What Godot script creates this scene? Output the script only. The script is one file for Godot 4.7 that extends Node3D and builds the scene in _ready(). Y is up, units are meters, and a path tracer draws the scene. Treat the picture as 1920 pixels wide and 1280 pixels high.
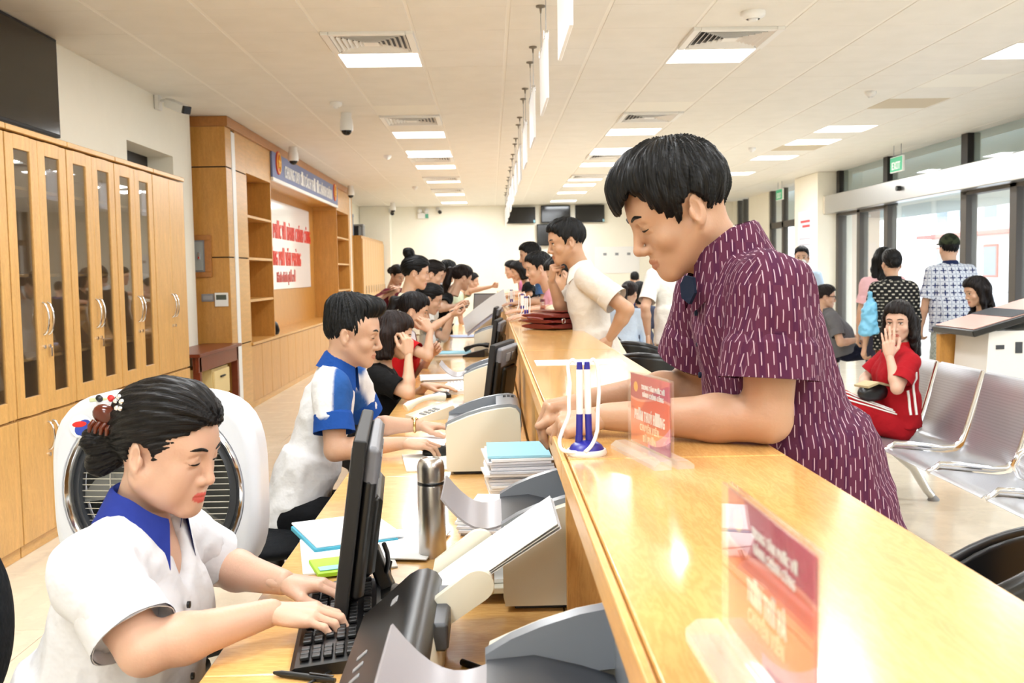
extends Node3D
# Public service hall: a long reception counter with clerks on one side and visitors on the other.

const FOCAL := 1885.0
const EYE := Vector3(0.0, 1.40, 0.0)
var lens_basis := Basis.from_euler(Vector3(deg_to_rad(-3.9), deg_to_rad(-1.16), deg_to_rad(-0.977)))
const CEIL := 2.97
const BAR := 1.08
const DESK := 0.74

# ---- pixel (1920x1280 frame) to a point on a plane of the room
func ray(u: float, v: float) -> Vector3:
	return lens_basis * Vector3((u - 960.0) / FOCAL, -(v - 640.0) / FOCAL, -1.0)
func at_y(u: float, v: float, y: float) -> Vector3:
	var d := ray(u, v)
	return EYE + d * ((y - EYE.y) / d.y)
func at_x(u: float, v: float, x: float) -> Vector3:
	var d := ray(u, v)
	return EYE + d * (x / d.x)
func at_z(u: float, v: float, depth: float) -> Vector3:
	var d := ray(u, v)
	return EYE + d * (-depth / d.z)

# ---- geometry collector: one instance becomes one mesh
class G:
	var v := PackedVector3Array()
	var n := PackedVector3Array()
	var uv := PackedVector2Array()
	var c := PackedColorArray()
	var ix := PackedInt32Array()
	var col := Color.WHITE
	var tinted := false
	var xf := Transform3D.IDENTITY
	func paint(k: Color) -> void:
		col = k
		tinted = true
	func add(p: Vector3, m: Vector3, t := Vector2.ZERO) -> int:
		v.append(xf * p)
		n.append((xf.basis * m).normalized())
		uv.append(t)
		c.append(col)
		return v.size() - 1
	func tri(a: int, b: int, d: int) -> void:
		var k := (v[b] - v[a]).cross(v[d] - v[a])
		if k.dot(n[a] + n[b] + n[d]) > 0.0:
			ix.append(a); ix.append(d); ix.append(b)
		else:
			ix.append(a); ix.append(b); ix.append(d)
	func quad(a: int, b: int, d: int, e: int) -> void:
		tri(a, b, d)
		tri(a, d, e)
	# flat four-cornered face, uv 0..1 with a as upper left, going a (0,0) b (1,0) d (1,1) e (0,1)
	func face(a: Vector3, b: Vector3, d: Vector3, e: Vector3, out: Vector3) -> void:
		var m := (b - a).cross(e - a).normalized()
		if m.dot(out) < 0.0: m = -m
		quad(add(a, m, Vector2(0, 0)), add(b, m, Vector2(1, 0)), add(d, m, Vector2(1, 1)), add(e, m, Vector2(0, 1)))
	# chamfered box
	func box(at: Vector3, size: Vector3, bev := 0.003, turn := Basis.IDENTITY) -> void:
		var h := size * 0.5
		var b := minf(bev, minf(h.x, minf(h.y, h.z)) * 0.9)
		var id := {}
		for s in 8:
			var sg := Vector3(1 if s & 1 else -1, 1 if s & 2 else -1, 1 if s & 4 else -1)
			for a in 3:
				var p := Vector3(sg.x * (h.x - b), sg.y * (h.y - b), sg.z * (h.z - b))
				p[a] = sg[a] * h[a]
				var m := Vector3.ZERO
				m[a] = sg[a]
				id[s * 3 + a] = add(at + turn * p, turn * m, Vector2(p[(a + 1) % 3], p[(a + 2) % 3]))
		for a in 3:
			var b1: int = 1 << ((a + 1) % 3)
			var b2: int = 1 << ((a + 2) % 3)
			for s in [0, 1 << a]:
				quad(id[s * 3 + a], id[(s | b1) * 3 + a], id[(s | b1 | b2) * 3 + a], id[(s | b2) * 3 + a])
			# edges running along axis a, between the faces of the two other axes
			var o1 := (a + 1) % 3
			var o2 := (a + 2) % 3
			for e in 4:
				var s0: int = (b1 if e & 1 else 0) | (b2 if e & 2 else 0)
				var s1: int = s0 | (1 << a)
				quad(id[s0 * 3 + o1], id[s1 * 3 + o1], id[s1 * 3 + o2], id[s0 * 3 + o2])
		for s in 8:
			tri(id[s * 3], id[s * 3 + 1], id[s * 3 + 2])
	# box given by two opposite corners
	func span(a: Vector3, b: Vector3, bev := 0.003) -> void:
		box((a + b) * 0.5, (b - a).abs(), bev)
	# a bar of rectangular section from a to b
	func bar(a: Vector3, b: Vector3, w: float, h: float, up := Vector3.UP, bev := 0.002) -> void:
		var z := (b - a).normalized()
		var x := up.cross(z).normalized()
		var y := z.cross(x)
		box((a + b) * 0.5, Vector3(w, h, a.distance_to(b)), bev, Basis(x, y, z))
	# tube through points, radius constant or one per point
	func tube(pts: Array, rad, seg := 10, caps := true) -> void:
		var last_x := Vector3.ZERO
		var rings := []
		for i in pts.size():
			var z: Vector3 = (pts[mini(i + 1, pts.size() - 1)] - pts[maxi(i - 1, 0)]).normalized()
			var x := last_x - z * last_x.dot(z)
			if x.length() < 0.05:
				x = Vector3.UP.cross(z)
				if x.length() < 0.05: x = Vector3.RIGHT.cross(z)
			x = x.normalized()
			last_x = x
			var y := z.cross(x)
			var r: float = rad[i] if rad is Array else rad
			var ring := []
			for k in seg + 1:
				var a := TAU * k / seg
				var m := x * cos(a) + y * sin(a)
				ring.append(add(pts[i] + m * r, m, Vector2(float(k) / seg, float(i) / (pts.size() - 1))))
			rings.append(ring)
			if caps and (i == 0 or i == pts.size() - 1):
				var cn := -z if i == 0 else z
				var mid := add(pts[i], cn)
				var cr := []
				for k in seg + 1:
					cr.append(add(v_local(ring[k]), cn))
				for k in seg: tri(mid, cr[k], cr[k + 1])
		for i in rings.size() - 1:
			for k in seg:
				quad(rings[i][k], rings[i][k + 1], rings[i + 1][k + 1], rings[i + 1][k])
	func v_local(i: int) -> Vector3:
		return xf.affine_inverse() * v[i]
	# solid of revolution about y; profile = Vector2(radius, height) from bottom to top
	func lathe(at: Vector3, prof: Array, seg := 24, sharp := 0.5, turn := Basis.IDENTITY) -> void:
		for i in prof.size() - 1:
			var d: Vector2 = prof[i + 1] - prof[i]
			if d.length() < 1e-6: continue
			var m0 := Vector2(d.y, -d.x).normalized()
			var ma := m0
			var mb := m0
			if i > 0:
				var q: Vector2 = (prof[i] - prof[i - 1]).normalized()
				var mq := Vector2(q.y, -q.x)
				if mq.dot(m0) > sharp: ma = (mq + m0).normalized()
			if i < prof.size() - 2:
				var q2: Vector2 = (prof[i + 2] - prof[i + 1]).normalized()
				var mq2 := Vector2(q2.y, -q2.x)
				if mq2.dot(m0) > sharp: mb = (mq2 + m0).normalized()
			var ra := []
			var rb := []
			for k in seg + 1:
				var a := TAU * k / seg
				var e := Vector3(cos(a), 0, sin(a))
				ra.append(add(at + turn * (e * prof[i].x + Vector3(0, prof[i].y, 0)), turn * (e * ma.x + Vector3(0, ma.y, 0)), Vector2(float(k) / seg, prof[i].y)))
				rb.append(add(at + turn * (e * prof[i + 1].x + Vector3(0, prof[i + 1].y, 0)), turn * (e * mb.x + Vector3(0, mb.y, 0)), Vector2(float(k) / seg, prof[i + 1].y)))
			for k in seg:
				if prof[i].x > 1e-6: tri(ra[k], ra[k + 1], rb[k])
				if prof[i + 1].x > 1e-6: tri(ra[k + 1], rb[k + 1], rb[k])
	# polygon (Vector2 list) extruded: turn maps (x, y, depth) to space; depth from -d/2 to d/2
	func prism(at: Vector3, poly: PackedVector2Array, depth: float, turn := Basis.IDENTITY, smooth := false) -> void:
		var t := Geometry2D.triangulate_polygon(poly)
		for s in [-1.0, 1.0]:
			var m := turn * Vector3(0, 0, s)
			var id := []
			for p in poly: id.append(add(at + turn * Vector3(p.x, p.y, s * depth * 0.5), m, p))
			for k in range(0, t.size(), 3): tri(id[t[k]], id[t[k + 1]], id[t[k + 2]])
		var area := 0.0
		for k in poly.size(): area += poly[k].cross(poly[(k + 1) % poly.size()])
		var sg := 1.0 if area > 0.0 else -1.0
		var en := []
		for k in poly.size():
			var e := poly[(k + 1) % poly.size()] - poly[k]
			en.append(Vector2(e.y, -e.x).normalized() * sg)
		for k in poly.size():
			var p := poly[k]
			var q := poly[(k + 1) % poly.size()]
			var ma: Vector2 = en[k]
			var mb: Vector2 = en[k]
			if smooth:
				var pr: Vector2 = en[(k - 1 + poly.size()) % poly.size()]
				var nx: Vector2 = en[(k + 1) % poly.size()]
				if pr.dot(ma) > 0.5: ma = (ma + pr).normalized()
				if nx.dot(mb) > 0.5: mb = (mb + nx).normalized()
			quad(add(at + turn * Vector3(p.x, p.y, -depth * 0.5), turn * Vector3(ma.x, ma.y, 0), Vector2(0, 0)), add(at + turn * Vector3(q.x, q.y, -depth * 0.5), turn * Vector3(mb.x, mb.y, 0), Vector2(1, 0)),
				add(at + turn * Vector3(q.x, q.y, depth * 0.5), turn * Vector3(mb.x, mb.y, 0), Vector2(1, 1)), add(at + turn * Vector3(p.x, p.y, depth * 0.5), turn * Vector3(ma.x, ma.y, 0), Vector2(0, 1)))
	# ellipsoid
	func ball(at: Vector3, r: Vector3, seg := 16, turn := Basis.IDENTITY) -> void:
		var rows := []
		var hs := seg / 2
		for i in hs + 1:
			var a := PI * i / hs - PI / 2
			var row := []
			for k in seg + 1:
				var b := TAU * k / seg
				var e := Vector3(cos(a) * cos(b), sin(a), cos(a) * sin(b))
				row.append(add(at + turn * (e * r), turn * (e / r).normalized(), Vector2(float(k) / seg, float(i) / hs)))
			rows.append(row)
		for i in hs:
			for k in seg:
				if i > 0: tri(rows[i][k], rows[i][k + 1], rows[i + 1][k])
				if i < hs - 1: tri(rows[i][k + 1], rows[i + 1][k + 1], rows[i + 1][k])
	# curved sheet with thickness: pts is a path (Array of Vector3), swept along side (Vector3)
	func sheet(pts: Array, side: Vector3, th: float) -> void:
		var top := []
		var bot := []
		for i in pts.size():
			var z: Vector3 = (pts[mini(i + 1, pts.size() - 1)] - pts[maxi(i - 1, 0)]).normalized()
			var m := z.cross(side).normalized()
			var f := float(i) / (pts.size() - 1)
			top.append([add(pts[i] + m * th * 0.5, m, Vector2(f, 0)), add(pts[i] + m * th * 0.5 + side, m, Vector2(f, 1))])
			bot.append([add(pts[i] - m * th * 0.5, -m, Vector2(f, 0)), add(pts[i] - m * th * 0.5 + side, -m, Vector2(f, 1))])
		for i in pts.size() - 1:
			quad(top[i][0], top[i + 1][0], top[i + 1][1], top[i][1])
			quad(bot[i][0], bot[i + 1][0], bot[i + 1][1], bot[i][1])
			for s in 2:
				var m2 := -side.normalized() if s == 0 else side.normalized()
				quad(add(v_local(top[i][s]), m2), add(v_local(top[i + 1][s]), m2), add(v_local(bot[i + 1][s]), m2), add(v_local(bot[i][s]), m2))
		for e in [0, pts.size() - 1]:
			var zz: Vector3 = (pts[0] - pts[1]).normalized() if e == 0 else (pts[-1] - pts[-2]).normalized()
			quad(add(v_local(top[e][0]), zz), add(v_local(top[e][1]), zz), add(v_local(bot[e][1]), zz), add(v_local(bot[e][0]), zz))
	func text(s: String, size: float, at: Vector3, turn: Basis, depth := 0.004, serif := false, bold := 700, wide := 1.0) -> void:
		var tm := TextMesh.new()
		var f := SystemFont.new()
		f.font_names = PackedStringArray(["Droid Serif" if serif else "Droid Sans"])
		f.font_weight = bold
		tm.font = f
		tm.text = s
		tm.font_size = 48
		tm.pixel_size = size / 48.0
		tm.depth = depth
		tm.curve_step = 4.0
		var w := Basis(turn.x * wide, turn.y, turn.z)
		for k in tm.get_surface_count():
			var a := tm.surface_get_arrays(k)
			var b0 := v.size()
			var vv: PackedVector3Array = a[Mesh.ARRAY_VERTEX]
			var nn: PackedVector3Array = a[Mesh.ARRAY_NORMAL]
			for i in vv.size(): add(at + w * vv[i], turn * nn[i])
			if a[Mesh.ARRAY_INDEX] != null:
				for i in a[Mesh.ARRAY_INDEX]: ix.append(b0 + i)
			else:
				for i in vv.size(): ix.append(b0 + i)
	func join(o: G, t: Transform3D) -> void:
		var b0 := v.size()
		var flip := t.basis.determinant() < 0.0
		var nb := t.basis.inverse().transposed()
		for i in o.v.size():
			v.append(t * o.v[i]); n.append((nb * o.n[i]).normalized())
		uv.append_array(o.uv)
		c.append_array(o.c)
		if flip:
			for i in range(0, o.ix.size(), 3):
				ix.append(b0 + o.ix[i]); ix.append(b0 + o.ix[i + 2]); ix.append(b0 + o.ix[i + 1])
		else:
			for i in o.ix: ix.append(b0 + i)
	func mesh(mat: Material) -> ArrayMesh:
		var a := []
		a.resize(Mesh.ARRAY_MAX)
		a[Mesh.ARRAY_VERTEX] = v
		a[Mesh.ARRAY_NORMAL] = n
		a[Mesh.ARRAY_TEX_UV] = uv
		if tinted: a[Mesh.ARRAY_COLOR] = c
		a[Mesh.ARRAY_INDEX] = ix
		var m := ArrayMesh.new()
		m.add_surface_from_arrays(Mesh.PRIMITIVE_TRIANGLES, a)
		m.surface_set_material(0, mat)
		return m

# ---- nodes
var used_names := {}
func numbered(called: String) -> String:
	var k: int = used_names.get(called, 0)
	used_names[called] = k + 1
	return called if k == 0 else "%s_%03d" % [called, k]
func tag(o: Node, label: String, category: String, group := "") -> Node:
	o.set_meta("label", label)
	o.set_meta("category", category)
	if group != "": o.set_meta("group", group)
	return o
func thing(called: String, label: String, category: String, at := Vector3.ZERO, turn := 0.0, group := "") -> Node3D:
	var o := Node3D.new()
	o.name = numbered(called)
	add_child(o)
	o.position = at
	o.rotation.y = turn
	tag(o, label, category, group)
	return o
func part(parent: Node, called: String, g, mat: Material = null) -> MeshInstance3D:
	var o := MeshInstance3D.new()
	o.name = called
	o.mesh = g.mesh(mat) if g is G else g
	parent.add_child(o, true)
	return o
func solo(called: String, g, mat: Material, label: String, category: String, at := Vector3.ZERO, group := "", turn := 0.0) -> MeshInstance3D:
	var o := MeshInstance3D.new()
	o.name = numbered(called)
	o.mesh = g.mesh(mat) if g is G else g
	add_child(o)
	o.position = at
	o.rotation.y = turn
	tag(o, label, category, group)
	return o
func structure(called: String, g, mat: Material) -> MeshInstance3D:
	var o := MeshInstance3D.new()
	o.name = numbered(called)
	o.mesh = g.mesh(mat) if g is G else g
	add_child(o)
	o.set_meta("kind", "structure")
	return o
func copy_of(src: Node3D, at: Vector3, label := "", turn := INF) -> Node3D:
	var r: Node3D = src.duplicate()
	r.name = numbered(String(src.name).rstrip("0123456789").trim_suffix("_"))
	add_child(r)
	r.position = at
	if turn != INF: r.rotation.y = turn
	if label != "": r.set_meta("label", label)
	return r

# ---- materials
func mat(c: Color, rough := 0.6, metal := 0.0, spec := 0.5) -> StandardMaterial3D:
	var m := StandardMaterial3D.new()
	m.albedo_color = c
	m.roughness = rough
	m.metallic = metal
	m.metallic_specular = spec
	return m
func grey(k: float, rough := 0.6, metal := 0.0) -> StandardMaterial3D:
	return mat(Color(k, k, k), rough, metal)
func image_texture(w: int, h: int, fn: Callable) -> ImageTexture:
	var im := Image.create(w, h, false, Image.FORMAT_RGB8)
	for y in h:
		for x in w: im.set_pixel(x, y, fn.call(x, y))
	return ImageTexture.create_from_image(im)
func noise_texture(freq: float, a: Color, b: Color, size := 256, seed_ := 1, oct := 4, sharp := 1.0) -> ImageTexture:
	var f := FastNoiseLite.new()
	f.seed = seed_
	f.frequency = freq
	f.fractal_octaves = oct
	var im := f.get_seamless_image(size, size)
	var o := Image.create(size, size, false, Image.FORMAT_RGB8)
	for y in size:
		for x in size:
			var k := clampf((im.get_pixel(x, y).r - 0.5) * sharp + 0.5, 0.0, 1.0)
			o.set_pixel(x, y, a.lerp(b, k))
	return ImageTexture.create_from_image(o)
func noise_normal(freq: float, strength := 4.0, size := 256, seed_ := 1, oct := 4) -> ImageTexture:
	var f := FastNoiseLite.new()
	f.seed = seed_
	f.frequency = freq
	f.fractal_octaves = oct
	var im := f.get_seamless_image(size, size)
	im.bump_map_to_normal_map(strength)
	im.convert(Image.FORMAT_RGB8)
	return ImageTexture.create_from_image(im)
func triplanar(m: StandardMaterial3D, scale: Vector3, world := true) -> StandardMaterial3D:
	m.uv1_triplanar = true
	m.uv1_world_triplanar = world
	m.uv1_scale = scale
	m.uv1_triplanar_sharpness = 4.0
	return m

# ---- signed distance field on a grid, meshed as surface nets
class Field:
	var o: Vector3
	var h: float
	var nx: int
	var ny: int
	var nz: int
	var d := PackedFloat32Array()
	func _init(lo: Vector3, hi: Vector3, cell: float) -> void:
		h = cell
		o = lo - Vector3.ONE * cell * 2.0
		var s := (hi - lo) / cell
		nx = int(s.x) + 5; ny = int(s.y) + 5; nz = int(s.z) + 5
		d.resize(nx * ny * nz)
		d.fill(9.0)
	func _range(lo: Vector3, hi: Vector3) -> Array:
		var a := ((lo - o) / h).floor()
		var b := ((hi - o) / h).ceil()
		return [maxi(0, int(a.x)), mini(nx - 1, int(b.x)), maxi(0, int(a.y)), mini(ny - 1, int(b.y)), maxi(0, int(a.z)), mini(nz - 1, int(b.z))]
	# tapered capsule, joined with blend k (or cut away when cut)
	func cap(a: Vector3, b: Vector3, ra: float, rb: float, k := 0.02, cut := false) -> void:
		var m := maxf(ra, rb) + k + h * 2.0
		var q := _range(a.min(b) - Vector3.ONE * m, a.max(b) + Vector3.ONE * m)
		var ba := b - a
		var inv := 1.0 / maxf(ba.length_squared(), 1e-9)
		for z in range(q[4], q[5] + 1):
			for y in range(q[2], q[3] + 1):
				var i: int = (z * ny + y) * nx + q[0]
				var p := o + Vector3(q[0], y, z) * h - a
				for x in range(q[0], q[1] + 1):
					var t := clampf(p.dot(ba) * inv, 0.0, 1.0)
					var e := (p - ba * t).length() - ra - (rb - ra) * t
					var f := d[i]
					if cut:
						e = -e
						var w := maxf(k - absf(e - f), 0.0)
						d[i] = maxf(e, f) + w * w * 0.25 / k
					else:
						var w2 := maxf(k - absf(e - f), 0.0)
						d[i] = minf(e, f) - w2 * w2 * 0.25 / k
					i += 1
					p.x += h
	# ellipsoid
	func ell(c: Vector3, r: Vector3, turn := Basis.IDENTITY, k := 0.02, cut := false) -> void:
		var ext := (turn.x * r.x).abs() + (turn.y * r.y).abs() + (turn.z * r.z).abs()
		var q := _range(c - ext - Vector3.ONE * (k + 2.0 * h), c + ext + Vector3.ONE * (k + 2.0 * h))
		var ir := Vector3.ONE / r
		var inv := turn.transposed()
		var step := inv * Vector3(h, 0, 0)
		for z in range(q[4], q[5] + 1):
			for y in range(q[2], q[3] + 1):
				var i: int = (z * ny + y) * nx + q[0]
				var p := inv * (o + Vector3(q[0], y, z) * h - c)
				for x in range(q[0], q[1] + 1):
					var s := p * ir
					var k0 := s.length()
					var e := k0 * (k0 - 1.0) / maxf((s * ir).length(), 1e-6)
					var f := d[i]
					if cut:
						e = -e
						var w := maxf(k - absf(e - f), 0.0)
						d[i] = maxf(e, f) + w * w * 0.25 / k
					else:
						var w2 := maxf(k - absf(e - f), 0.0)
						d[i] = minf(e, f) - w2 * w2 * 0.25 / k
					i += 1
					p += step
	# elliptic frustum with flat ends from a to b; side = direction of the first radius; ra, rb = (side, other)
	func cone(a: Vector3, b: Vector3, ra: Vector2, rb: Vector2, side: Vector3, k := 0.02, cut := false) -> void:
		var m := maxf(maxf(ra.x, ra.y), maxf(rb.x, rb.y)) + k + h * 2.0
		var q := _range(a.min(b) - Vector3.ONE * m, a.max(b) + Vector3.ONE * m)
		var ax := (b - a).normalized()
		var ln := a.distance_to(b)
		var sx := (side - ax * side.dot(ax)).normalized()
		var sy := ax.cross(sx)
		for z in range(q[4], q[5] + 1):
			for y in range(q[2], q[3] + 1):
				var i: int = (z * ny + y) * nx + q[0]
				var p := o + Vector3(q[0], y, z) * h - a
				for x in range(q[0], q[1] + 1):
					var l := p.dot(ax)
					var r := ra.lerp(rb, clampf(l / ln, 0.0, 1.0))
					var s := Vector2(p.dot(sx) / r.x, p.dot(sy) / r.y)
					var e := maxf((s.length() - 1.0) * minf(r.x, r.y), maxf(-l, l - ln))
					var f := d[i]
					if cut:
						e = -e
						var w := maxf(k - absf(e - f), 0.0)
						d[i] = maxf(e, f) + w * w * 0.25 / k
					else:
						var w2 := maxf(k - absf(e - f), 0.0)
						d[i] = minf(e, f) - w2 * w2 * 0.25 / k
					i += 1
					p.x += h
	# keep only the side of the plane opposite to m
	func plane(at: Vector3, m: Vector3) -> void:
		var i := 0
		for z in nz:
			for y in ny:
				var e := (o + Vector3(0, y, z) * h - at).dot(m)
				for x in nx:
					if e > d[i]: d[i] = e
					i += 1
					e += m.x * h
	# intersect with an outline in the (z, y) plane of the head
	func outline_zy(poly: PackedVector2Array, soft := 0.006) -> void:
		for z in nz:
			for y in ny:
				var p := Vector2(o.z + z * h, o.y + y * h)
				var e := 9.0
				for k in poly.size():
					var a := poly[k]
					var b := poly[(k + 1) % poly.size()]
					e = minf(e, p.distance_to(Geometry2D.get_closest_point_to_segment(p, a, b)))
				if Geometry2D.is_point_in_polygon(p, poly): e = -e
				var i: int = (z * ny + y) * nx
				for x in nx:
					var f := d[i]
					var w := maxf(soft - absf(e - f), 0.0)
					d[i] = maxf(e, f) + w * w * 0.25 / soft
					i += 1
	func nets() -> G:
		var g := G.new()
		var vid := PackedInt32Array()
		vid.resize(nx * ny * nz)
		vid.fill(-1)
		var sy := nx
		var sz := nx * ny
		var lim := h * 4.0
		var cells := PackedInt32Array()
		for z in nz - 1:
			for y in ny - 1:
				var i := (z * ny + y) * nx
				for x in nx - 1:
					var a := d[i]
					if a > lim or a < -lim:
						i += 1
						continue
					var b := d[i + 1]; var c := d[i + sy]; var e := d[i + sy + 1]
					var f := d[i + sz]; var k := d[i + sz + 1]; var l := d[i + sz + sy]; var m := d[i + sz + sy + 1]
					var lo := minf(minf(minf(a, b), minf(c, e)), minf(minf(f, k), minf(l, m)))
					var hi := maxf(maxf(maxf(a, b), maxf(c, e)), maxf(maxf(f, k), maxf(l, m)))
					if lo >= 0.0 or hi < 0.0:
						i += 1
						continue
					var s := Vector3.ZERO
					var cnt := 0
					if (a < 0.0) != (b < 0.0): s += Vector3(a / (a - b), 0, 0); cnt += 1
					if (c < 0.0) != (e < 0.0): s += Vector3(c / (c - e), 1, 0); cnt += 1
					if (f < 0.0) != (k < 0.0): s += Vector3(f / (f - k), 0, 1); cnt += 1
					if (l < 0.0) != (m < 0.0): s += Vector3(l / (l - m), 1, 1); cnt += 1
					if (a < 0.0) != (c < 0.0): s += Vector3(0, a / (a - c), 0); cnt += 1
					if (b < 0.0) != (e < 0.0): s += Vector3(1, b / (b - e), 0); cnt += 1
					if (f < 0.0) != (l < 0.0): s += Vector3(0, f / (f - l), 1); cnt += 1
					if (k < 0.0) != (m < 0.0): s += Vector3(1, k / (k - m), 1); cnt += 1
					if (a < 0.0) != (f < 0.0): s += Vector3(0, 0, a / (a - f)); cnt += 1
					if (b < 0.0) != (k < 0.0): s += Vector3(1, 0, b / (b - k)); cnt += 1
					if (c < 0.0) != (l < 0.0): s += Vector3(0, 1, c / (c - l)); cnt += 1
					if (e < 0.0) != (m < 0.0): s += Vector3(1, 1, e / (e - m)); cnt += 1
					var nm := Vector3(b + e + k + m - a - c - f - l, c + e + l + m - a - b - f - k, f + k + l + m - a - b - c - e)
					vid[i] = g.v.size()
					cells.append(i)
					g.v.append(o + (Vector3(x, y, z) + s / cnt) * h)
					g.n.append(nm.normalized())
					g.uv.append(Vector2.ZERO)
					g.c.append(Color.WHITE)
					i += 1
		for i in cells:
			var a := d[i] < 0.0
			# edge along x
			if i - sy - sz >= 0:
				if (d[i + 1] < 0.0) != a: _q(g, vid[i], vid[i - sy], vid[i - sy - sz], vid[i - sz], a)
				if (d[i + sy] < 0.0) != a: _q(g, vid[i], vid[i - sz], vid[i - sz - 1], vid[i - 1], a)
				if (d[i + sz] < 0.0) != a: _q(g, vid[i], vid[i - 1], vid[i - 1 - sy], vid[i - sy], a)
		return g
	func _q(g: G, a: int, b: int, c: int, e: int, inside: bool) -> void:
		if a < 0 or b < 0 or c < 0 or e < 0: return
		if inside:
			g.ix.append(a); g.ix.append(c); g.ix.append(b)
			g.ix.append(a); g.ix.append(e); g.ix.append(c)
		else:
			g.ix.append(a); g.ix.append(b); g.ix.append(c)
			g.ix.append(a); g.ix.append(c); g.ix.append(e)

# ---- heads, hair and hands are shaped once per kind and shared
var head_cache := {}
var hair_cache := {}
var hand_cache := {}
func zyx(p: Vector3, m: float) -> Vector3:
	return Vector3(p.x * m, p.y, p.z)
# face looks along +z, eyes at y = 0, left side at +x; regions: 0 skin 1 lips 2 brows 3 eye white 4 iris and lashes 5 face mask
func head_of(kind: String, cell: float) -> Dictionary:
	var key := kind + str(cell)
	if head_cache.has(key): return head_cache[key]
	var fem := kind.contains("f")
	var full := 1.0 if kind.contains("p") else 0.0
	var down := kind.contains("d")
	var F := Field.new(Vector3(-0.098, -0.195, -0.115), Vector3(0.098, 0.125, 0.13), cell)
	F.ell(Vector3(0, 0.03, -0.012), Vector3(0.075, 0.086, 0.096))
	F.ell(Vector3(0, 0.028, 0.035), Vector3(0.062, 0.066, 0.056), Basis.IDENTITY, 0.03)
	F.ell(Vector3(0, -0.045, 0.032), Vector3(0.056 + 0.006 * full, 0.07, 0.054), Basis.IDENTITY, 0.03)
	var jw := 0.05 if fem else 0.055
	for s in [-1.0, 1.0]:
		F.cap(Vector3(s * (jw + 0.004 * full), -0.05, 0.0), Vector3(s * 0.016, -0.1, 0.066), 0.022 + 0.007 * full, 0.0155, 0.025)
		F.ell(Vector3(s * 0.041, -0.034, 0.058), Vector3(0.022, 0.02 + 0.006 * full, 0.021), Basis.IDENTITY, 0.022)
		if full > 0.5: F.ell(Vector3(s * 0.04, -0.062, 0.052), Vector3(0.022, 0.026, 0.022), Basis.IDENTITY, 0.02)
	F.ell(Vector3(0, -0.1, 0.071), Vector3(0.02, 0.016, 0.0175), Basis.IDENTITY, 0.02)
	F.ell(Vector3(0, -0.068, 0.066), Vector3(0.03, 0.032, 0.026), Basis.IDENTITY, 0.018)
	# brow ridge, bridge, nose
	if fem:
		F.cap(Vector3(-0.034, 0.02, 0.074), Vector3(0.034, 0.02, 0.074), 0.0125, 0.0125, 0.02)
	else:
		F.cap(Vector3(-0.036, 0.018, 0.077), Vector3(0.036, 0.018, 0.077), 0.0135, 0.0135, 0.018)
	var nz := 0.102 if fem else 0.108
	for s in [-1.0, 1.0]:
		F.ell(Vector3(s * 0.033, -0.001, 0.094), Vector3(0.019, 0.0105, 0.014), Basis.IDENTITY, 0.014, true)
	F.cap(Vector3(0, 0.012, 0.087), Vector3(0, -0.036, nz), 0.0072, 0.0098, 0.011)
	F.cap(Vector3(0, -0.036, nz - 0.001), Vector3(0, -0.044, nz - 0.009), 0.0095, 0.0075, 0.006)
	for s in [-1.0, 1.0]:
		F.cap(Vector3(s * 0.0125, -0.042, nz - 0.018), Vector3(s * 0.0115, -0.042, nz - 0.011), 0.0074, 0.0074, 0.008)
		# eyeball and lids
		F.ell(Vector3(s * 0.0315, -0.001, 0.0735), Vector3(0.0125, 0.0122, 0.0125), Basis.IDENTITY, 0.003)
		F.cap(Vector3(s * 0.019, 0.0035, 0.083), Vector3(s * 0.032, 0.0075, 0.0855), 0.0028, 0.0034, 0.005)
		F.cap(Vector3(s * 0.032, 0.0075, 0.0855), Vector3(s * 0.046, 0.0015, 0.0765), 0.0034, 0.003, 0.005)
		F.cap(Vector3(s * 0.02, -0.0085, 0.081), Vector3(s * 0.043, -0.008, 0.0775), 0.0032, 0.0032, 0.006)
		if down: F.cap(Vector3(s * 0.022, -0.001, 0.0845), Vector3(s * 0.041, -0.001, 0.0815), 0.0042, 0.0042, 0.005)
	# lips
	F.cap(Vector3(-0.0215, -0.0705, 0.082), Vector3(0, -0.0665, 0.0925), 0.0036, 0.006, 0.005)
	F.cap(Vector3(0.0215, -0.0705, 0.082), Vector3(0, -0.0665, 0.0925), 0.0036, 0.006, 0.005)
	F.cap(Vector3(-0.018, -0.0745, 0.0825), Vector3(0, -0.0775, 0.0905), 0.0036, 0.0064, 0.005)
	F.cap(Vector3(0.018, -0.0745, 0.0825), Vector3(0, -0.0775, 0.0905), 0.0036, 0.0064, 0.005)
	F.cap(Vector3(-0.02, -0.0722, 0.0895), Vector3(0, -0.0722, 0.0995), 0.0012, 0.0012, 0.003, true)
	F.cap(Vector3(0.02, -0.0722, 0.0895), Vector3(0, -0.0722, 0.0995), 0.0012, 0.0012, 0.003, true)
	# ears
	for s in [-1.0, 1.0]:
		var tilt := Basis.from_euler(Vector3(-0.18, s * 0.45, 0))
		F.ell(Vector3(s * 0.0795, -0.012, -0.012), Vector3(0.0062, 0.0305, 0.018), tilt, 0.006)
		F.cap(Vector3(s * 0.0745, -0.04, -0.001), Vector3(s * 0.0755, -0.03, -0.006), 0.0075, 0.007, 0.008)
		F.ell(Vector3(s * 0.0875, -0.009, -0.006), Vector3(0.0062, 0.0195, 0.0105), tilt, 0.004, true)
		F.ell(Vector3(s * 0.0835, -0.014, 0.003), Vector3(0.006, 0.01, 0.0045), tilt, 0.005)
	# neck
	var nr := 0.047 if fem else 0.055
	F.cap(Vector3(0, -0.05, -0.022), Vector3(0, -0.2, -0.04), nr, nr + 0.004, 0.03)
	var g := F.nets()
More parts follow.
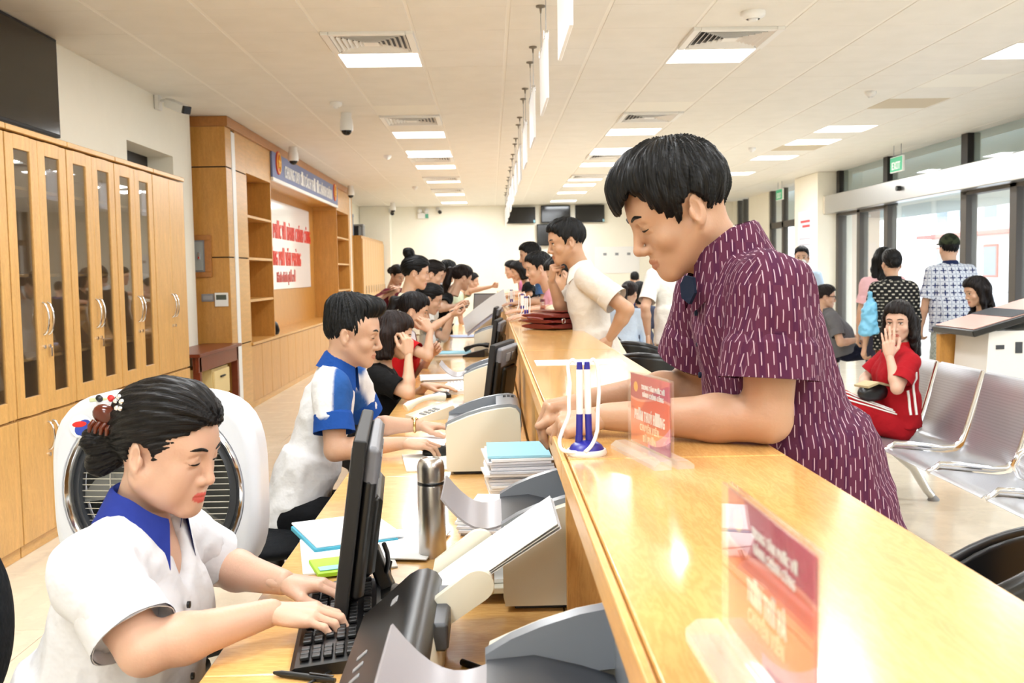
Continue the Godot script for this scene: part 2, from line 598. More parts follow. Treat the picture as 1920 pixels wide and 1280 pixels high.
	var reg := PackedInt32Array()
	reg.resize(g.v.size())
	for i in g.v.size():
		var p := g.v[i]
		var ax := absf(p.x)
		var r := 0
		if p.z > 0.05:
			var arch := 0.0255 - 0.09 * (ax - 0.03) * (ax - 0.03) / 0.03 - (0.004 if ax > 0.042 else 0.0)
			var bt := 0.0036 if fem else 0.005
			if ax > 0.013 and ax < 0.053 and absf(p.y - arch) < bt * (1.15 - ax * 8.0): r = 2
			var e := Vector3(ax - 0.0315, p.y + 0.001, p.z - 0.0735)
			if e.length() < 0.0137 and p.z > 0.078 and p.y < 0.006 and p.y > -0.0062 and ax > 0.0205 and ax < 0.0425:
				if down:
					if p.y < -0.003: r = 4
				else:
					r = 4 if absf(ax - 0.0315) < 0.0055 else 3
			if not down and absf(p.y - (0.0062 - 12.0 * (ax - 0.031) * (ax - 0.031))) < 0.0016 and ax > 0.019 and ax < 0.046 and p.z > 0.074: r = 4
			var lw := 1.0 - pow(ax / 0.0235, 2.0)
			if lw > 0.0 and p.z > 0.078:
				if p.y < -0.0722 + 0.0105 * sqrt(lw) and p.y > -0.0722 - 0.0115 * sqrt(lw): r = 1
		reg[i] = r
	head_cache[key] = {"g": g, "r": reg}
	return head_cache[key]

# hair in the axes of the head; crown is the point the strands leave from
func hair_of(style: String, cell: float) -> G:
	var key := style + str(cell)
	if hair_cache.has(key): return hair_cache[key]
	var lo := Vector3(-0.13, -0.12, -0.14)
	var hi := Vector3(0.13, 0.165, 0.135)
	if style in ["long", "longblack", "ponytail", "bob"]: lo = Vector3(-0.14, -0.34, -0.2)
	if style in ["lowbun", "highbun", "knot"]: lo = Vector3(-0.12, -0.14, -0.21); hi.y = 0.22
	var F := Field.new(lo, hi, cell)
	var crown := Vector3(0, 0.115, -0.04)
	var poly := PackedVector2Array()   # (z, y) outline of the part of the head that carries hair
	match style:
		"full":   # thick, combed forward over the brow and temples
			F.ell(Vector3(0, 0.043, -0.012), Vector3(0.09, 0.096, 0.11))
			F.ell(Vector3(0, 0.075, 0.045), Vector3(0.073, 0.06, 0.07), Basis.IDENTITY, 0.04)
			F.ell(Vector3(0.03, 0.088, 0.02), Vector3(0.05, 0.05, 0.06), Basis.IDENTITY, 0.03)
			poly = PackedVector2Array([Vector2(0.13, 0.03), Vector2(0.115, 0.028), Vector2(0.1, 0.062), Vector2(0.084, 0.078), Vector2(0.07, 0.062), Vector2(0.062, 0.03), Vector2(0.05, 0.012), Vector2(0.042, -0.02), Vector2(0.03, -0.045), Vector2(0.02, -0.024), Vector2(0.012, 0.012), Vector2(-0.014, 0.02), Vector2(-0.034, 0.004), Vector2(-0.042, -0.04), Vector2(-0.062, -0.075), Vector2(-0.13, -0.075), Vector2(-0.15, 0.2), Vector2(0.15, 0.2), Vector2(0.15, 0.03)])
		"short":   # plain short cut
			F.ell(Vector3(0, 0.037, -0.014), Vector3(0.083, 0.094, 0.105))
			F.ell(Vector3(0, 0.078, 0.035), Vector3(0.062, 0.045, 0.058), Basis.IDENTITY, 0.04)
			poly = PackedVector2Array([Vector2(0.12, 0.068), Vector2(0.075, 0.07), Vector2(0.056, 0.042), Vector2(0.036, 0.018), Vector2(0.03, -0.03), Vector2(0.016, -0.03), Vector2(0.01, 0.012), Vector2(-0.016, 0.018), Vector2(-0.034, 0.0), Vector2(-0.045, -0.045), Vector2(-0.07, -0.06), Vector2(-0.15, -0.06), Vector2(-0.15, 0.2), Vector2(0.12, 0.2)])
		"quiff":   # shaved sides, long brushed-up top
			F.ell(Vector3(0, 0.033, -0.014), Vector3(0.0805, 0.09, 0.102))
			F.ell(Vector3(0, 0.09, -0.015), Vector3(0.066, 0.06, 0.1), Basis.IDENTITY, 0.02)
			F.ell(Vector3(0, 0.104, 0.05), Vector3(0.055, 0.042, 0.062), Basis.from_euler(Vector3(-0.25, 0, 0)), 0.025)
			poly = PackedVector2Array([Vector2(0.13, 0.085), Vector2(0.082, 0.074), Vector2(0.058, 0.066), Vector2(0.042, 0.03), Vector2(0.03, -0.03), Vector2(0.018, -0.034), Vector2(0.01, 0.012), Vector2(-0.016, 0.018), Vector2(-0.034, 0.0), Vector2(-0.045, -0.05), Vector2(-0.07, -0.075), Vector2(-0.15, -0.075), Vector2(-0.15, 0.22), Vector2(0.13, 0.22)])
		"lowbun", "highbun", "knot":   # combed back and gathered
			F.ell(Vector3(0, 0.037, -0.016), Vector3(0.082, 0.095, 0.106))
			F.ell(Vector3(0, 0.078, 0.028), Vector3(0.066, 0.05, 0.062), Basis.IDENTITY, 0.04)
			poly = PackedVector2Array([Vector2(0.13, 0.078), Vector2(0.085, 0.07), Vector2(0.062, 0.045), Vector2(0.044, 0.012), Vector2(0.032, -0.02), Vector2(0.016, -0.012), Vector2(0.008, 0.014), Vector2(-0.018, 0.018), Vector2(-0.034, 0.0), Vector2(-0.045, -0.04), Vector2(-0.062, -0.068), Vector2(-0.15, -0.068), Vector2(-0.15, 0.22), Vector2(0.13, 0.22)])
			crown = Vector3(0, -0.03, -0.13)
		"ponytail", "long", "longblack", "bob":
			F.ell(Vector3(0, 0.038, -0.014), Vector3(0.085, 0.096, 0.107))
			F.ell(Vector3(0, 0.078, 0.035), Vector3(0.066, 0.048, 0.06), Basis.IDENTITY, 0.04)
			poly = PackedVector2Array([Vector2(0.13, 0.055), Vector2(0.08, 0.062), Vector2(0.062, 0.04), Vector2(0.044, 0.005), Vector2(0.034, -0.035), Vector2(0.02, -0.03), Vector2(0.008, 0.012), Vector2(-0.016, 0.016), Vector2(-0.034, 0.0), Vector2(-0.045, -0.05), Vector2(-0.07, -0.09), Vector2(-0.15, -0.09), Vector2(-0.15, 0.22), Vector2(0.13, 0.22)])
	F.outline_zy(poly)
	match style:
		"lowbun":
			F.ell(Vector3(0, -0.036, -0.118), Vector3(0.05, 0.044, 0.04), Basis.IDENTITY, 0.01)
			F.ell(Vector3(-0.012, -0.062, -0.126), Vector3(0.034, 0.028, 0.026), Basis.IDENTITY, 0.005)
			F.ell(Vector3(-0.022, -0.022, -0.142), Vector3(0.034, 0.026, 0.022), Basis.IDENTITY, 0.004)
			F.cap(Vector3(0, 0.0, -0.085), Vector3(0, -0.02, -0.105), 0.045, 0.036, 0.02)
		"highbun":
			F.ell(Vector3(0, 0.14, -0.075), Vector3(0.045, 0.042, 0.045), Basis.IDENTITY, 0.012)
			F.ell(Vector3(0.015, 0.155, -0.09), Vector3(0.026, 0.022, 0.03), Basis.IDENTITY, 0.006)
		"knot":
			F.ell(Vector3(0, 0.01, -0.128), Vector3(0.048, 0.044, 0.036), Basis.IDENTITY, 0.012)
		"ponytail":
			F.cap(Vector3(0, 0.045, -0.1), Vector3(0, 0.03, -0.145), 0.026, 0.03, 0.02)
			F.cap(Vector3(0, 0.03, -0.145), Vector3(0, -0.11, -0.15), 0.034, 0.038, 0.02)
			F.cap(Vector3(0, -0.11, -0.15), Vector3(0.01, -0.25, -0.13), 0.036, 0.012, 0.02)
		"long", "longblack":
			for s in [-1.0, 1.0]:
				F.cap(Vector3(s * 0.07, 0.04, 0.01), Vector3(s * 0.088, -0.09, 0.012), 0.022, 0.026, 0.03)
				F.cap(Vector3(s * 0.088, -0.09, 0.012), Vector3(s * 0.086, -0.2, 0.012), 0.028, 0.016, 0.02)
				F.cap(Vector3(s * 0.075, 0.0, -0.05), Vector3(s * 0.085, -0.2, -0.06), 0.034, 0.026, 0.03)
			F.cap(Vector3(0, 0.0, -0.08), Vector3(0, -0.22, -0.085), 0.05, 0.036, 0.04)
			if style == "longblack": F.cap(Vector3(0, -0.2, -0.08), Vector3(0, -0.32, -0.085), 0.05, 0.03, 0.05)
		"bob":
			for s in [-1.0, 1.0]:
				F.cap(Vector3(s * 0.072, 0.03, 0.0), Vector3(s * 0.08, -0.11, 0.0), 0.024, 0.026, 0.03)
				F.cap(Vector3(s * 0.07, 0.0, -0.05), Vector3(s * 0.078, -0.12, -0.05), 0.034, 0.026, 0.03)
			F.cap(Vector3(0, 0.0, -0.075), Vector3(0, -0.12, -0.08), 0.05, 0.04, 0.04)
	var g := F.nets()
	var nf := FastNoiseLite.new()
	nf.seed = 7
	nf.frequency = 1.0
	nf.fractal_octaves = 2
	for i in g.v.size():
		var p := g.v[i] - Vector3(0, 0.02, -0.01)
		var ax := (crown - Vector3(0, 0.02, -0.01)).normalized()
		var pn := p.normalized()
		var sx := Vector3.UP if absf(ax.z) > 0.7 else Vector3.BACK
		sx = (sx - ax * sx.dot(ax)).normalized()
		var sy := ax.cross(sx).normalized()
		var ang := atan2(pn.dot(sy), pn.dot(sx))
		var pol := acos(clampf(pn.dot(ax), -1.0, 1.0))
		if p.y < -0.1 and style in ["long", "longblack", "bob", "ponytail"]: pol += (-0.1 - p.y) * 8.0
		g.uv[i] = Vector2(ang / TAU, pol / PI)
		var k := nf.get_noise_2d(ang * 7.0 + pol * 0.8, pol * 0.9)
		g.v[i] += g.n[i] * k * (0.0075 if style in ["full", "quiff", "short"] else 0.0055)
	refresh_normals(g)
	hair_cache[key] = g
	return g
func refresh_normals(g: G) -> void:
	var acc := PackedVector3Array()
	acc.resize(g.v.size())
	for t in range(0, g.ix.size(), 3):
		var a := g.ix[t]; var b := g.ix[t + 1]; var c := g.ix[t + 2]
		var m := (g.v[c] - g.v[a]).cross(g.v[b] - g.v[a])
		acc[a] += m; acc[b] += m; acc[c] += m
	for i in acc.size():
		g.n[i] = acc[i].normalized()
# left hand: wrist at origin, fingers +x, back of the hand +y, thumb side +z
func hand_of(pose: String, cell: float) -> G:
	var key := pose + str(cell)
	if hand_cache.has(key): return hand_cache[key]
	var F := Field.new(Vector3(-0.04, -0.13, -0.065), Vector3(0.21, 0.04, 0.085), cell)
	var kn := [Vector3(0.088, 0.004, 0.026), Vector3(0.092, 0.006, 0.006), Vector3(0.087, 0.004, -0.014), Vector3(0.078, 0.0, -0.032)]
	var ln := [[0.043, 0.026, 0.021], [0.047, 0.03, 0.022], [0.043, 0.028, 0.022], [0.034, 0.021, 0.019]]
	var rd := [0.0094, 0.0096, 0.009, 0.008]
	var bend := [[20, 34, 20], [24, 38, 20], [24, 38, 22], [20, 34, 20]]
	var thumb := [Vector3(0.72, -0.22, 0.66), Vector3(0.9, -0.2, 0.3), Vector3(0.96, -0.22, 0.1)]
	match pose:
		"flat": bend = [[6, 10, 6], [8, 12, 6], [8, 12, 8], [6, 12, 8]]
		"type": bend = [[18, 42, 24], [14, 46, 24], [16, 44, 24], [12, 36, 22]]; thumb = [Vector3(0.8, -0.3, 0.52), Vector3(0.95, -0.3, 0.15), Vector3(0.97, -0.25, 0.0)]
		"fist": bend = [[68, 92, 48], [72, 94, 50], [74, 94, 50], [74, 90, 50]]; thumb = [Vector3(0.8, -0.4, 0.45), Vector3(0.6, -0.65, -0.3), Vector3(0.4, -0.6, -0.65)]
		"loose": bend = [[32, 48, 28], [40, 52, 30], [46, 54, 32], [48, 54, 32]]; thumb = [Vector3(0.8, -0.4, 0.45), Vector3(0.92, -0.35, 0.1), Vector3(0.9, -0.4, -0.1)]
		"clasp": bend = [[56, 34, 20], [60, 36, 20], [62, 38, 22], [60, 40, 22]]; thumb = [Vector3(0.9, -0.2, 0.4), Vector3(0.98, -0.1, -0.05), Vector3(0.95, -0.3, -0.1)]
		"hold": bend = [[38, 46, 26], [44, 48, 26], [48, 50, 28], [50, 52, 30]]; thumb = [Vector3(0.7, -0.55, 0.45), Vector3(0.85, -0.5, 0.1), Vector3(0.9, -0.4, 0.0)]
	F.ell(Vector3(0.006, -0.001, 0.0), Vector3(0.042, 0.0185, 0.026), Basis.IDENTITY, 0.015)
	F.ell(Vector3(0.05, -0.004, -0.004), Vector3(0.048, 0.0145, 0.036), Basis.IDENTITY, 0.012)
	F.ell(Vector3(0.036, -0.012, 0.02), Vector3(0.034, 0.014, 0.016), Basis.from_euler(Vector3(0, -0.5, 0)), 0.012)
	for f in 4:
		var p: Vector3 = kn[f]
		F.cap(Vector3(0.02, 0.002, p.z * 0.5), p, 0.0125, 0.0108, 0.01)
		var a := 0.0
		var spread: float = [0.07, 0.0, -0.06, -0.13][f]
		for s in 3:
			a += deg_to_rad(bend[f][s])
			var q: Vector3 = p + Vector3(cos(a), -sin(a), spread * cos(a)).normalized() * ln[f][s]
			F.cap(p, q, rd[f] * (1.0 - 0.1 * s), rd[f] * (0.93 - 0.11 * s), 0.0045)
			p = q
	var t := Vector3(0.022, -0.008, 0.02)
	var tl := [0.046, 0.034, 0.027]
	for s in 3:
		var q: Vector3 = t + thumb[s].normalized() * tl[s]
		F.cap(t, q, [0.0135, 0.0112, 0.0102][s], [0.0112, 0.0102, 0.0082][s], 0.006)
		t = q
	var g := F.nets()
	hand_cache[key] = g
	return g

func look_basis(fwd: Vector3, up: Vector3) -> Basis:
	var z := fwd.normalized()
	var x := up.cross(z).normalized()
	return Basis(x, z.cross(x), z)
func skin_mat() -> StandardMaterial3D:
	if not has_meta("skin"):
		var m := mat(Color.WHITE, 0.48)
		m.vertex_color_use_as_albedo = true
		m.subsurf_scatter_enabled = true
		m.subsurf_scatter_strength = 0.12
		m.normal_enabled = true
		m.normal_texture = noise_normal(0.05, 2.0, 256, 5)
		m.normal_scale = 0.25
		triplanar(m, Vector3.ONE * 9.0, false)
		set_meta("skin", m)
	return get_meta("skin")
var hair_mats := {}
func hair_mat(c: Color) -> StandardMaterial3D:
	if not hair_mats.has(c):
		var m := mat(Color.WHITE, 0.45, 0.0, 0.32)
		if not has_meta("strands"):
			var f := FastNoiseLite.new()
			f.frequency = 0.02
			f.fractal_octaves = 4
			var im := f.get_seamless_image(256, 256)
			set_meta("strands", im)
		var src: Image = get_meta("strands")
		var o := Image.create(256, 256, false, Image.FORMAT_RGB8)
		for y in 256:
			for x in 256:
				var k := src.get_pixel(x, y).r
				o.set_pixel(x, y, c * (0.3 + 0.75 * k))
		m.albedo_texture = ImageTexture.create_from_image(o)
		var nm: Image = src.duplicate()
		nm.bump_map_to_normal_map(9.0)
		nm.convert(Image.FORMAT_RGB8)
		m.normal_enabled = true
		m.normal_texture = ImageTexture.create_from_image(nm)
		m.normal_scale = 0.8
		m.uv1_scale = Vector3(16.0, 0.35, 1.0)
		hair_mats[c] = m
	return hair_mats[c]
var cloth_mats := {}
func cloth(c: Color, rough := 0.85) -> StandardMaterial3D:
	var key := str(c) + str(rough)
	if not cloth_mats.has(key):
		var m := mat(c, rough, 0.0, 0.3)
		if not has_meta("weave"): set_meta("weave", noise_normal(0.03, 5.0, 256, 11, 3))
		m.normal_enabled = true
		m.normal_texture = get_meta("weave")
		m.normal_scale = 0.35
		triplanar(m, Vector3.ONE * 3.0, false)
		cloth_mats[key] = m
	return cloth_mats[key]
func ik(a: Vector3, c: Vector3, l1: float, l2: float, pole: Vector3) -> Vector3:
	var d := a.distance_to(c)
	var z := (c - a).normalized()
	d = minf(d, (l1 + l2) * 0.995)
	var x := (l1 * l1 - l2 * l2 + d * d) / (2.0 * d)
	var y := sqrt(maxf(l1 * l1 - x * x, 0.0))
	var p := (pole - z * pole.dot(z)).normalized()
	return a + z * x + p * y
func wrinkle(g: G, amp: float, freq: float, seed_: int, stretch := Vector3.ONE) -> void:
	var f := FastNoiseLite.new()
	f.seed = seed_
	f.frequency = freq
	f.fractal_type = FastNoiseLite.FRACTAL_RIDGED
	f.fractal_octaves = 2
	for i in g.v.size():
		g.v[i] += g.n[i] * f.get_noise_3dv(g.v[i] * stretch) * amp
	refresh_normals(g)

func dyed() -> StandardMaterial3D:
	if not has_meta("dyed"):
		var m: StandardMaterial3D = cloth(Color(1, 1, 1), 0.86).duplicate()
		m.vertex_color_use_as_albedo = true
		set_meta("dyed", m)
	return get_meta("dyed")
const SKIN := Color(0.60, 0.365, 0.245)       # linear base colours
# builds one person; all joints in room coordinates, parts are children of a node at the person's base
func human(called: String, label: String, P: Dictionary, group := "") -> Node3D:
	var s: float = P.get("s", 1.0)
	var fem: bool = P.get("fem", false)
	var pelvis: Vector3 = P.pelvis
	var base := Vector3(pelvis.x, P.get("floor", 0.0), pelvis.z)
	var root := thing(called, label, "person", base, 0.0, group)
	pelvis -= base
	var neck: Vector3 = P.neck - base
	var head: Vector3 = P.head - base
	var left: Vector3 = P.left.normalized()
	var up := (neck - pelvis).normalized()
	left = (left - up * left.dot(up)).normalized()
	var fwd := left.cross(up)
	var tb := Basis(left, up, fwd)
	var cell: float = P.get("cell", 0.014)
	var hcell: float = P.get("hcell", 0.005)
	var skin: Color = P.get("skin", SKIN)
	var b: float = P.get("build", 1.0) * s
	var sw: float = P.get("sw", 0.155 if fem else 0.172) * s
	var hb: Basis = look_basis(P.get("look", fwd), P.get("hup", Vector3.UP))
	var hs: float = P.get("hs", 1.0) * s
	# arms
	var sh := []; var el := []; var wr := []
	var l1 := 0.285 * s
	var l2 := 0.25 * s
	for k in 2:
		var sg := 1.0 if k == 0 else -1.0
		var q: Vector3 = neck + left * sg * sw - up * P.get("drop", 0.055) * s
		q += fwd * P.get("sfwd", 0.0)
		if P.has("ls" if k == 0 else "rs"): q = P["ls" if k == 0 else "rs"] - base
		sh.append(q)
		var w = P.get("lw" if k == 0 else "rw")
		var e = P.get("le" if k == 0 else "re")
		if w == null: w = q - Vector3.UP * (l1 + l2) * 0.97 + left * sg * 0.07 + fwd * 0.08
		else: w -= base
		if e == null: e = ik(q, w, l1, l2, P.get("lp" if k == 0 else "rp", -fwd * 0.6 - up * 0.5 + left * sg * 0.5))
		else: e -= base
		el.append(e); wr.append(w)
	# legs
	var legs: String = P.get("legs", "none")
	var hip := []; var kn := []; var an := []
	for k in 2:
		var sg := 1.0 if k == 0 else -1.0
		var q: Vector3 = pelvis + left * sg * 0.085 * s - up * (0.055 if P.get("legs", "none") == "sit" else 0.02)
		hip.append(q)
		var f2 := Vector3(fwd.x, 0, fwd.z).normalized()
		var knee: Vector3; var ank: Vector3
		if legs == "sit":
			knee = q + f2 * 0.42 * s + left * sg * 0.05 + Vector3(0, 0.02, 0)
			ank = Vector3(knee.x, 0.08, knee.z) + f2 * 0.02
		else:
			knee = Vector3(q.x, 0.47 * s, q.z).lerp(q, 0.0) + f2 * 0.03
			ank = Vector3(q.x, 0.08, q.z) - f2 * 0.02
		if P.has("knees"): knee = P.knees[k] - base
		if P.has("ankles"): ank = P.ankles[k] - base
		kn.append(knee); an.append(ank)
	# skin
	var pts := [neck, head] + wr + el + sh
	var lo := neck; var hi := neck
	for p in pts:
		lo = lo.min(p); hi = hi.max(p)
	var bare_legs: bool = P.get("bare_legs", false)
	if bare_legs:
		for p in kn + an:
			lo = lo.min(p); hi = hi.max(p)
	lo -= Vector3.ONE * 0.1; hi += Vector3.ONE * 0.1
	var F := Field.new(lo, hi, P.get("skin_cell", cell))
	F.cap(head + hb * Vector3(0, -0.1, -0.03) * hs, neck, (0.046 if fem else 0.053) * hs, 0.057 * s, 0.03)
	F.ell(neck - up * 0.09 * s + fwd * 0.02 * s, Vector3(0.13, 0.08, 0.075) * b, tb, 0.04)
	var at: float = P.get("arm", 1.0) * (0.9 if fem else 1.0) * s
	for k in 2:
		var sg := 1.0 if k == 0 else -1.0
		F.cap(neck - up * 0.05, sh[k], 0.04 * s, 0.046 * at, 0.03)
		F.cap(sh[k], el[k], 0.049 * at, 0.038 * at, 0.02)
		var fm: Vector3 = el[k].lerp(wr[k], 0.3)
		F.cap(el[k], fm, 0.037 * at, 0.039 * at, 0.015)
		F.cap(fm, wr[k], 0.039 * at, 0.0235 * at, 0.015)
		if bare_legs:
			F.cap(hip[k], kn[k], 0.08 * s, 0.055 * s, 0.02)
			F.cap(kn[k], kn[k].lerp(an[k], 0.35), 0.052 * s, 0.054 * s, 0.02)
			F.cap(kn[k].lerp(an[k], 0.35), an[k], 0.054 * s, 0.036 * s, 0.02)
	var body := F.nets()
	body.tinted = true
	for i in body.v.size(): body.c[i] = skin
	# head
	var hd := head_of(P.get("face", "f" if fem else "m"), hcell)
	var lip: Color = P.get("lip", Color(0.42, 0.12, 0.09) if fem else skin * Color(0.8, 0.6, 0.58))
	var hg: G = hd.g
	var hb0 := body.v.size()
	body.join(hg, Transform3D(hb.scaled(Vector3.ONE * hs), head))
	for i in hg.v.size():
		var r: int = hd.r[i]
		body.c[hb0 + i] = [skin, lip, skin if hcell <= 0.0052 else skin.lerp(Color(0.02, 0.015, 0.012), 0.72), Color(0.7, 0.66, 0.62), Color(0.02, 0.012, 0.01), Color.WHITE][r]
	# hands
	for k in 2:
		var sg := 1.0 if k == 0 else -1.0
		var hp = P.get("lhand" if k == 0 else "rhand", null)
		var fd: Vector3 = (wr[k] - el[k]).normalized()
		var dor: Vector3 = left * sg
		var pose := "loose"
		if hp != null:
			fd = hp[0].normalized(); dor = hp[1]; pose = hp[2]
		var hx := fd
		var hz := hx.cross(dor).normalized()      # x cross y
		var hy := hz.cross(hx)
		var bz := hz if k == 0 else -hz
		# left hand frame is right-handed (x, y, z); the right hand is its mirror image
		if k == 0: body.join(hand_of(pose, P.get("hand_cell", 0.0042)), Transform3D(Basis(hx, hy, hz).scaled_local(Vector3.ONE * s * 0.95), wr[k] - hx * 0.004))
		else: body.join(hand_of(pose, P.get("hand_cell", 0.0042)), Transform3D(Basis(hx, hy, bz).scaled_local(Vector3.ONE * s * 0.95), wr[k] - hx * 0.004))
	while body.c.size() < body.v.size(): body.c.append(skin)
	for i in range(hb0 + hg.v.size(), body.v.size()): body.c[i] = skin
	part(root, "body", body, skin_mat())
	# shirt
	var slv: float = P.get("sleeve", 0.62)
	lo = pelvis; hi = neck
	for p in [neck, pelvis] + sh + el + (wr if slv > 1.0 else []):
		lo = lo.min(p); hi = hi.max(p)
	lo -= Vector3.ONE * 0.2; hi += Vector3.ONE * 0.16
	var S := Field.new(lo, hi, cell)
	var bl: float = P.get("belly", 0.0)
	S.ell(pelvis.lerp(neck, 0.68) + fwd * 0.008, Vector3(0.158, 0.18, 0.108) * b, tb)
	if fem:
		for sg in [-1.0, 1.0]: S.ell(pelvis.lerp(neck, 0.62) + fwd * 0.085 * b + left * sg * 0.065 * b, Vector3(0.06, 0.06, 0.05) * b * P.get("bust", 1.0), tb, 0.05)
	S.ell(pelvis.lerp(neck, 0.3) + fwd * (0.01 + bl * 0.5), Vector3(0.145 + bl * 0.6, 0.19, 0.108 + bl) * b, tb, 0.06)
	var hem: float = P.get("hem", 0.06)
	S.cone(pelvis.lerp(neck, 0.35), pelvis - up * hem, Vector2(0.15 + bl * 0.6, 0.11 + bl) * b, Vector2(0.168 + bl * 0.4, 0.125 + bl * 0.6) * b * (1.08 if legs == "sit" else 1.0), left, 0.05)
	for k in 2:
		S.cap(neck - up * 0.035 - fwd * 0.01, sh[k], 0.05 * s, 0.058 * at, 0.035)
		var lim := minf(slv, 1.0)
		var se: Vector3 = sh[k].lerp(el[k], lim)
		var sl: float = P.get("loose", 1.0)
		S.cap(sh[k], sh[k].lerp(el[k], lim * 0.4), 0.06 * at, 0.061 * at, 0.03)
		S.cone(sh[k].lerp(el[k], 0.1), se + (el[k] - sh[k]).normalized() * (0.02 if slv > 1.0 else 0.0), Vector2.ONE * 0.062 * at, Vector2.ONE * (0.062 if slv <= 1.0 else 0.05) * at * sl, left, 0.02)
		if slv > 1.0:
			S.cap(el[k], el[k].lerp(wr[k], 0.35), 0.05 * at, 0.05 * at, 0.02)
			S.cone(el[k], el[k].lerp(wr[k], slv - 1.0), Vector2.ONE * 0.05 * at, Vector2.ONE * 0.036 * at, left, 0.02)
	# neckline
	var nk: float = P.get("neckline", 0.05)
	S.cap(neck + up * 0.02, neck + (head - neck) * 0.6, nk * s, nk * s, 0.008, true)
	S.plane(neck + up * 0.04, up)
	if P.has("vneck"): S.cap(neck + fwd * 0.03, neck + fwd * (0.16) - up * P.vneck, 0.045 * s, 0.01, 0.006, true)
	var sg2 := S.nets()
	wrinkle(sg2, P.get("fold", 0.007), 6.0, hash(called) % 97, P.get("fold_dir", Vector3(1, 0.7, 1)))
	if P.has("paint"):
		sg2.tinted = true
		for i in sg2.v.size(): sg2.c[i] = P.paint.call(sg2.v[i] + base)
	var top := part(root, P.get("top", "shirt"), sg2, P.get("shirt_mat", null) if P.has("shirt_mat") else cloth(P.get("shirt", Color.WHITE)))
	if slv <= 1.0:
		for k in 2:
			var ad: Vector3 = (el[k] - sh[k]).normalized()
			var sx := ad.cross(fwd).normalized()
			var r0: float = 0.0635 * at * P.get("loose", 1.0)
			var hg2 := G.new()
			hg2.lathe(sh[k].lerp(el[k], slv), [Vector2(r0 * 0.93, -0.05), Vector2(r0 * 1.02, -0.035), Vector2(r0 * 1.07, 0.022), Vector2(r0 * 1.075, 0.026), Vector2(r0 * 1.05, 0.026), Vector2(r0 * 1.0, -0.02), Vector2(r0 * 0.9, -0.02)], 28, 0.3, Basis(sx, ad, sx.cross(ad)))
			if P.get("fold", 0.007) > 0.0: wrinkle(hg2, 0.004, 7.0, 5)
			part(top, "sleeve_hem", hg2, cloth(P.hem_color) if P.has("hem_color") else top.mesh.surface_get_material(0))
	if P.has("collar"):
		var cg := G.new()
		collar(cg, neck + up * 0.014, head, left, fwd, up, s * P.get("collar_r", 1.0), P.get("collar_size", 1.0))
		part(top, "collar", cg, cloth(P.collar))
	# legs clothing
	if legs != "none":
		var lp := [pelvis] + kn + ([] if P.get("shorts", false) else an)
		lo = pelvis; hi = pelvis
		for p in lp:
			lo = lo.min(p); hi = hi.max(p)
		var T := Field.new(lo - Vector3.ONE * 0.2, hi + Vector3.ONE * 0.2, cell * 1.15)
		T.ell(pelvis - up * 0.02, Vector3(0.148, 0.1, 0.104) * b, tb, 0.03)
		for k in 2:
			if P.get("skirt", false): continue
			if P.get("shorts", false):
				T.cap(hip[k], hip[k].lerp(kn[k], 0.5), 0.095 * s, 0.092 * s, 0.03)
				T.cone(hip[k].lerp(kn[k], 0.3), hip[k].lerp(kn[k], 1.0), Vector2.ONE * 0.094 * s, Vector2.ONE * 0.1 * s, left, 0.02)
			else:
				T.cap(hip[k] - (hip[k] - kn[k]) * 0.06, kn[k], 0.084 * s * P.get("leg", 1.0), 0.068 * s * P.get("leg", 1.0), 0.03)
				T.cone(kn[k].lerp(hip[k], 0.02), an[k], Vector2.ONE * 0.066 * s * P.get("leg", 1.0), Vector2.ONE * 0.056 * s * P.get("leg", 1.0), left, 0.02)
		if P.get("skirt", false):
			T.cone(pelvis + up * 0.06, (an[0] + an[1]) * 0.5 + Vector3(0, 0.12, 0), Vector2(0.165, 0.13) * b, Vector2(0.2, 0.18) * b, left, 0.04)
		var tg := T.nets()
		wrinkle(tg, 0.008, 6.0, hash(label) % 89)
		part(root, P.get("bottom", "trousers"), tg, P.get("pants_mat", null) if P.has("pants_mat") else cloth(P.get("pants", Color(0.1, 0.1, 0.12))))
		if P.get("shoes", true):
			for k in 2:
				var f3 := Vector3(fwd.x, 0, fwd.z).normalized()
				var gz := Field.new(an[k] - Vector3(0.3, 0.1, 0.3), an[k] + Vector3(0.3, 0.08, 0.3), 0.012)
				gz.cap(an[k] - Vector3(0, 0.035, 0) - f3 * 0.03, an[k] - Vector3(0, 0.045, 0) + f3 * 0.15, 0.04, 0.035, 0.02)
				gz.plane(Vector3(0, 0.006, 0), Vector3.DOWN)
				part(root, "shoe", gz.nets(), cloth(P.get("shoe", Color(0.06, 0.05, 0.05)), 0.5))
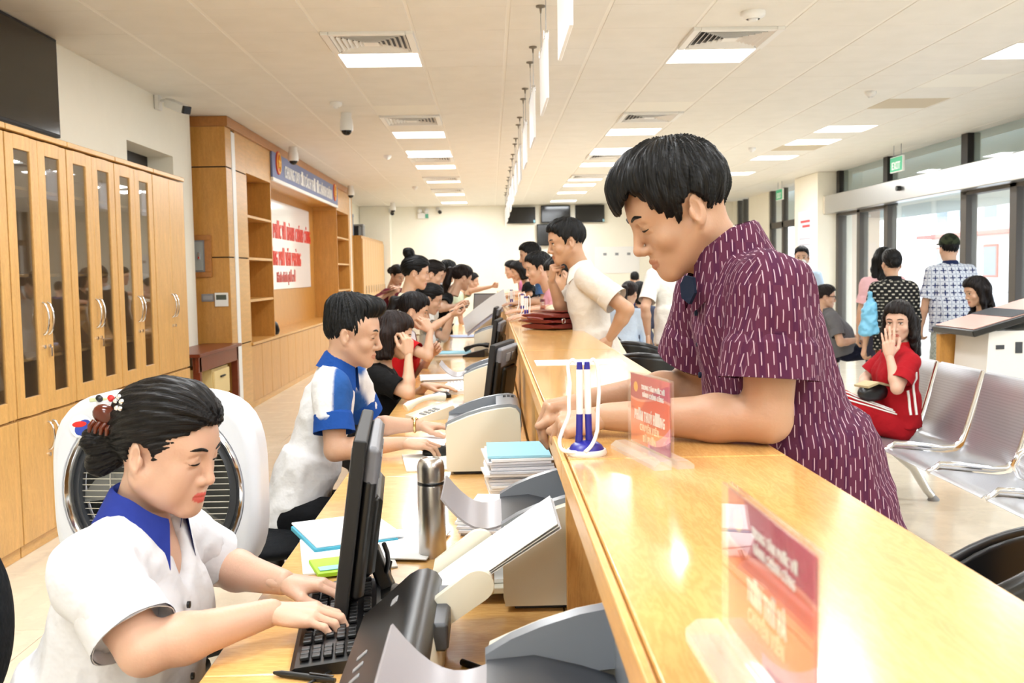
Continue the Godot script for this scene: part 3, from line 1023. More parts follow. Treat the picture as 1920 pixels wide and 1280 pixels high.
	# brows and lashes
	if hcell <= 0.0052:
		var fine := hair_mat(P.get("hair_color", Color(0.055, 0.045, 0.042)))
		for sg in [-1.0, 1.0]:
			var bp := []
			var br := []
			for k in 7:
				var t := k / 6.0
				var x := lerpf(0.014, 0.05, t)
				var y := 0.0215 + 0.0075 * sin(t * 2.3) - 0.004 * t
				bp.append(head + hb * (Vector3(sg * x, y, face_depth(hg, sg * x, y) - 0.001) * hs))
				br.append((0.0032 if fem else 0.0036) * hs * (0.55 + 0.6 * sin(t * 2.6 + 0.35)) * (1.0 if t < 0.9 else 0.6))
			var eg := G.new()
			eg.tube(bp, br, 6)
			part(root, "eyebrow", eg, fine)
			bp = []; br = []
			for k in 6:
				var t := k / 5.0
				var x := lerpf(0.0195, 0.046, t)
				var y: float = (-0.0052 if P.get("face", "m").contains("d") else 0.0062) - 9.0 * (x - 0.032) * (x - 0.032) * (-1.0 if P.get("face", "m").contains("d") else 1.0) * 1.0
				bp.append(head + hb * (Vector3(sg * x, y, face_depth(hg, sg * x, y) + 0.0002) * hs))
				br.append(hs * (0.0011 + 0.001 * sin(t * PI)))
			eg = G.new()
			eg.tube(bp, br, 5)
			part(root, "eyelash", eg, fine)
	# hair
	if P.has("hair"):
		var h := G.new()
		h.join(hair_of(P.hair, P.get("hair_cell", hcell)), Transform3D(hb.scaled(Vector3.ONE * hs), head))
		part(root, "hair", h, hair_mat(P.get("hair_color", Color(0.055, 0.045, 0.042))))
	return root
var face_points := {}
func face_depth(g: G, x: float, y: float) -> float:
	var best := 1.0
	var z := 0.08
	if not face_points.has(g):
		var pts := PackedVector3Array()
		for p in g.v:
			if p.z > 0.055 and absf(p.y - 0.01) < 0.03: pts.append(p)
		face_points[g] = pts
	for p in face_points[g]:
		var d: float = (p.x - x) * (p.x - x) + (p.y - y) * (p.y - y)
		if d < best:
			best = d
			z = p.z
	return z
# folded shirt collar around the neck
func collar(g: G, at: Vector3, head: Vector3, left: Vector3, fwd: Vector3, up: Vector3, s: float, size := 1.0, gap := 0.5) -> void:
	var n := 22
	var rows := []
	for i in n + 1:
		var a := lerpf(gap, TAU - gap, float(i) / n)       # 0 is the front
		var e := fwd * cos(a) + left * sin(a)
		var fr := maxf(cos(a), 0.0)
		var c := at - up * 0.03 * fr * s + fwd * 0.012
		var tip := 0.02 * fr * fr
		var row := []
		for q in [[0.062, -0.005], [0.0615, 0.032], [0.064, 0.038], [0.07, 0.032], [0.083 + tip, -0.012 - tip * 1.2], [0.087 + tip, -0.022 - tip * 1.6]]:
			row.append(c + (e * q[0] + up * q[1] * size) * s)
		rows.append(row)
	var st := []
	for i in n + 1:
		var ids := []
		for k in rows[i].size():
			var t: Vector3 = rows[mini(i + 1, n)][k] - rows[maxi(i - 1, 0)][k]
			var u: Vector3 = rows[i][mini(k + 1, 5)] - rows[i][maxi(k - 1, 0)]
			var m := t.cross(u).normalized()
			var o: Vector3 = rows[i][k] - at
			if k >= 3 and m.dot(o) < 0.0 or k < 2 and m.dot(o) > 0.0: m = -m
			if k == 2 or k == 1: m = (up + (o - up * o.dot(up)).normalized() * (0.6 if k == 2 else -0.2)).normalized()
			ids.append(g.add(rows[i][k], m, Vector2(float(i) / n, k / 5.0)))
		st.append(ids)
	for i in n:
		for k in 5: g.quad(st[i][k], st[i + 1][k], st[i + 1][k + 1], st[i][k + 1])

# ---- shared materials
var M := {}
func wood(c: Color, grain_axis: int, rough := 0.35, coat := 0.0) -> StandardMaterial3D:
	var m := mat(c, rough)
	if not has_meta("grain"):
		var f := FastNoiseLite.new()
		f.seed = 3
		f.frequency = 0.011
		f.fractal_octaves = 5
		f.domain_warp_enabled = true
		f.domain_warp_amplitude = 18.0
		var im := f.get_seamless_image(512, 512)
		var o := Image.create(512, 512, false, Image.FORMAT_RGB8)
		for y in 512:
			for x in 512:
				var k := im.get_pixel(x, y).r
				var ring := 0.5 + 0.5 * sin(k * 46.0)
				var w := 0.86 + 0.1 * k + 0.05 * ring
				o.set_pixel(x, y, Color(w, w * (0.985 - 0.03 * (1.0 - ring)), w * (0.96 - 0.06 * (1.0 - ring))))
		set_meta("grain", ImageTexture.create_from_image(o))
	m.albedo_texture = get_meta("grain")
	var s := Vector3.ONE * 3.2
	s[grain_axis] = 0.45
	triplanar(m, s)
	if coat > 0.0:
		m.clearcoat_enabled = true
		m.clearcoat = coat
		m.clearcoat_roughness = 0.08
	return m
func make_materials() -> void:
	M.cab = wood(Color(0.89, 0.71, 0.44), 1, 0.32)
	M.cab_h = wood(Color(0.89, 0.71, 0.44), 2, 0.32)
	M.cab_in = wood(Color(0.89, 0.71, 0.44), 1, 0.5)
	M.panel = wood(Color(0.82, 0.61, 0.31), 1, 0.32)
	M.panel_h = wood(Color(0.86, 0.67, 0.38), 2, 0.32)
	M.trim_wood = wood(Color(0.72, 0.49, 0.25), 2, 0.35)
	M.bar = wood(Color(0.90, 0.715, 0.44), 2, 0.2, 0.5)
	M.bar_in = wood(Color(0.90, 0.715, 0.44), 1, 0.35)
	M.bar_edge = wood(Color(0.90, 0.715, 0.44), 2, 0.3)
	M.desk = wood(Color(0.92, 0.74, 0.47), 0, 0.22, 0.4)
	M.mahogany = wood(Color(0.48, 0.21, 0.12), 0, 0.3)
	M.groove = mat(Color(0.10, 0.07, 0.05), 0.8)
	M.wall = mat(Color(0.965, 0.95, 0.89), 0.85)
	M.wall.albedo_texture = noise_texture(0.02, Color(0.99, 0.99, 0.99), Color.WHITE, 256, 21)
	triplanar(M.wall, Vector3.ONE * 0.5)
	M.tile_ceiling = mat(Color(0.93, 0.92, 0.89), 0.5)
	M.tile_ceiling.albedo_texture = noise_texture(0.03, Color(0.975, 0.975, 0.97), Color.WHITE, 256, 22)
	triplanar(M.tile_ceiling, Vector3.ONE * 0.4)
	M.tile_dark = mat(Color(0.80, 0.75, 0.65), 0.6)
	M.tile_pale = mat(Color(0.95, 0.94, 0.90), 0.5)
	M.channel = mat(Color(0.95, 0.94, 0.91), 0.5)
	M.floor = mat(Color(0.93, 0.89, 0.82), 0.12)
	var fl := FastNoiseLite.new()
	fl.seed = 9
	fl.frequency = 0.012
	fl.fractal_octaves = 5
	fl.domain_warp_enabled = true
	fl.domain_warp_amplitude = 40.0
	var fi := fl.get_seamless_image(512, 512)
	var fo := Image.create(512, 512, false, Image.FORMAT_RGB8)
	for y in 512:
		for x in 512:
			var k := fi.get_pixel(x, y).r
			var w := 0.955 + 0.045 * k - 0.03 * pow(1.0 - absf(k - 0.5) * 2.0, 6.0)
			fo.set_pixel(x, y, Color(w, w * 0.992, w * 0.975))
	M.floor.albedo_texture = ImageTexture.create_from_image(fo)
	triplanar(M.floor, Vector3.ONE * 0.7)
	M.grout = mat(Color(0.72, 0.66, 0.56), 0.7)
	M.white = mat(Color(0.93, 0.93, 0.92), 0.35)
	M.white_matte = mat(Color(0.92, 0.92, 0.91), 0.7)
	M.paper = mat(Color(0.95, 0.955, 0.96), 0.8)
	M.paper_blue = mat(Color(0.62, 0.83, 0.90), 0.8)
	M.black = mat(Color(0.045, 0.045, 0.05), 0.35)
	M.black_matte = mat(Color(0.05, 0.05, 0.055), 0.6)
	M.black_leather = mat(Color(0.06, 0.065, 0.075), 0.32)
	M.screen = mat(Color(0.02, 0.022, 0.028), 0.12)
	M.chrome = mat(Color(0.86, 0.86, 0.87), 0.12, 1.0)
	M.steel = mat(Color(0.78, 0.78, 0.78), 0.28, 1.0)
	M.steel_grey = mat(Color(0.52, 0.53, 0.55), 0.35, 0.85)
	M.frame = mat(Color(0.30, 0.28, 0.26), 0.5, 0.3)
	M.frame_dark = mat(Color(0.13, 0.11, 0.10), 0.5, 0.2)
	M.ivory = mat(Color(0.87, 0.85, 0.78), 0.42)
	M.printer_grey = mat(Color(0.52, 0.54, 0.57), 0.3)
	M.printer_dark = mat(Color(0.22, 0.23, 0.25), 0.4)
	M.tray = mat(Color(0.60, 0.585, 0.60), 0.35)
	M.plastic_grey = mat(Color(0.55, 0.55, 0.56), 0.5)
	M.red = mat(Color(0.80, 0.10, 0.08), 0.5)
	M.blue = mat(Color(0.13, 0.13, 0.55), 0.35)
	M.glow = mat(Color.WHITE, 0.5)
	M.glow.emission_enabled = true
	M.glow.emission = Color(1.0, 0.985, 0.95)
	M.glow.emission_energy_multiplier = 2.2
	M.glass = mat(Color(0.90, 0.95, 0.94, 0.06), 0.02)
	M.glass.transparency = BaseMaterial3D.TRANSPARENCY_ALPHA
	M.glass_tint = mat(Color(0.62, 0.68, 0.64, 0.45), 0.03)
	M.glass_tint.transparency = BaseMaterial3D.TRANSPARENCY_ALPHA
	M.glass_smoke = mat(Color(0.30, 0.27, 0.22, 0.30), 0.02, 0.0, 0.7)
	M.glass_smoke.transparency = BaseMaterial3D.TRANSPARENCY_ALPHA
	M.acrylic = mat(Color(0.95, 0.97, 0.98, 0.04), 0.02)
	M.acrylic.transparency = BaseMaterial3D.TRANSPARENCY_ALPHA
	M.acrylic_edge = mat(Color(0.96, 0.98, 0.98, 0.18), 0.04)
	M.acrylic_edge.transparency = BaseMaterial3D.TRANSPARENCY_ALPHA

const COL0 := -1.075
const COLW := 0.6055
const ROW0 := -7.2
const ROWW := 0.575
func cell_at(k: int, j: int) -> Vector3:
	return Vector3(COL0 + COLW * (k + 0.5), CEIL, ROW0 - ROWW * (j + 0.5))

func build_shell() -> void:
	# floor: slab and one tile per piece
	var g := G.new()
	g.span(Vector3(-3.2, -0.2, 5.0), Vector3(6.0, -0.012, -24.0), 0.0)
	var fl := structure("floor", g, M.grout)
	var tg := G.new()
	tg.box(Vector3.ZERO, Vector3(0.797, 0.012, 0.797), 0.0012)
	var tm := tg.mesh(M.floor)
	var far := G.new()
	for i in 12:
		for j in 36:
			var c := Vector3(-3.0 + 0.8 * i, -0.006, 4.4 - 0.8 * j)
			if c.x > 5.9: continue
			var aisle := c.x < -0.3 and c.z < -2.6 and c.z > -13.0
			var hall := c.x > 0.6 and c.z < -1.5 and c.z > -19.0
			if aisle or hall:
				var t := part(fl, "tile", tm)
				t.position = c
			else:
				far.box(c, Vector3(0.797, 0.012, 0.797), 0.0012)
	part(fl, "more_tiles", far, M.floor).set_meta("kind", "stuff")
	# ceiling: slab, light channels between the rows, one panel per piece
	g = G.new()
	g.span(Vector3(-3.2, CEIL + 0.004, 5.0), Vector3(6.0, CEIL + 0.2, -24.0), 0.0)
	var ce := structure("ceiling", g, M.channel)
	var taken := {}
	for e in lights_at() + vents_at(): taken[Vector2i(e[0], e[1])] = true
	var pg := G.new()
	pg.box(Vector3(0, 0.012, 0), Vector3(COLW - 0.022, 0.024, ROWW - 0.003), 0.003)
	var pm := pg.mesh(M.tile_ceiling)
	var dm := pg.mesh(M.tile_dark)
	var lm := pg.mesh(M.tile_pale)
	var rest := G.new()
	var count := 0
	for j in range(-21, 30):
		for k in range(-3, 12):
			if taken.has(Vector2i(k, j)): continue
			var c := cell_at(k, j)
			if j >= -5 and j <= 14:
				var dark: bool = Vector2i(k, j) in [Vector2i(8, 4), Vector2i(8, 10)]
				var pale: bool = Vector2i(k, j) in [Vector2i(0, 4), Vector2i(4, 4), Vector2i(8, 2)]
				var t := part(ce, "panel", dm if dark else (lm if pale else pm))
				t.position = c
				count += 1
			else:
				rest.box(c + Vector3(0, 0.012, 0), Vector3(COLW - 0.022, 0.024, ROWW - 0.003), 0.003)
	part(ce, "more_panels", rest, M.tile_ceiling).set_meta("kind", "stuff")
	# walls
	g = G.new()
	var z0 := -8.08; var z1 := -9.24
	g.span(Vector3(-3.2, 0, 5.0), Vector3(-2.85, CEIL + 0.03, z0), 0.0)
	g.span(Vector3(-3.2, 0, z0), Vector3(-2.85, 2.1, z1), 0.0)
	g.span(Vector3(-3.2, 2.5, z0), Vector3(-2.85, CEIL + 0.03, z1), 0.0)
	g.span(Vector3(-3.2, 0, z1), Vector3(-2.85, CEIL + 0.03, -9.8), 0.0)
	g.span(Vector3(-3.2, 0, -9.8), Vector3(-2.98, CEIL + 0.03, -24.0), 0.0)
	structure("wall_left", g, M.wall)
	g = G.new()
	g.span(Vector3(-3.14, 2.1, z0), Vector3(-3.08, 2.5, z1), 0.0)
	structure("window_4", g, M.frame_dark)
	g = G.new()
	g.span(Vector3(-3.2, 0, -23.6), Vector3(6.0, CEIL + 0.03, -24.0), 0.0)
	structure("wall_back", g, M.wall)
	g = G.new()
	g.span(Vector3(-2.975, 0, -23.2), Vector3(-2.28, CEIL, -23.59), 0.01)
	structure("trim_1", g, M.wall)
	g = G.new()
	g.span(Vector3(-3.2, 0, 4.6), Vector3(6.0, CEIL + 0.03, 5.0), 0.0)
	structure("wall_front", g, M.wall)
	g = G.new()
	g.span(Vector3(5.4, 0, -16.55), Vector3(5.98, CEIL, -17.8), 0.01)
	structure("trim_2", g, M.wall)
	g = G.new()
	g.span(Vector3(5.72, 0, -17.7), Vector3(6.0, CEIL + 0.03, -18.8), 0.0)
	g.span(Vector3(5.72, 0, -20.6), Vector3(6.0, CEIL + 0.03, -22.2), 0.0)
	g.span(Vector3(5.72, 0, -23.3), Vector3(6.0, CEIL + 0.03, -24.0), 0.0)
	g.span(Vector3(5.72, 0, 5.0), Vector3(6.0, CEIL + 0.03, -3.6), 0.0)
	structure("wall_right", g, M.wall)
	build_glazing()

func lights_at() -> Array:
	var o := []
	for j in [-19, -16, -13, -10, -7, -4, 0, 7, 10, 13, 17, 22, 26]: o.append([0, j])  # negative rows, out of view, are added to fill the near end with light
	for j in [-19, -16, -13, -10, -7, -4, 0, 7, 10, 13, 17, 19, 22, 26]: o.append([4, j])
	for j in [-16, -10, -4, 0, 7, 9, 12, 16]: o.append([8, j])
	return o
func vents_at() -> Array:
	return [[0, -1], [0, 5], [0, 11], [0, 16], [0, 20], [4, -1], [4, 5], [4, 11], [4, 16]]

func build_lights() -> void:
	var n := 0
	for e in lights_at():
		var c := cell_at(e[0], e[1])
		var lb := "recessed square ceiling light in the row over the clerks' aisle"
		if e[0] == 4: lb = "recessed square ceiling light in the row over the waiting hall beside the counter"
		if e[0] == 8: lb = "recessed square ceiling light in the row nearest the glass front"
		var gr: String = {0: "ceiling lights over the clerks", 4: "ceiling lights beside the counter", 8: "ceiling lights along the glass front"}[e[0]]
		if e[1] < -1: pass  # unseen fill lights added overhead share the label of the visible row
		var t := thing("ceiling_light", lb, "ceiling light", c, 0.0, gr)
		var g := G.new()
		for s in [-1.0, 1.0]:
			g.box(Vector3(s * 0.29, 0.012, 0), Vector3(0.016, 0.026, ROWW - 0.004), 0.002)
			g.box(Vector3(0, 0.012, s * 0.276), Vector3(0.58, 0.026, 0.016), 0.002)
		part(t, "frame", g, M.white)
		g = G.new()
		g.box(Vector3(0, 0.006, 0), Vector3(0.566, 0.006, 0.54), 0.001)
		part(t, "diffuser", g, M.glow)
		var a := AreaLight3D.new()
		a.name = "light"
		a.area_size = Vector2(0.55, 0.53)
		a.light_energy = LAMP
		a.light_color = Color(0.96, 0.98, 1.0)
		a.shadow_enabled = true
		a.area_range = 30.0
		a.rotation_degrees.x = -90
		a.position = Vector3(0, -0.002, 0)
		t.add_child(a)
	# four-way air diffusers
	var first: Node3D = null
	for e in vents_at():
		var c := cell_at(e[0], e[1])
		var lb := "square slatted air vent in the ceiling over the clerks' aisle" if e[0] == 0 else "square slatted air vent in the ceiling over the waiting hall"
		var gr := "ceiling vents over the clerks" if e[0] == 0 else "ceiling vents over the hall"
		if first != null:
			var cp := copy_of(first, c, lb)
			cp.set_meta("group", gr)
			continue
		var t := thing("air_vent", lb, "air vent", c, 0.0, gr)
		first = t
		var g := G.new()
		for s in [-1.0, 1.0]:
			g.box(Vector3(s * 0.275, -0.008, 0), Vector3(0.05, 0.026, ROWW - 0.006), 0.004)
			g.box(Vector3(0, -0.008, s * 0.265), Vector3(0.5, 0.026, 0.04), 0.004)
		part(t, "frame", g, M.white)
		g = G.new()
		g.box(Vector3(0, 0.003, 0), Vector3(0.52, 0.002, 0.5), 0.0005)
		part(t, "duct", g, M.printer_dark)
		for q in 4:
			g = G.new()
			var tb := Basis(Vector3.UP, q * PI / 2)
			for r in 6:
				var d := 0.235 - r * 0.034
				g.box(tb * Vector3(0, -0.01, d), Vector3(d * 1.96, 0.003, 0.03), 0.001, tb * Basis(Vector3.RIGHT, 0.75))
			part(t, "louvre", g, M.white)
		g = G.new()
		g.box(Vector3(0, -0.018, 0), Vector3(0.1, 0.004, 0.1), 0.001)
		part(t, "centre_plate", g, M.white)
	# smoke detectors and dome cameras
	for e in [[1.638, -6.25, 0.075, "white disc smoke detector on the ceiling beside a slatted vent"], [3.447, -9.1, 0.05, "small white smoke detector on the ceiling near the glass front"], [-1.373, -9.28, 0.055, "white smoke detector above a ceiling dome camera"], [-1.327, -13.4, 0.05, "white smoke detector on the ceiling over the seated clerks"], [-1.325, -18.2, 0.05, "tiny white smoke detector on the ceiling near the back wall"], [3.43, -13.15, 0.05, "small white smoke detector on the ceiling beside a row of lights"]]:
		var t := thing("smoke_detector", e[3], "smoke detector", Vector3(e[0], CEIL, e[1]))
		var g := G.new()
		g.lathe(Vector3.ZERO, [Vector2(e[2] * 0.55, -0.045), Vector2(e[2] * 0.9, -0.03), Vector2(e[2], -0.02), Vector2(e[2], 0.0)], 24, 0.6)
		part(t, "base", g, M.white)
		g = G.new()
		g.lathe(Vector3.ZERO, [Vector2(0.0, -0.058), Vector2(e[2] * 0.35, -0.056), Vector2(e[2] * 0.42, -0.044)], 20, 0.6)
		part(t, "sensor", g, M.white_matte)
	for e in [[-1.368, -9.89, "white dome camera hanging from the ceiling over the clerks' aisle"], [-2.37, -12.4, "white dome camera in front of the blue slogan board"], [-2.42, -17.8, "white dome camera at the far end of the blue slogan board"], [-2.1, -22.1, "white dome camera near the back wall cabinet"]]:
		var t := thing("dome_camera", e[2], "camera", Vector3(e[0], CEIL, e[1]))
		var g := G.new()
		g.lathe(Vector3.ZERO, [Vector2(0.062, -0.17), Vector2(0.066, -0.13), Vector2(0.06, -0.07), Vector2(0.05, -0.05), Vector2(0.05, 0.0)], 22, 0.6)
		part(t, "housing", g, M.white)
		g = G.new()
		g.ball(Vector3(0, -0.17, 0), Vector3(0.05, 0.045, 0.05), 18)
		part(t, "dome", g, M.screen)

func build_glazing() -> void:
	# glass front on the right: window_1 carries mullions, transoms and panes
	var root := Node3D.new()
	root.name = "window_1"
	root.set_meta("kind", "structure")
	add_child(root)
	var X := 5.78
	var posts := [[-16.45, 0.13], [-14.47, 0.16], [-12.05, 0.17], [-9.6, 0.16], [-7.2, 0.16], [-4.8, 0.16], [-3.68, 0.12]]
	for p in posts:
		var g := G.new()
		g.box(Vector3(X, (CEIL + 2.3) * 0.5, p[0]), Vector3(0.16, CEIL - 2.3 + 0.06, p[1]), 0.004)
		part(root, "mullion", g, M.frame_dark)
	for p in [[-16.5, 0.12], [-15.55, 0.12], [-14.47, 0.14], [-12.08, 0.15], [-10.92, 0.15], [-9.6, 0.14], [-8.4, 0.14], [-7.2, 0.14], [-6.0, 0.14], [-4.8, 0.14], [-3.68, 0.12]]:
		var g := G.new()
		g.box(Vector3(X, 1.16, p[0]), Vector3(0.14, 2.32, p[1]), 0.004)
		part(root, "post", g, M.frame)
	for s in [[-16.5, -14.47], [-12.08, -3.6]]:
		var g := G.new()
		g.span(Vector3(X - 0.07, 2.24, s[0]), Vector3(X + 0.07, 2.36, s[1]), 0.004)
		part(root, "rail", g, M.frame)
	var zs := [-16.5, -14.47, -12.05, -9.6, -7.2, -4.8, -3.68]
	for i in 6:
		var g := G.new()
		g.span(Vector3(X - 0.005, 2.32, zs[i]), Vector3(X + 0.005, CEIL, zs[i + 1]), 0.0)
		part(root, "transom_pane", g, M.glass_tint)
	zs = [-16.5, -15.55, -14.47, -12.08, -10.92, -9.6, -8.4, -7.2, -6.0, -4.8, -3.68]
	for i in 10:
		var g := G.new()
		g.span(Vector3(X - 0.005, 0.0, zs[i] + 0.05), Vector3(X + 0.005, 2.28, zs[i + 1] - 0.05), 0.0)
		part(root, "pane", g, M.glass)
	# far windows between wall piers
	var q := 2
	for w in [[-18.8, -20.6], [-22.2, -23.3]]:
		var r := Node3D.new()
		r.name = "window_%d" % q
		q += 1
		r.set_meta("kind", "structure")
		add_child(r)
		var g := G.new()
		g.span(Vector3(5.74, 0, w[0]), Vector3(5.84, CEIL, w[0] - 0.12), 0.003)
		g.span(Vector3(5.74, 0, w[1]), Vector3(5.84, CEIL, w[1] + 0.12), 0.003)
		g.span(Vector3(5.74, 0, (w[0] + w[1]) * 0.5 - 0.06), Vector3(5.84, CEIL, (w[0] + w[1]) * 0.5 + 0.06), 0.003)
		g.span(Vector3(5.74, 2.2, w[0]), Vector3(5.84, 2.32, w[1]), 0.003)
		part(r, "window_frame", g, M.frame)
		g = G.new()
		g.span(Vector3(5.786, 0, w[0]), Vector3(5.794, CEIL, w[1]), 0.0)
		part(r, "pane", g, M.glass)
	# brushed steel casing of the sliding door
	var t := thing("door_header", "brushed steel casing of the sliding door running along the glass front", "door header", Vector3(5.5, 2.42, -10.1))
	var g := G.new()
	g.span(Vector3(0.0, -0.14, 6.3), Vector3(0.2, 0.15, -6.4), 0.012)
	part(t, "casing", g, M.steel)
	g = G.new()
	g.span(Vector3(-0.008, -0.145, -6.38), Vector3(0.22, 0.155, -6.62), 0.012)
	part(t, "end_cap", g, mat(Color(0.78, 0.74, 0.66), 0.5))
	g = G.new()
	g.tube([Vector3(-0.05, 0.02, -3.35), Vector3(0.0, 0.02, -3.35)], 0.035, 14)
	part(t, "motion_sensor", g, M.black)
	# running man exit signs hanging from the ceiling
	for e in [[Vector3(5.3, 2.6, -13.05), "green exit sign hanging in front of the glass front"], [Vector3(5.3, 2.62, -18.35), "green exit sign hanging beyond the cream pillar"]]:
		var s := thing("exit_sign", e[1], "exit sign", e[0])
		var b := G.new()
		b.box(Vector3(0, 0.12, 0), Vector3(0.03, 0.2, 0.4), 0.004)
		part(s, "case", b, M.white)
		b = G.new()
		b.box(Vector3(-0.017, 0.12, 0), Vector3(0.004, 0.18, 0.38), 0.001)
		var gm := mat(Color(0.1, 0.55, 0.38), 0.4)
		gm.emission_enabled = true
		gm.emission = Color(0.1, 0.62, 0.42)
		gm.emission_energy_multiplier = 0.4
		part(s, "sign_face", b, gm)
		b = G.new()
		b.text("EXIT", 0.13, Vector3(-0.021, 0.1, 0), Basis(Vector3(0, 0, 1), Vector3.UP, Vector3(-1, 0, 0)), 0.003)
		part(s, "lettering", b, M.white)
		for k in [-1.0, 1.0]:
			b = G.new()
			b.tube([Vector3(0, 0.22, k * 0.12), Vector3(0, CEIL - e[0].y, k * 0.12)], 0.004, 6)
			part(s, "hanger", b, M.steel_grey)
	# outside: pavement, canopy, street front
	g = G.new()
	g.span(Vector3(5.95, -0.3, 20), Vector3(60, -0.02, -70), 0.0)
	solo("pavement", g, mat(Color(0.78, 0.77, 0.75), 0.8), "pale paved forecourt outside the glass front", "pavement")
	g = G.new()
	g.span(Vector3(6.3, 2.38, 6.0), Vector3(8.4, 3.5, -24.0), 0.01)
	solo("entrance_canopy", g, mat(Color(0.74, 0.77, 0.73), 0.8), "grey deep canopy slab over the entrance outside the glass", "canopy")
	g = G.new()
	g.span(Vector3(6.1, 0.0, -17.5), Vector3(6.6, 2.37, -16.95), 0.01)
	g.span(Vector3(6.3, 0.0, -18.4), Vector3(6.7, 2.37, -17.5), 0.01)
	var pier := solo("entrance_pier", g, mat(Color(0.90, 0.80, 0.72), 0.7), "pink-cream pier outside the first glass pane", "pillar")
	g = G.new()
	g.span(Vector3(6.05, 0.0, -17.0), Vector3(6.12, 2.37, -17.45), 0.005)
	part(pier, "red_band", g, mat(Color(0.58, 0.25, 0.24), 0.6))
	# buildings across the street
	street_building(Vector3(26, 0, -34), Vector3(6, 9, 16), Color(0.92, 0.88, 0.82), "cream shop building across the street outside the glass")
	street_building(Vector3(26, 0, -52), Vector3(6, 12, 14), Color(0.86, 0.83, 0.80), "pale grey building farther along the street outside")
	street_building(Vector3(24, 0, -16), Vector3(6, 7, 14), Color(0.93, 0.91, 0.86), "low white building across the street outside the glass")
	for e in [[Vector3(10.2, 0, -19.4), "tall red banner on a pole outside the door"], [Vector3(9.4, 0, -16.2), "red flag on a pole near the right end of the glass front"]]:
		var f := thing("banner", e[1], "banner", e[0])
		var b := G.new()
		b.tube([Vector3.ZERO, Vector3(0, 3.6, 0)], 0.025, 8)
		part(f, "pole", b, M.steel_grey)
		b = G.new()
		var pts := []
		for k in 9: pts.append(Vector3(0.04 * sin(k * 1.1), 1.2 + k * 0.27, 0.03))
		b.sheet(pts, Vector3(0.1, 0, 0.55), 0.006)
		part(f, "cloth", b, cloth(Color(0.85, 0.12, 0.14)))
	street_tree(Vector3(15, 0, -24), 5.0, "leafy street tree outside beyond the sliding door", 1)
	street_tree(Vector3(13.5, 0, -13), 4.4, "leafy street tree outside near the red flag", 2)
func street_building(at: Vector3, size: Vector3, c: Color, label: String) -> void:
	var t := thing("street_building", label, "building", at)
	var g := G.new()
	g.span(Vector3(0, 0, -size.z * 0.5), Vector3(size.x, size.y, size.z * 0.5), 0.02)
	part(t, "wall", g, mat(c, 0.85))
	for r in int(size.y / 3.0):
		for k in int(size.z / 2.8):
			var p := Vector3(-0.02, 1.6 + r * 3.0, -size.z * 0.5 + 1.6 + k * 2.8)
			var w := G.new()
			w.box(p, Vector3(0.12, 1.7, 1.5), 0.02)
			var wn := part(t, "window", w, mat(Color(0.75, 0.35, 0.3) if r == 0 and k % 2 == 0 else Color(0.75, 0.75, 0.74), 0.7))
			w = G.new()
			w.box(p - Vector3(0.06, 0, 0), Vector3(0.03, 1.5, 1.3), 0.01)
			part(wn, "pane", w, mat(Color(0.35, 0.45, 0.47), 0.2))
	g = G.new()
	g.span(Vector3(-0.9, 2.95, -size.z * 0.5), Vector3(0.1, 3.15, size.z * 0.5), 0.02)
	part(t, "awning", g, mat(Color(0.80, 0.45, 0.40), 0.8))
func street_tree(at: Vector3, h: float, label: String, sd: int) -> void:
	var t := thing("street_tree", label, "tree", at)
	var g := G.new()
	g.tube([Vector3.ZERO, Vector3(0.05, h * 0.3, 0.02), Vector3(0, h * 0.62, 0)], [0.14, 0.11, 0.06], 10)
	part(t, "trunk", g, mat(Color(0.36, 0.29, 0.22), 0.9))
	g = G.new()
	var rng := RandomNumberGenerator.new()
	rng.seed = sd
	for i in 1400:
		var d := Vector3(rng.randfn(), rng.randfn(), rng.randfn()).normalized() * pow(rng.randf(), 0.4)
		var c := Vector3(0, h * 0.75, 0) + d * Vector3(1.6, 1.3, 1.6)
		var a := Vector3(rng.randfn(), rng.randfn(), rng.randfn()).normalized() * 0.16
		var b := a.cross(Vector3(rng.randfn(), rng.randfn(), rng.randfn())).normalized() * 0.07
		g.face(c - a - b, c + a - b, c + a + b, c - a + b, d)
	var l := part(t, "leaves", g, mat(Color(0.35, 0.52, 0.22), 0.7))
	l.set_meta("kind", "stuff")

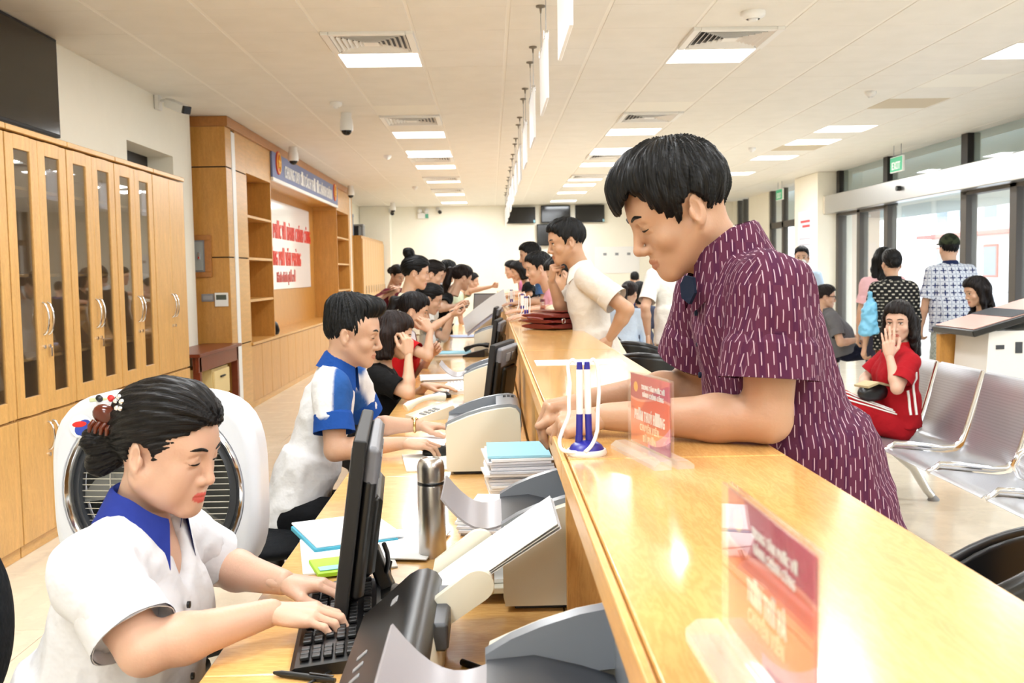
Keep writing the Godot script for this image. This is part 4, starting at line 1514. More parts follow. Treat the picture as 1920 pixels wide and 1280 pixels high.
# ---- left side: glazed filing cabinets, panelled display wall, back wall fittings
func handle_arc(g: G, at: Vector3, len_: float, out: Vector3) -> void:
	var pts := []
	for k in 9:
		var a := PI * k / 8.0
		pts.append(at + Vector3(0, -cos(a) * len_ * 0.5, 0) + out * sin(a) * 0.032)
	g.tube(pts, 0.006, 8)
func build_cabinet(zc: float, glazed: bool, label: String, keys: bool) -> void:
	var W := 0.716
	var t := thing("filing_cabinet", label, "cabinet", Vector3(-2.38, 0, zc), 0.0, "row of tall filing cabinets")
	var g := G.new()
	var dp := 0.43
	for s in [-1.0, 1.0]: g.box(Vector3(-dp * 0.5 - 0.022, 1.08, s * (W * 0.5 - 0.01)), Vector3(dp, 2.1, 0.018), 0.002)
	g.box(Vector3(-dp - 0.02, 1.08, 0), Vector3(0.012, 2.1, W - 0.04), 0.001)
	g.box(Vector3(-dp * 0.5 - 0.022, 0.69, 0), Vector3(dp, 0.02, W - 0.04), 0.001)
	part(t, "carcass", g, M.cab_in)
	g = G.new()
	g.box(Vector3(-dp * 0.5 - 0.01, 2.165, 0), Vector3(dp + 0.04, 0.03, W), 0.004)
	part(t, "top", g, M.cab_h)
	g = G.new()
	g.box(Vector3(-dp * 0.5 - 0.02, 0.03, 0), Vector3(dp, 0.06, W - 0.004), 0.002)
	part(t, "plinth", g, M.cab_h)
	for y in [0.99, 1.43, 1.88]:
		if not glazed: break
		g = G.new()
		g.box(Vector3(-dp * 0.5 - 0.03, y, 0), Vector3(dp - 0.02, 0.018, W - 0.04), 0.002)
		part(t, "shelf", g, M.cab_h)
	for s in [-1.0, 1.0]:
		var dw := W * 0.5 - 0.003
		var c: float = s * (dw * 0.5 + 0.001)
		g = G.new()
		if glazed:
			var st := 0.088
			for q in [-1.0, 1.0]: g.box(Vector3(-0.011, 1.425, c + q * (dw - st) * 0.5), Vector3(0.02, 1.43, st), 0.003)
			g.box(Vector3(-0.011, 2.105, c), Vector3(0.02, 0.075, dw - st * 2 + 0.004), 0.003)
			g.box(Vector3(-0.011, 0.755, c), Vector3(0.02, 0.095, dw - st * 2 + 0.004), 0.003)
		else:
			g.box(Vector3(-0.011, 1.425, c), Vector3(0.02, 1.43, dw), 0.003)
		var door := part(t, "upper_door", g, M.cab)
		if glazed:
			g = G.new()
			g.box(Vector3(-0.012, 1.435, c), Vector3(0.005, 1.27, dw - st_w() * 2 + 0.004), 0.0)
			part(door, "pane", g, M.glass_smoke)
		g = G.new()
		handle_arc(g, Vector3(0.0, 1.2, s * 0.03), 0.17, Vector3(1, 0, 0))
		part(door, "handle", g, M.chrome)
		g = G.new()
		g.tube([Vector3(-0.002, 1.05, s * 0.03), Vector3(0.008, 1.05, s * 0.03)], 0.011, 12)
		if keys and s < 0.0:
			g.box(Vector3(0.014, 1.02, s * 0.03), Vector3(0.003, 0.05, 0.02), 0.001)
		part(door, "lock", g, M.chrome)
		g = G.new()
		g.box(Vector3(-0.011, 0.382, c), Vector3(0.02, 0.63, dw), 0.003)
		var low := part(t, "lower_door", g, M.cab)
		g = G.new()
		handle_arc(g, Vector3(0.0, 0.575, s * 0.03), 0.15, Vector3(1, 0, 0))
		part(low, "handle", g, M.chrome)
		g = G.new()
		g.tube([Vector3(-0.002, 0.475, s * 0.03), Vector3(0.008, 0.475, s * 0.03)], 0.011, 12)
		part(low, "lock", g, M.chrome)
	# a few folders on the shelves
func st_w() -> float:
	return 0.088

func slab(parent: Node, called: String, a: Vector3, b: Vector3, m: Material, bev := 0.003) -> MeshInstance3D:
	var g := G.new()
	g.span(a, b, bev)
	return part(parent, called, g, m)

func build_left() -> void:
	var names := ["glazed wooden filing cabinet at the near end of the row", "second glazed filing cabinet with keys in its lock, under the black wall screen", "third glazed filing cabinet under the bare cream wall", "fourth glazed filing cabinet next to the solid-door one", "solid-door wooden filing cabinet at the end of the row beside the red-brown table"]
	for i in 5:
		build_cabinet(-5.054 - 0.7245 * (i - 0.5), i < 4, names[i], i in [1, 2])
	# black screen high on the wall
	var ws := thing("wall_screen", "large black screen high on the wall above the filing cabinets", "screen", Vector3(-2.85, 2.33, -5.6))
	slab(ws, "casing", Vector3(0.002, 0.0, 1.1), Vector3(0.05, 0.635, -1.13), M.black_matte, 0.004)
	slab(ws, "display", Vector3(0.05, 0.02, 1.08), Vector3(0.053, 0.615, -1.11), M.screen, 0.001)
	# bullet camera
	var bc := thing("bullet_camera", "white bullet camera on a bracket above the wood panelled pillar", "camera", at_x(292, 192, -2.849))
	var g := G.new()
	g.box(Vector3(0.02, 0.0, 0), Vector3(0.04, 0.13, 0.1), 0.006)
	part(bc, "wall_plate", g, M.white)
	g = G.new()
	g.tube([Vector3(0.03, 0.01, 0), Vector3(0.1, 0.02, 0.0), Vector3(0.16, 0.0, 0.02)], 0.014, 8)
	part(bc, "bracket", g, M.white)
	g = G.new()
	var d := Vector3(0.75, -0.34, 0.55).normalized()
	g.bar(Vector3(0.1, 0.0, 0.0), Vector3(0.1, 0.0, 0.0) + d * 0.26, 0.085, 0.075, Vector3.UP, 0.012)
	part(bc, "housing", g, M.white)
	g = G.new()
	g.bar(Vector3(0.1, 0.0, 0.0) + d * 0.255, Vector3(0.1, 0.0, 0.0) + d * 0.285, 0.078, 0.066, Vector3.UP, 0.006)
	part(bc, "lens_window", g, M.screen)
	# red-brown side table with a small drawer unit under it
	var st := thing("side_table", "red-brown wooden side table between the cabinets and the panelled pillar", "table", Vector3(-2.62, 0, -9.2))
	slab(st, "tabletop", Vector3(-0.22, 0.73, 0.7), Vector3(0.16, 0.76, -0.72), M.mahogany)
	slab(st, "apron", Vector3(0.11, 0.6, 0.68), Vector3(0.14, 0.73, -0.66), M.mahogany)
	for e in [[0.11, -0.64], [0.11, 0.62], [-0.17, -0.64], [-0.17, 0.62]]: slab(st, "leg", Vector3(e[0] - 0.03, 0, e[1] - 0.03), Vector3(e[0] + 0.03, 0.73, e[1] + 0.03), M.mahogany)
	var du := thing("drawer_unit", "small cream drawer unit standing under the red-brown side table", "drawer unit", Vector3(-2.64, 0, -9.3))
	slab(du, "body", Vector3(-0.18, 0, 0.25), Vector3(0.12, 0.58, -0.3), mat(Color(0.90, 0.80, 0.55), 0.5))
	slab(du, "drawer", Vector3(0.12, 0.33, 0.23), Vector3(0.14, 0.56, -0.28), mat(Color(0.92, 0.82, 0.58), 0.5))
	slab(du, "drawer", Vector3(0.12, 0.04, 0.23), Vector3(0.14, 0.31, -0.28), mat(Color(0.92, 0.82, 0.58), 0.5))
	slab(du, "handle", Vector3(0.14, 0.49, 0.05), Vector3(0.155, 0.505, -0.1), M.black_matte, 0.002)
	build_display_wall()
	build_back_wall()

func build_display_wall() -> void:
	var X0 := -2.975
	var X1 := -2.56
	var t := thing("display_wall", "honey-coloured wood panelled display wall with shelf niches and base cupboards", "wall unit", Vector3(0, 0, 0))
	# near pillar of stacked panels with dark joints
	var ys := [[0.0, 0.715], [0.727, 1.595], [1.607, 2.475], [2.487, 2.87]]
	slab(t, "pillar_core", Vector3(X0, 0, -9.965), Vector3(X1 - 0.012, 2.88, -10.75), M.groove, 0.0)
	for y in ys:
		slab(t, "pillar_panel", Vector3(X0, y[0], -9.95), Vector3(X1 + 0.002, y[1], -9.965), M.panel, 0.002)
		slab(t, "pillar_panel", Vector3(X1 - 0.012, y[0], -9.965), Vector3(X1 + 0.002, y[1], -10.17), M.panel_h, 0.002)
		slab(t, "pillar_panel", Vector3(X1 - 0.012, y[0], -10.31), Vector3(X1 + 0.002, y[1], -10.75), M.panel_h, 0.002)
	slab(t, "white_strip", Vector3(X1 - 0.01, 0.0, -10.175), Vector3(X1 + 0.006, 2.85, -10.305), M.white, 0.002)
	slab(t, "top_trim", Vector3(X0, 2.87, -9.94), Vector3(X1 + 0.03, 2.968, -18.95), M.trim_wood, 0.004)
	# shelf niches: near and far
	for nz in [[-10.75, -11.95], [-17.0, -18.42]]:
		slab(t, "niche_back", Vector3(X0, 0.7, nz[0]), Vector3(X0 + 0.02, 2.5, nz[1]), M.panel, 0.0)
		slab(t, "niche_side", Vector3(X0, 0.7, nz[0] + 0.0), Vector3(X1, 2.5, nz[0] - 0.025), M.panel, 0.002)
		slab(t, "niche_side", Vector3(X0, 0.7, nz[1] + 0.025), Vector3(X1, 2.5, nz[1]), M.panel, 0.002)
		slab(t, "fascia", Vector3(X0, 2.5, nz[0]), Vector3(X1 + 0.002, 2.87, nz[1]), M.panel_h, 0.002)
		for y in [1.15, 1.6, 2.05]:
			slab(t, "shelf", Vector3(X0 + 0.02, y - 0.014, nz[0] - 0.025), Vector3(X1 - 0.004, y + 0.014, nz[1] + 0.025), M.panel_h, 0.002)
	# central recess
	slab(t, "recess_back", Vector3(X0, 0.7, -11.95), Vector3(X0 + 0.02, 2.57, -17.0), M.panel, 0.0)
	slab(t, "soffit", Vector3(X0, 2.56, -11.95), Vector3(X1, 2.585, -17.0), M.panel_h, 0.002)
	slab(t, "fascia", Vector3(X1 - 0.02, 2.585, -11.95), Vector3(X1, 2.87, -17.0), M.panel_h, 0.002)
	# far end
	slab(t, "end_panel", Vector3(X0, 0, -18.42), Vector3(X1 + 0.002, 2.87, -18.6), M.panel_h, 0.002)
	slab(t, "white_strip", Vector3(X1 - 0.01, 0.0, -18.6), Vector3(X1 + 0.006, 2.87, -18.72), M.white, 0.002)
	slab(t, "end_panel", Vector3(X0, 0, -18.72), Vector3(X1 + 0.002, 2.87, -18.93), M.panel_h, 0.002)
	# base cupboards
	slab(t, "counter_ledge", Vector3(X0, 0.675, -10.75), Vector3(X1 + 0.02, 0.705, -18.42), M.panel_h, 0.004)
	slab(t, "cupboard_body", Vector3(X0, 0.0, -10.75), Vector3(X1 - 0.022, 0.675, -18.42), M.panel, 0.0)
	var n := 16
	for k in n:
		var za := -10.755 - k * (7.66 / n)
		slab(t, "cupboard_door", Vector3(X1 - 0.02, 0.07, za), Vector3(X1, 0.668, za - 7.66 / n + 0.008), M.panel, 0.002)
	slab(t, "plinth", Vector3(X1 - 0.03, 0.0, -10.75), Vector3(X1 - 0.012, 0.07, -18.42), M.panel_h, 0.001)
	# blue slogan board
	var sb := thing("slogan_board", "blue slogan board with white lettering and two round red emblems", "sign", Vector3(X1 + 0.004, 2.575, -14.475))
	slab(sb, "board", Vector3(0, 0.0, 2.52), Vector3(0.025, 0.375, -2.52), mat(Color(0.42, 0.47, 0.64), 0.5), 0.003)
	slab(sb, "lower_edge", Vector3(0, -0.045, 2.52), Vector3(0.03, -0.002, -2.52), M.white, 0.003)
	var side := Basis(Vector3(0, 0, -1), Vector3.UP, Vector3(1, 0, 0))
	var g := G.new()
	g.text("CHUNG TAY CẢI CÁCH THỦ TỤC HÀNH CHÍNH", 0.2, Vector3(0.03, 0.12, -0.02), side, 0.012, false, 700, 0.86)
	part(sb, "lettering", g, M.white)
	for s in [-1.0, 1.0]:
		g = G.new()
		g.lathe(Vector3(0.025, 0.19, s * 2.2), [Vector2(0.14, 0), Vector2(0.14, 0.012), Vector2(0.0, 0.014)], 32, 0.5, Basis(Vector3.UP, Vector3.RIGHT, Vector3.BACK))
		var em := part(sb, "emblem", g, mat(Color(0.83, 0.22, 0.14), 0.4))
		g = G.new()
		g.lathe(Vector3(0.037, 0.19, s * 2.2), [Vector2(0.125, 0), Vector2(0.125, 0.006), Vector2(0.105, 0.006), Vector2(0.105, 0.0)], 32, 0.5, Basis(Vector3.UP, Vector3.RIGHT, Vector3.BACK))
		part(em, "ring", g, mat(Color(0.95, 0.75, 0.25), 0.4))
		g = G.new()
		var star := PackedVector2Array()
		for k in 10:
			var r := 0.085 if k % 2 == 0 else 0.034
			star.append(Vector2(sin(TAU * k / 10.0), cos(TAU * k / 10.0)) * r)
		g.prism(Vector3(0.042, 0.19, s * 2.2), star, 0.012, side)
		part(em, "star", g, mat(Color(0.96, 0.78, 0.25), 0.4))
	# white notice board with red lettering
	var wb := thing("notice_board", "glossy white board with red lettering inside the panelled recess", "notice board", Vector3(X0 + 0.022, 1.23, -14.3))
	slab(wb, "board", Vector3(0, 0.0, 2.2), Vector3(0.02, 1.22, -2.2), mat(Color(0.95, 0.95, 0.94), 0.12), 0.003)
	for e in [["TRUNG TÂM PHỤC VỤ HÀNH CHÍNH CÔNG", 0.27, 0.79, Color(0.85, 0.2, 0.14), 0.74], ["ĐỒNG PHỤ VĂN PHÒNG", 0.27, 0.42, Color(0.85, 0.2, 0.14), 0.74], ["Hành chính phục vụ", 0.19, 0.16, Color(0.75, 0.3, 0.28), 0.72]]:
		g = G.new()
		g.text(e[0], e[1], Vector3(0.024, e[2], -0.25), side, 0.008, false, 700, e[4])
		part(wb, "lettering", g, mat(e[3], 0.4))
	# small dark bag on the ledge
	g = G.new()
	var F := Field.new(Vector3(-0.1, 0, -0.1), Vector3(0.1, 0.2, 0.1), 0.01)
	F.ell(Vector3(0, 0.06, 0), Vector3(0.08, 0.08, 0.07))
	F.ell(Vector3(0.02, 0.11, 0.02), Vector3(0.05, 0.06, 0.05))
	F.plane(Vector3(0, 0.004, 0), Vector3.DOWN)
	solo("pouch", F.nets(), M.black_leather, "small black pouch on the ledge of the display wall", "bag", Vector3(-2.62, 0.705, -12.1))
	# fittings on the pillar
	var eb := thing("electrical_box", "grey metal electrical box in a wooden frame on the panelled pillar", "electrical box", Vector3(-2.85, 1.41, -9.95))
	for q in [[Vector3(-0.12, 0.0, 0.0), Vector3(0.125, 0.05, 0.03)], [Vector3(-0.12, 0.36, 0.0), Vector3(0.125, 0.41, 0.03)], [Vector3(0.06, 0.05, 0.0), Vector3(0.125, 0.36, 0.03)], [Vector3(-0.12, 0.05, 0.0), Vector3(-0.1, 0.36, 0.03)]]:
		slab(eb, "frame", q[0], q[1], M.trim_wood, 0.003)
	slab(eb, "case", Vector3(-0.1, 0.05, 0.0), Vector3(0.06, 0.36, 0.022), M.plastic_grey, 0.003)
	slab(eb, "door", Vector3(-0.09, 0.065, 0.022), Vector3(0.045, 0.345, 0.036), mat(Color(0.60, 0.62, 0.61), 0.5), 0.003)
	slab(eb, "latch", Vector3(-0.005, 0.17, 0.036), Vector3(0.02, 0.24, 0.045), M.chrome, 0.002)
	slab(eb, "red_switch", Vector3(0.0, 0.18, 0.045), Vector3(0.012, 0.2, 0.05), M.red, 0.001)
	var th := thing("thermostat", "white wall thermostat with a dark display on the panelled pillar", "thermostat", Vector3(-2.645, 1.12, -9.95))
	slab(th, "case", Vector3(-0.065, 0, 0), Vector3(0.065, 0.135, 0.02), M.white, 0.004)
	slab(th, "display", Vector3(-0.05, 0.065, 0.02), Vector3(0.05, 0.115, 0.022), mat(Color(0.30, 0.33, 0.28), 0.2), 0.001)
	var sw := thing("switch_plate", "grey switch plate beside the wall thermostat", "switch", Vector3(-2.78, 1.17, -9.95))
	slab(sw, "plate", Vector3(-0.06, 0, 0), Vector3(0.06, 0.075, 0.012), M.plastic_grey, 0.003)
	slab(sw, "rocker", Vector3(-0.045, 0.015, 0.012), Vector3(0.045, 0.06, 0.016), mat(Color(0.62, 0.62, 0.63), 0.4), 0.002)

func build_back_wall() -> void:
	# tall slatted cabinet at the back
	var t := thing("tall_locker", "tall pale wooden cabinet with narrow doors beyond the display wall", "cabinet", Vector3(-2.42, 0, -21.2))
	slab(t, "body", Vector3(-0.5, 0, 1.95), Vector3(-0.02, 2.16, -1.9), M.panel)
	for k in 9:
		var z := 1.93 - k * 0.425
		slab(t, "door", Vector3(-0.02, 0.1, z), Vector3(0.0, 2.1, z - 0.405), M.cab, 0.004)
		slab(t, "handle", Vector3(0.0, 1.05, z - 0.36), Vector3(0.02, 1.2, z - 0.375), M.chrome, 0.003)
	for e in [[-0.3, 1.75, 0.10, 0.42, Color(0.45, 0.50, 0.58), "grey binder standing on top of the tall pale cabinet"], [-0.22, 1.35, 0.2, 0.2, Color(0.07, 0.07, 0.08), "black box on top of the tall pale cabinet"], [-0.2, 0.85, 0.16, 0.26, Color(0.5, 0.5, 0.5), "grey canister on top of the tall pale cabinet"]]:
		var b := thing("stored_box", e[5], "box", Vector3(-2.42 + e[0], 2.16, -21.2 + e[1]))
		slab(b, "body", Vector3(-0.1, 0, -e[2]), Vector3(0.1, e[3] * 0.85, e[2]), mat(e[4], 0.5), 0.01)
		slab(b, "lid", Vector3(-0.105, e[3] * 0.85, -e[2] - 0.005), Vector3(0.105, e[3], e[2] + 0.005), mat(e[4] * 1.1, 0.5), 0.008)
	# screens
	for e in [[0.405, 1.069, 2.547, 2.92, "black wall television at the hanging signs' end of the back wall"], [1.2, 1.885, 2.547, 2.945, "middle black wall television under the ceiling of the back wall"], [2.0, 2.68, 2.547, 2.945, "black wall television farthest from the hanging signs on the back wall"], [1.1, 1.85, 2.02, 2.52, "black wall television mounted below the middle one on the back wall"]]:
		var s := thing("television", e[4], "television", Vector3((e[0] + e[1]) * 0.5, e[2], -23.6), 0.0)
		var w: float = e[1] - e[0]
		slab(s, "casing", Vector3(-w * 0.5, 0, 0.05), Vector3(w * 0.5, e[3] - e[2], 0.1), M.black_matte, 0.006)
		slab(s, "display", Vector3(-w * 0.5 + 0.02, 0.025, 0.1), Vector3(w * 0.5 - 0.02, e[3] - e[2] - 0.02, 0.103), M.screen, 0.001)
		slab(s, "bracket", Vector3(-0.1, 0.1, 0.0), Vector3(0.1, 0.25, 0.05), M.black_matte, 0.002)
		slab(s, "sticker", Vector3(w * 0.5 - 0.045, 0.01, 0.103), Vector3(w * 0.5 - 0.005, 0.07, 0.105), M.paper_blue, 0.0005)
	# emergency lamp
	var em := thing("emergency_light", "twin-lamp emergency light high on the cream back wall", "emergency light", Vector3(-1.54, 2.69, -23.6))
	slab(em, "case", Vector3(-0.13, 0, 0), Vector3(0.13, 0.13, 0.08), M.white, 0.01)
	slab(em, "green_label", Vector3(0.05, 0.01, 0.08), Vector3(0.125, 0.11, 0.083), mat(Color(0.35, 0.65, 0.55), 0.5), 0.001)
	for s in [-1.0, 1.0]:
		var g := G.new()
		g.ball(Vector3(s * 0.08, 0.18, 0.06), Vector3(0.055, 0.055, 0.05), 16)
		part(em, "lamp_head", g, M.white)
	for e in [[Vector3(-2.26, 2.86, -23.2), "black-fronted bullet camera in the corner of the back wall"], [Vector3(-1.2, 2.9, -23.6), "white bullet camera beside the emergency light"]]:
		var c := thing("bullet_camera", e[1], "camera", e[0])
		slab(c, "wall_plate", Vector3(-0.04, -0.04, 0), Vector3(0.04, 0.05, 0.03), M.white, 0.004)
		var g := G.new()
		g.tube([Vector3(0, 0, 0.02), Vector3(0.05, -0.06, 0.16)], 0.045, 14)
		part(c, "housing", g, M.white)
		g = G.new()
		g.tube([Vector3(0.05, -0.06, 0.16), Vector3(0.062, -0.075, 0.2)], 0.043, 14)
		part(c, "lens_window", g, M.screen)
	# pale notice on the back wall
	var nb := thing("wall_notice", "pale notice with three small grey marks on the back wall", "notice board", Vector3(3.0, 1.35, -23.6))
	slab(nb, "sheet", Vector3(-0.55, 0, 0), Vector3(0.5, 0.62, 0.012), M.white, 0.002)
	for k in 3: slab(nb, "mark", Vector3(-0.35 + k * 0.28, 0.42, 0.012), Vector3(-0.27 + k * 0.28, 0.48, 0.014), mat(Color(0.55, 0.56, 0.58), 0.6), 0.0005)
	# poster on the pillar
	var po := thing("wall_poster", "white poster with red heading on the cream pillar by the glass front", "poster", Vector3(5.4, 1.24, -17.1))
	slab(po, "sheet", Vector3(-0.012, 0, 0.3), Vector3(0.0, 1.13, -0.45), mat(Color(0.90, 0.90, 0.95), 0.5), 0.002)
	var rowm := mat(Color(0.80, 0.30, 0.32), 0.6)
	for k in 2: slab(po, "heading", Vector3(-0.015, 0.93 - 0.08 * k, 0.2), Vector3(-0.012, 0.97 - 0.08 * k, -0.3 + 0.1 * k), rowm, 0.0005)
	for k in 6: slab(po, "text_line", Vector3(-0.015, 0.15 + 0.1 * k, 0.22), Vector3(-0.012, 0.165 + 0.1 * k, -0.36), mat(Color(0.70, 0.70, 0.76), 0.6), 0.0005)
	# hanging lane signs over the counter
	for k in 11:
		var zc := -4.21 - 1.585 * k
		var s := thing("hanging_sign", "white acrylic lane sign hung on two wires over the counter", "hanging sign", Vector3(0.325, 2.335, zc), 0.0, "row of hanging lane signs over the counter")
		slab(s, "panel", Vector3(-0.008, 0.0, 0.32), Vector3(0.008, 0.345, -0.32), mat(Color(0.93, 0.94, 0.95), 0.3), 0.003)
		for q in [-1.0, 1.0]:
			var g := G.new()
			g.tube([Vector3(0, 0.36, q * 0.255), Vector3(0, CEIL - 2.335 - 0.02, q * 0.255)], 0.0022, 6)
			part(s, "wire", g, M.steel_grey)
			g = G.new()
			g.lathe(Vector3(0, CEIL - 2.335 - 0.045, q * 0.255), [Vector2(0.004, 0.0), Vector2(0.008, 0.03), Vector2(0.028, 0.036), Vector2(0.028, 0.045), Vector2(0.0, 0.045)], 14)
			part(s, "ceiling_anchor", g, mat(Color(0.50, 0.47, 0.42), 0.4, 0.6))
			slab(s, "clamp", Vector3(-0.014, 0.325, q * 0.255 - 0.012), Vector3(0.014, 0.37, q * 0.255 + 0.012), M.chrome, 0.002)

# ---- counter, clerks' desk and everything on them
const BX0 := 0.115
const BX1 := 0.505
func build_counter() -> void:
	var t := thing("bar_counter", "long honey-coloured wooden reception counter with a glossy raised top", "counter", Vector3(0, 0, 0))
	var zs := [0.6, -1.70, -4.12, -6.54, -8.96, -11.38, -13.8, -16.22, -18.64]
	for i in 8:
		slab(t, "top_board", Vector3(BX0 + 0.012, BAR - 0.04, zs[i] - 0.0012), Vector3(BX1, BAR, zs[i + 1] + 0.0012), M.bar, 0.004)
		slab(t, "edge_strip", Vector3(BX0, BAR - 0.042, zs[i] - 0.001), Vector3(BX0 + 0.011, BAR - 0.001, zs[i + 1] + 0.001), M.bar_edge, 0.003)
		slab(t, "front_panel", Vector3(0.44, 0.0, zs[i] - 0.002), Vector3(0.465, BAR - 0.04, zs[i + 1] + 0.002), M.bar_in, 0.002)
	slab(t, "partition", Vector3(0.135, 0.0, -1.878), Vector3(0.438, BAR - 0.042, -1.896), M.bar_in, 0.002)
	for i in range(1, 8):
		var za: float = -3.3 if i == 1 else zs[i]
		slab(t, "inner_panel", Vector3(0.14, DESK, za), Vector3(0.158, BAR - 0.042, zs[i + 1] + 0.002), M.bar_in, 0.002)
	slab(t, "end_panel", Vector3(0.14, 0, -18.62), Vector3(0.465, BAR - 0.042, -18.64), M.bar_in, 0.002)
	# lower desk for the clerks
	var d := thing("clerk_desk", "long light wooden work desk running along the clerks' side of the counter", "desk", Vector3(0, 0, 0))
	var ds := [0.6, -1.64, -3.27, -4.9, -6.53, -8.16, -9.79, -11.42, -13.05, -14.68, -16.31, -18.6]
	for i in 11:
		slab(d, "desktop", Vector3(-0.492, DESK - 0.028, ds[i] - 0.001), Vector3(0.133, DESK, ds[i + 1] + 0.001), M.desk, 0.004)
		slab(d, "side_panel", Vector3(-0.44, 0.0, ds[i + 1] + 0.012), Vector3(0.12, DESK - 0.03, ds[i + 1] - 0.006), M.bar_in, 0.002)
	slab(d, "under_shelf", Vector3(0.134, DESK - 0.028, 0.6), Vector3(0.438, DESK, -1.876), M.desk, 0.002)
	slab(d, "under_shelf", Vector3(0.134, DESK - 0.028, -1.898), Vector3(0.438, DESK, -3.3), M.desk, 0.002)

func build_printer(at: Vector3, label: String, flap: bool, tray: bool) -> Node3D:
	var t := thing("laser_printer", label, "printer", at, 0.0, "")
	var W := 0.36
	var prof := PackedVector2Array()
	for p in [[-0.118, 0.012], [-0.122, 0.03], [-0.122, 0.15], [-0.118, 0.164], [-0.09, 0.176], [-0.05, 0.192], [0.0, 0.207], [0.05, 0.216], [0.09, 0.219], [0.11, 0.214], [0.121, 0.2], [0.124, 0.17], [0.124, 0.02], [0.118, 0.012]]: prof.append(Vector2(p[0], p[1]))
	for s in [-1.0, 1.0]:
		var g := G.new()
		g.prism(Vector3(0, 0, s * (W * 0.5 - 0.014)), prof, 0.028, Basis.IDENTITY, true)
		part(t, "side_panel", g, M.ivory)
	var g := G.new()
	var mid := PackedVector2Array()
	for p in [[-0.114, 0.012], [-0.117, 0.12], [0.12, 0.12], [0.12, 0.012]]: mid.append(Vector2(p[0], p[1]))
	g.prism(Vector3.ZERO, mid, W - 0.057, Basis.IDENTITY, false)
	part(t, "body", g, M.ivory)
	# grey top shell: two rims, rear deck with keys, sunken output bin
	var rim := PackedVector2Array()
	for p in [[-0.124, 0.13], [-0.124, 0.166], [-0.09, 0.186], [-0.05, 0.202], [0.0, 0.217], [0.05, 0.226], [0.09, 0.229], [0.112, 0.224], [0.126, 0.208], [0.128, 0.15]]: rim.append(Vector2(p[0], p[1]))
	for s in [-1.0, 1.0]:
		g = G.new()
		g.prism(Vector3(0, 0, s * (W * 0.5 - 0.042)), rim, 0.026, Basis.IDENTITY, true)
		part(t, "top_rim", g, M.printer_grey)
	var deck := PackedVector2Array()
	for p in [[0.045, 0.13], [0.045, 0.222], [0.09, 0.227], [0.112, 0.222], [0.126, 0.206], [0.127, 0.13]]: deck.append(Vector2(p[0], p[1]))
	g = G.new()
	g.prism(Vector3.ZERO, deck, W - 0.11, Basis.IDENTITY, true)
	part(t, "rear_deck", g, M.printer_grey)
	var bin := PackedVector2Array()
	for p in [[-0.122, 0.121], [-0.122, 0.16], [-0.06, 0.165], [0.0, 0.15], [0.044, 0.135], [0.044, 0.121]]: bin.append(Vector2(p[0], p[1]))
	g = G.new()
	g.prism(Vector3.ZERO, bin, W - 0.112, Basis.IDENTITY, true)
	part(t, "output_bin", g, M.printer_dark)
	for k in 3: slab(t, "button", Vector3(0.07 + k * 0.014, 0.222, -0.09), Vector3(0.08 + k * 0.014, 0.2315, -0.06), M.printer_dark, 0.001)
	slab(t, "base", Vector3(-0.1, 0.0, -W * 0.5 + 0.02), Vector3(0.11, 0.013, W * 0.5 - 0.02), M.printer_dark, 0.002)
	slab(t, "access_cover", Vector3(0.05, 0.03, W * 0.5 - 0.001), Vector3(0.121, 0.1, W * 0.5 + 0.0015), M.ivory, 0.001)
	if flap:
		g = G.new()
		var pts := []
		for k in 9:
			var f := k / 8.0
			pts.append(Vector3(-0.118 - 0.125 * f, 0.158 - 0.018 * sin(f * PI) + 0.055 * f * f, -0.115))
		g.sheet(pts, Vector3(0, 0, 0.23), 0.004)
		part(t, "output_flap", g, M.tray)
	if tray:
		slab(t, "paper_tray", Vector3(-0.21, 0.02, -0.13), Vector3(-0.115, 0.034, 0.13), M.ivory, 0.003)
		slab(t, "tray_paper", Vector3(-0.205, 0.035, -0.105), Vector3(-0.11, 0.044, 0.105), M.paper, 0.001)
	return t

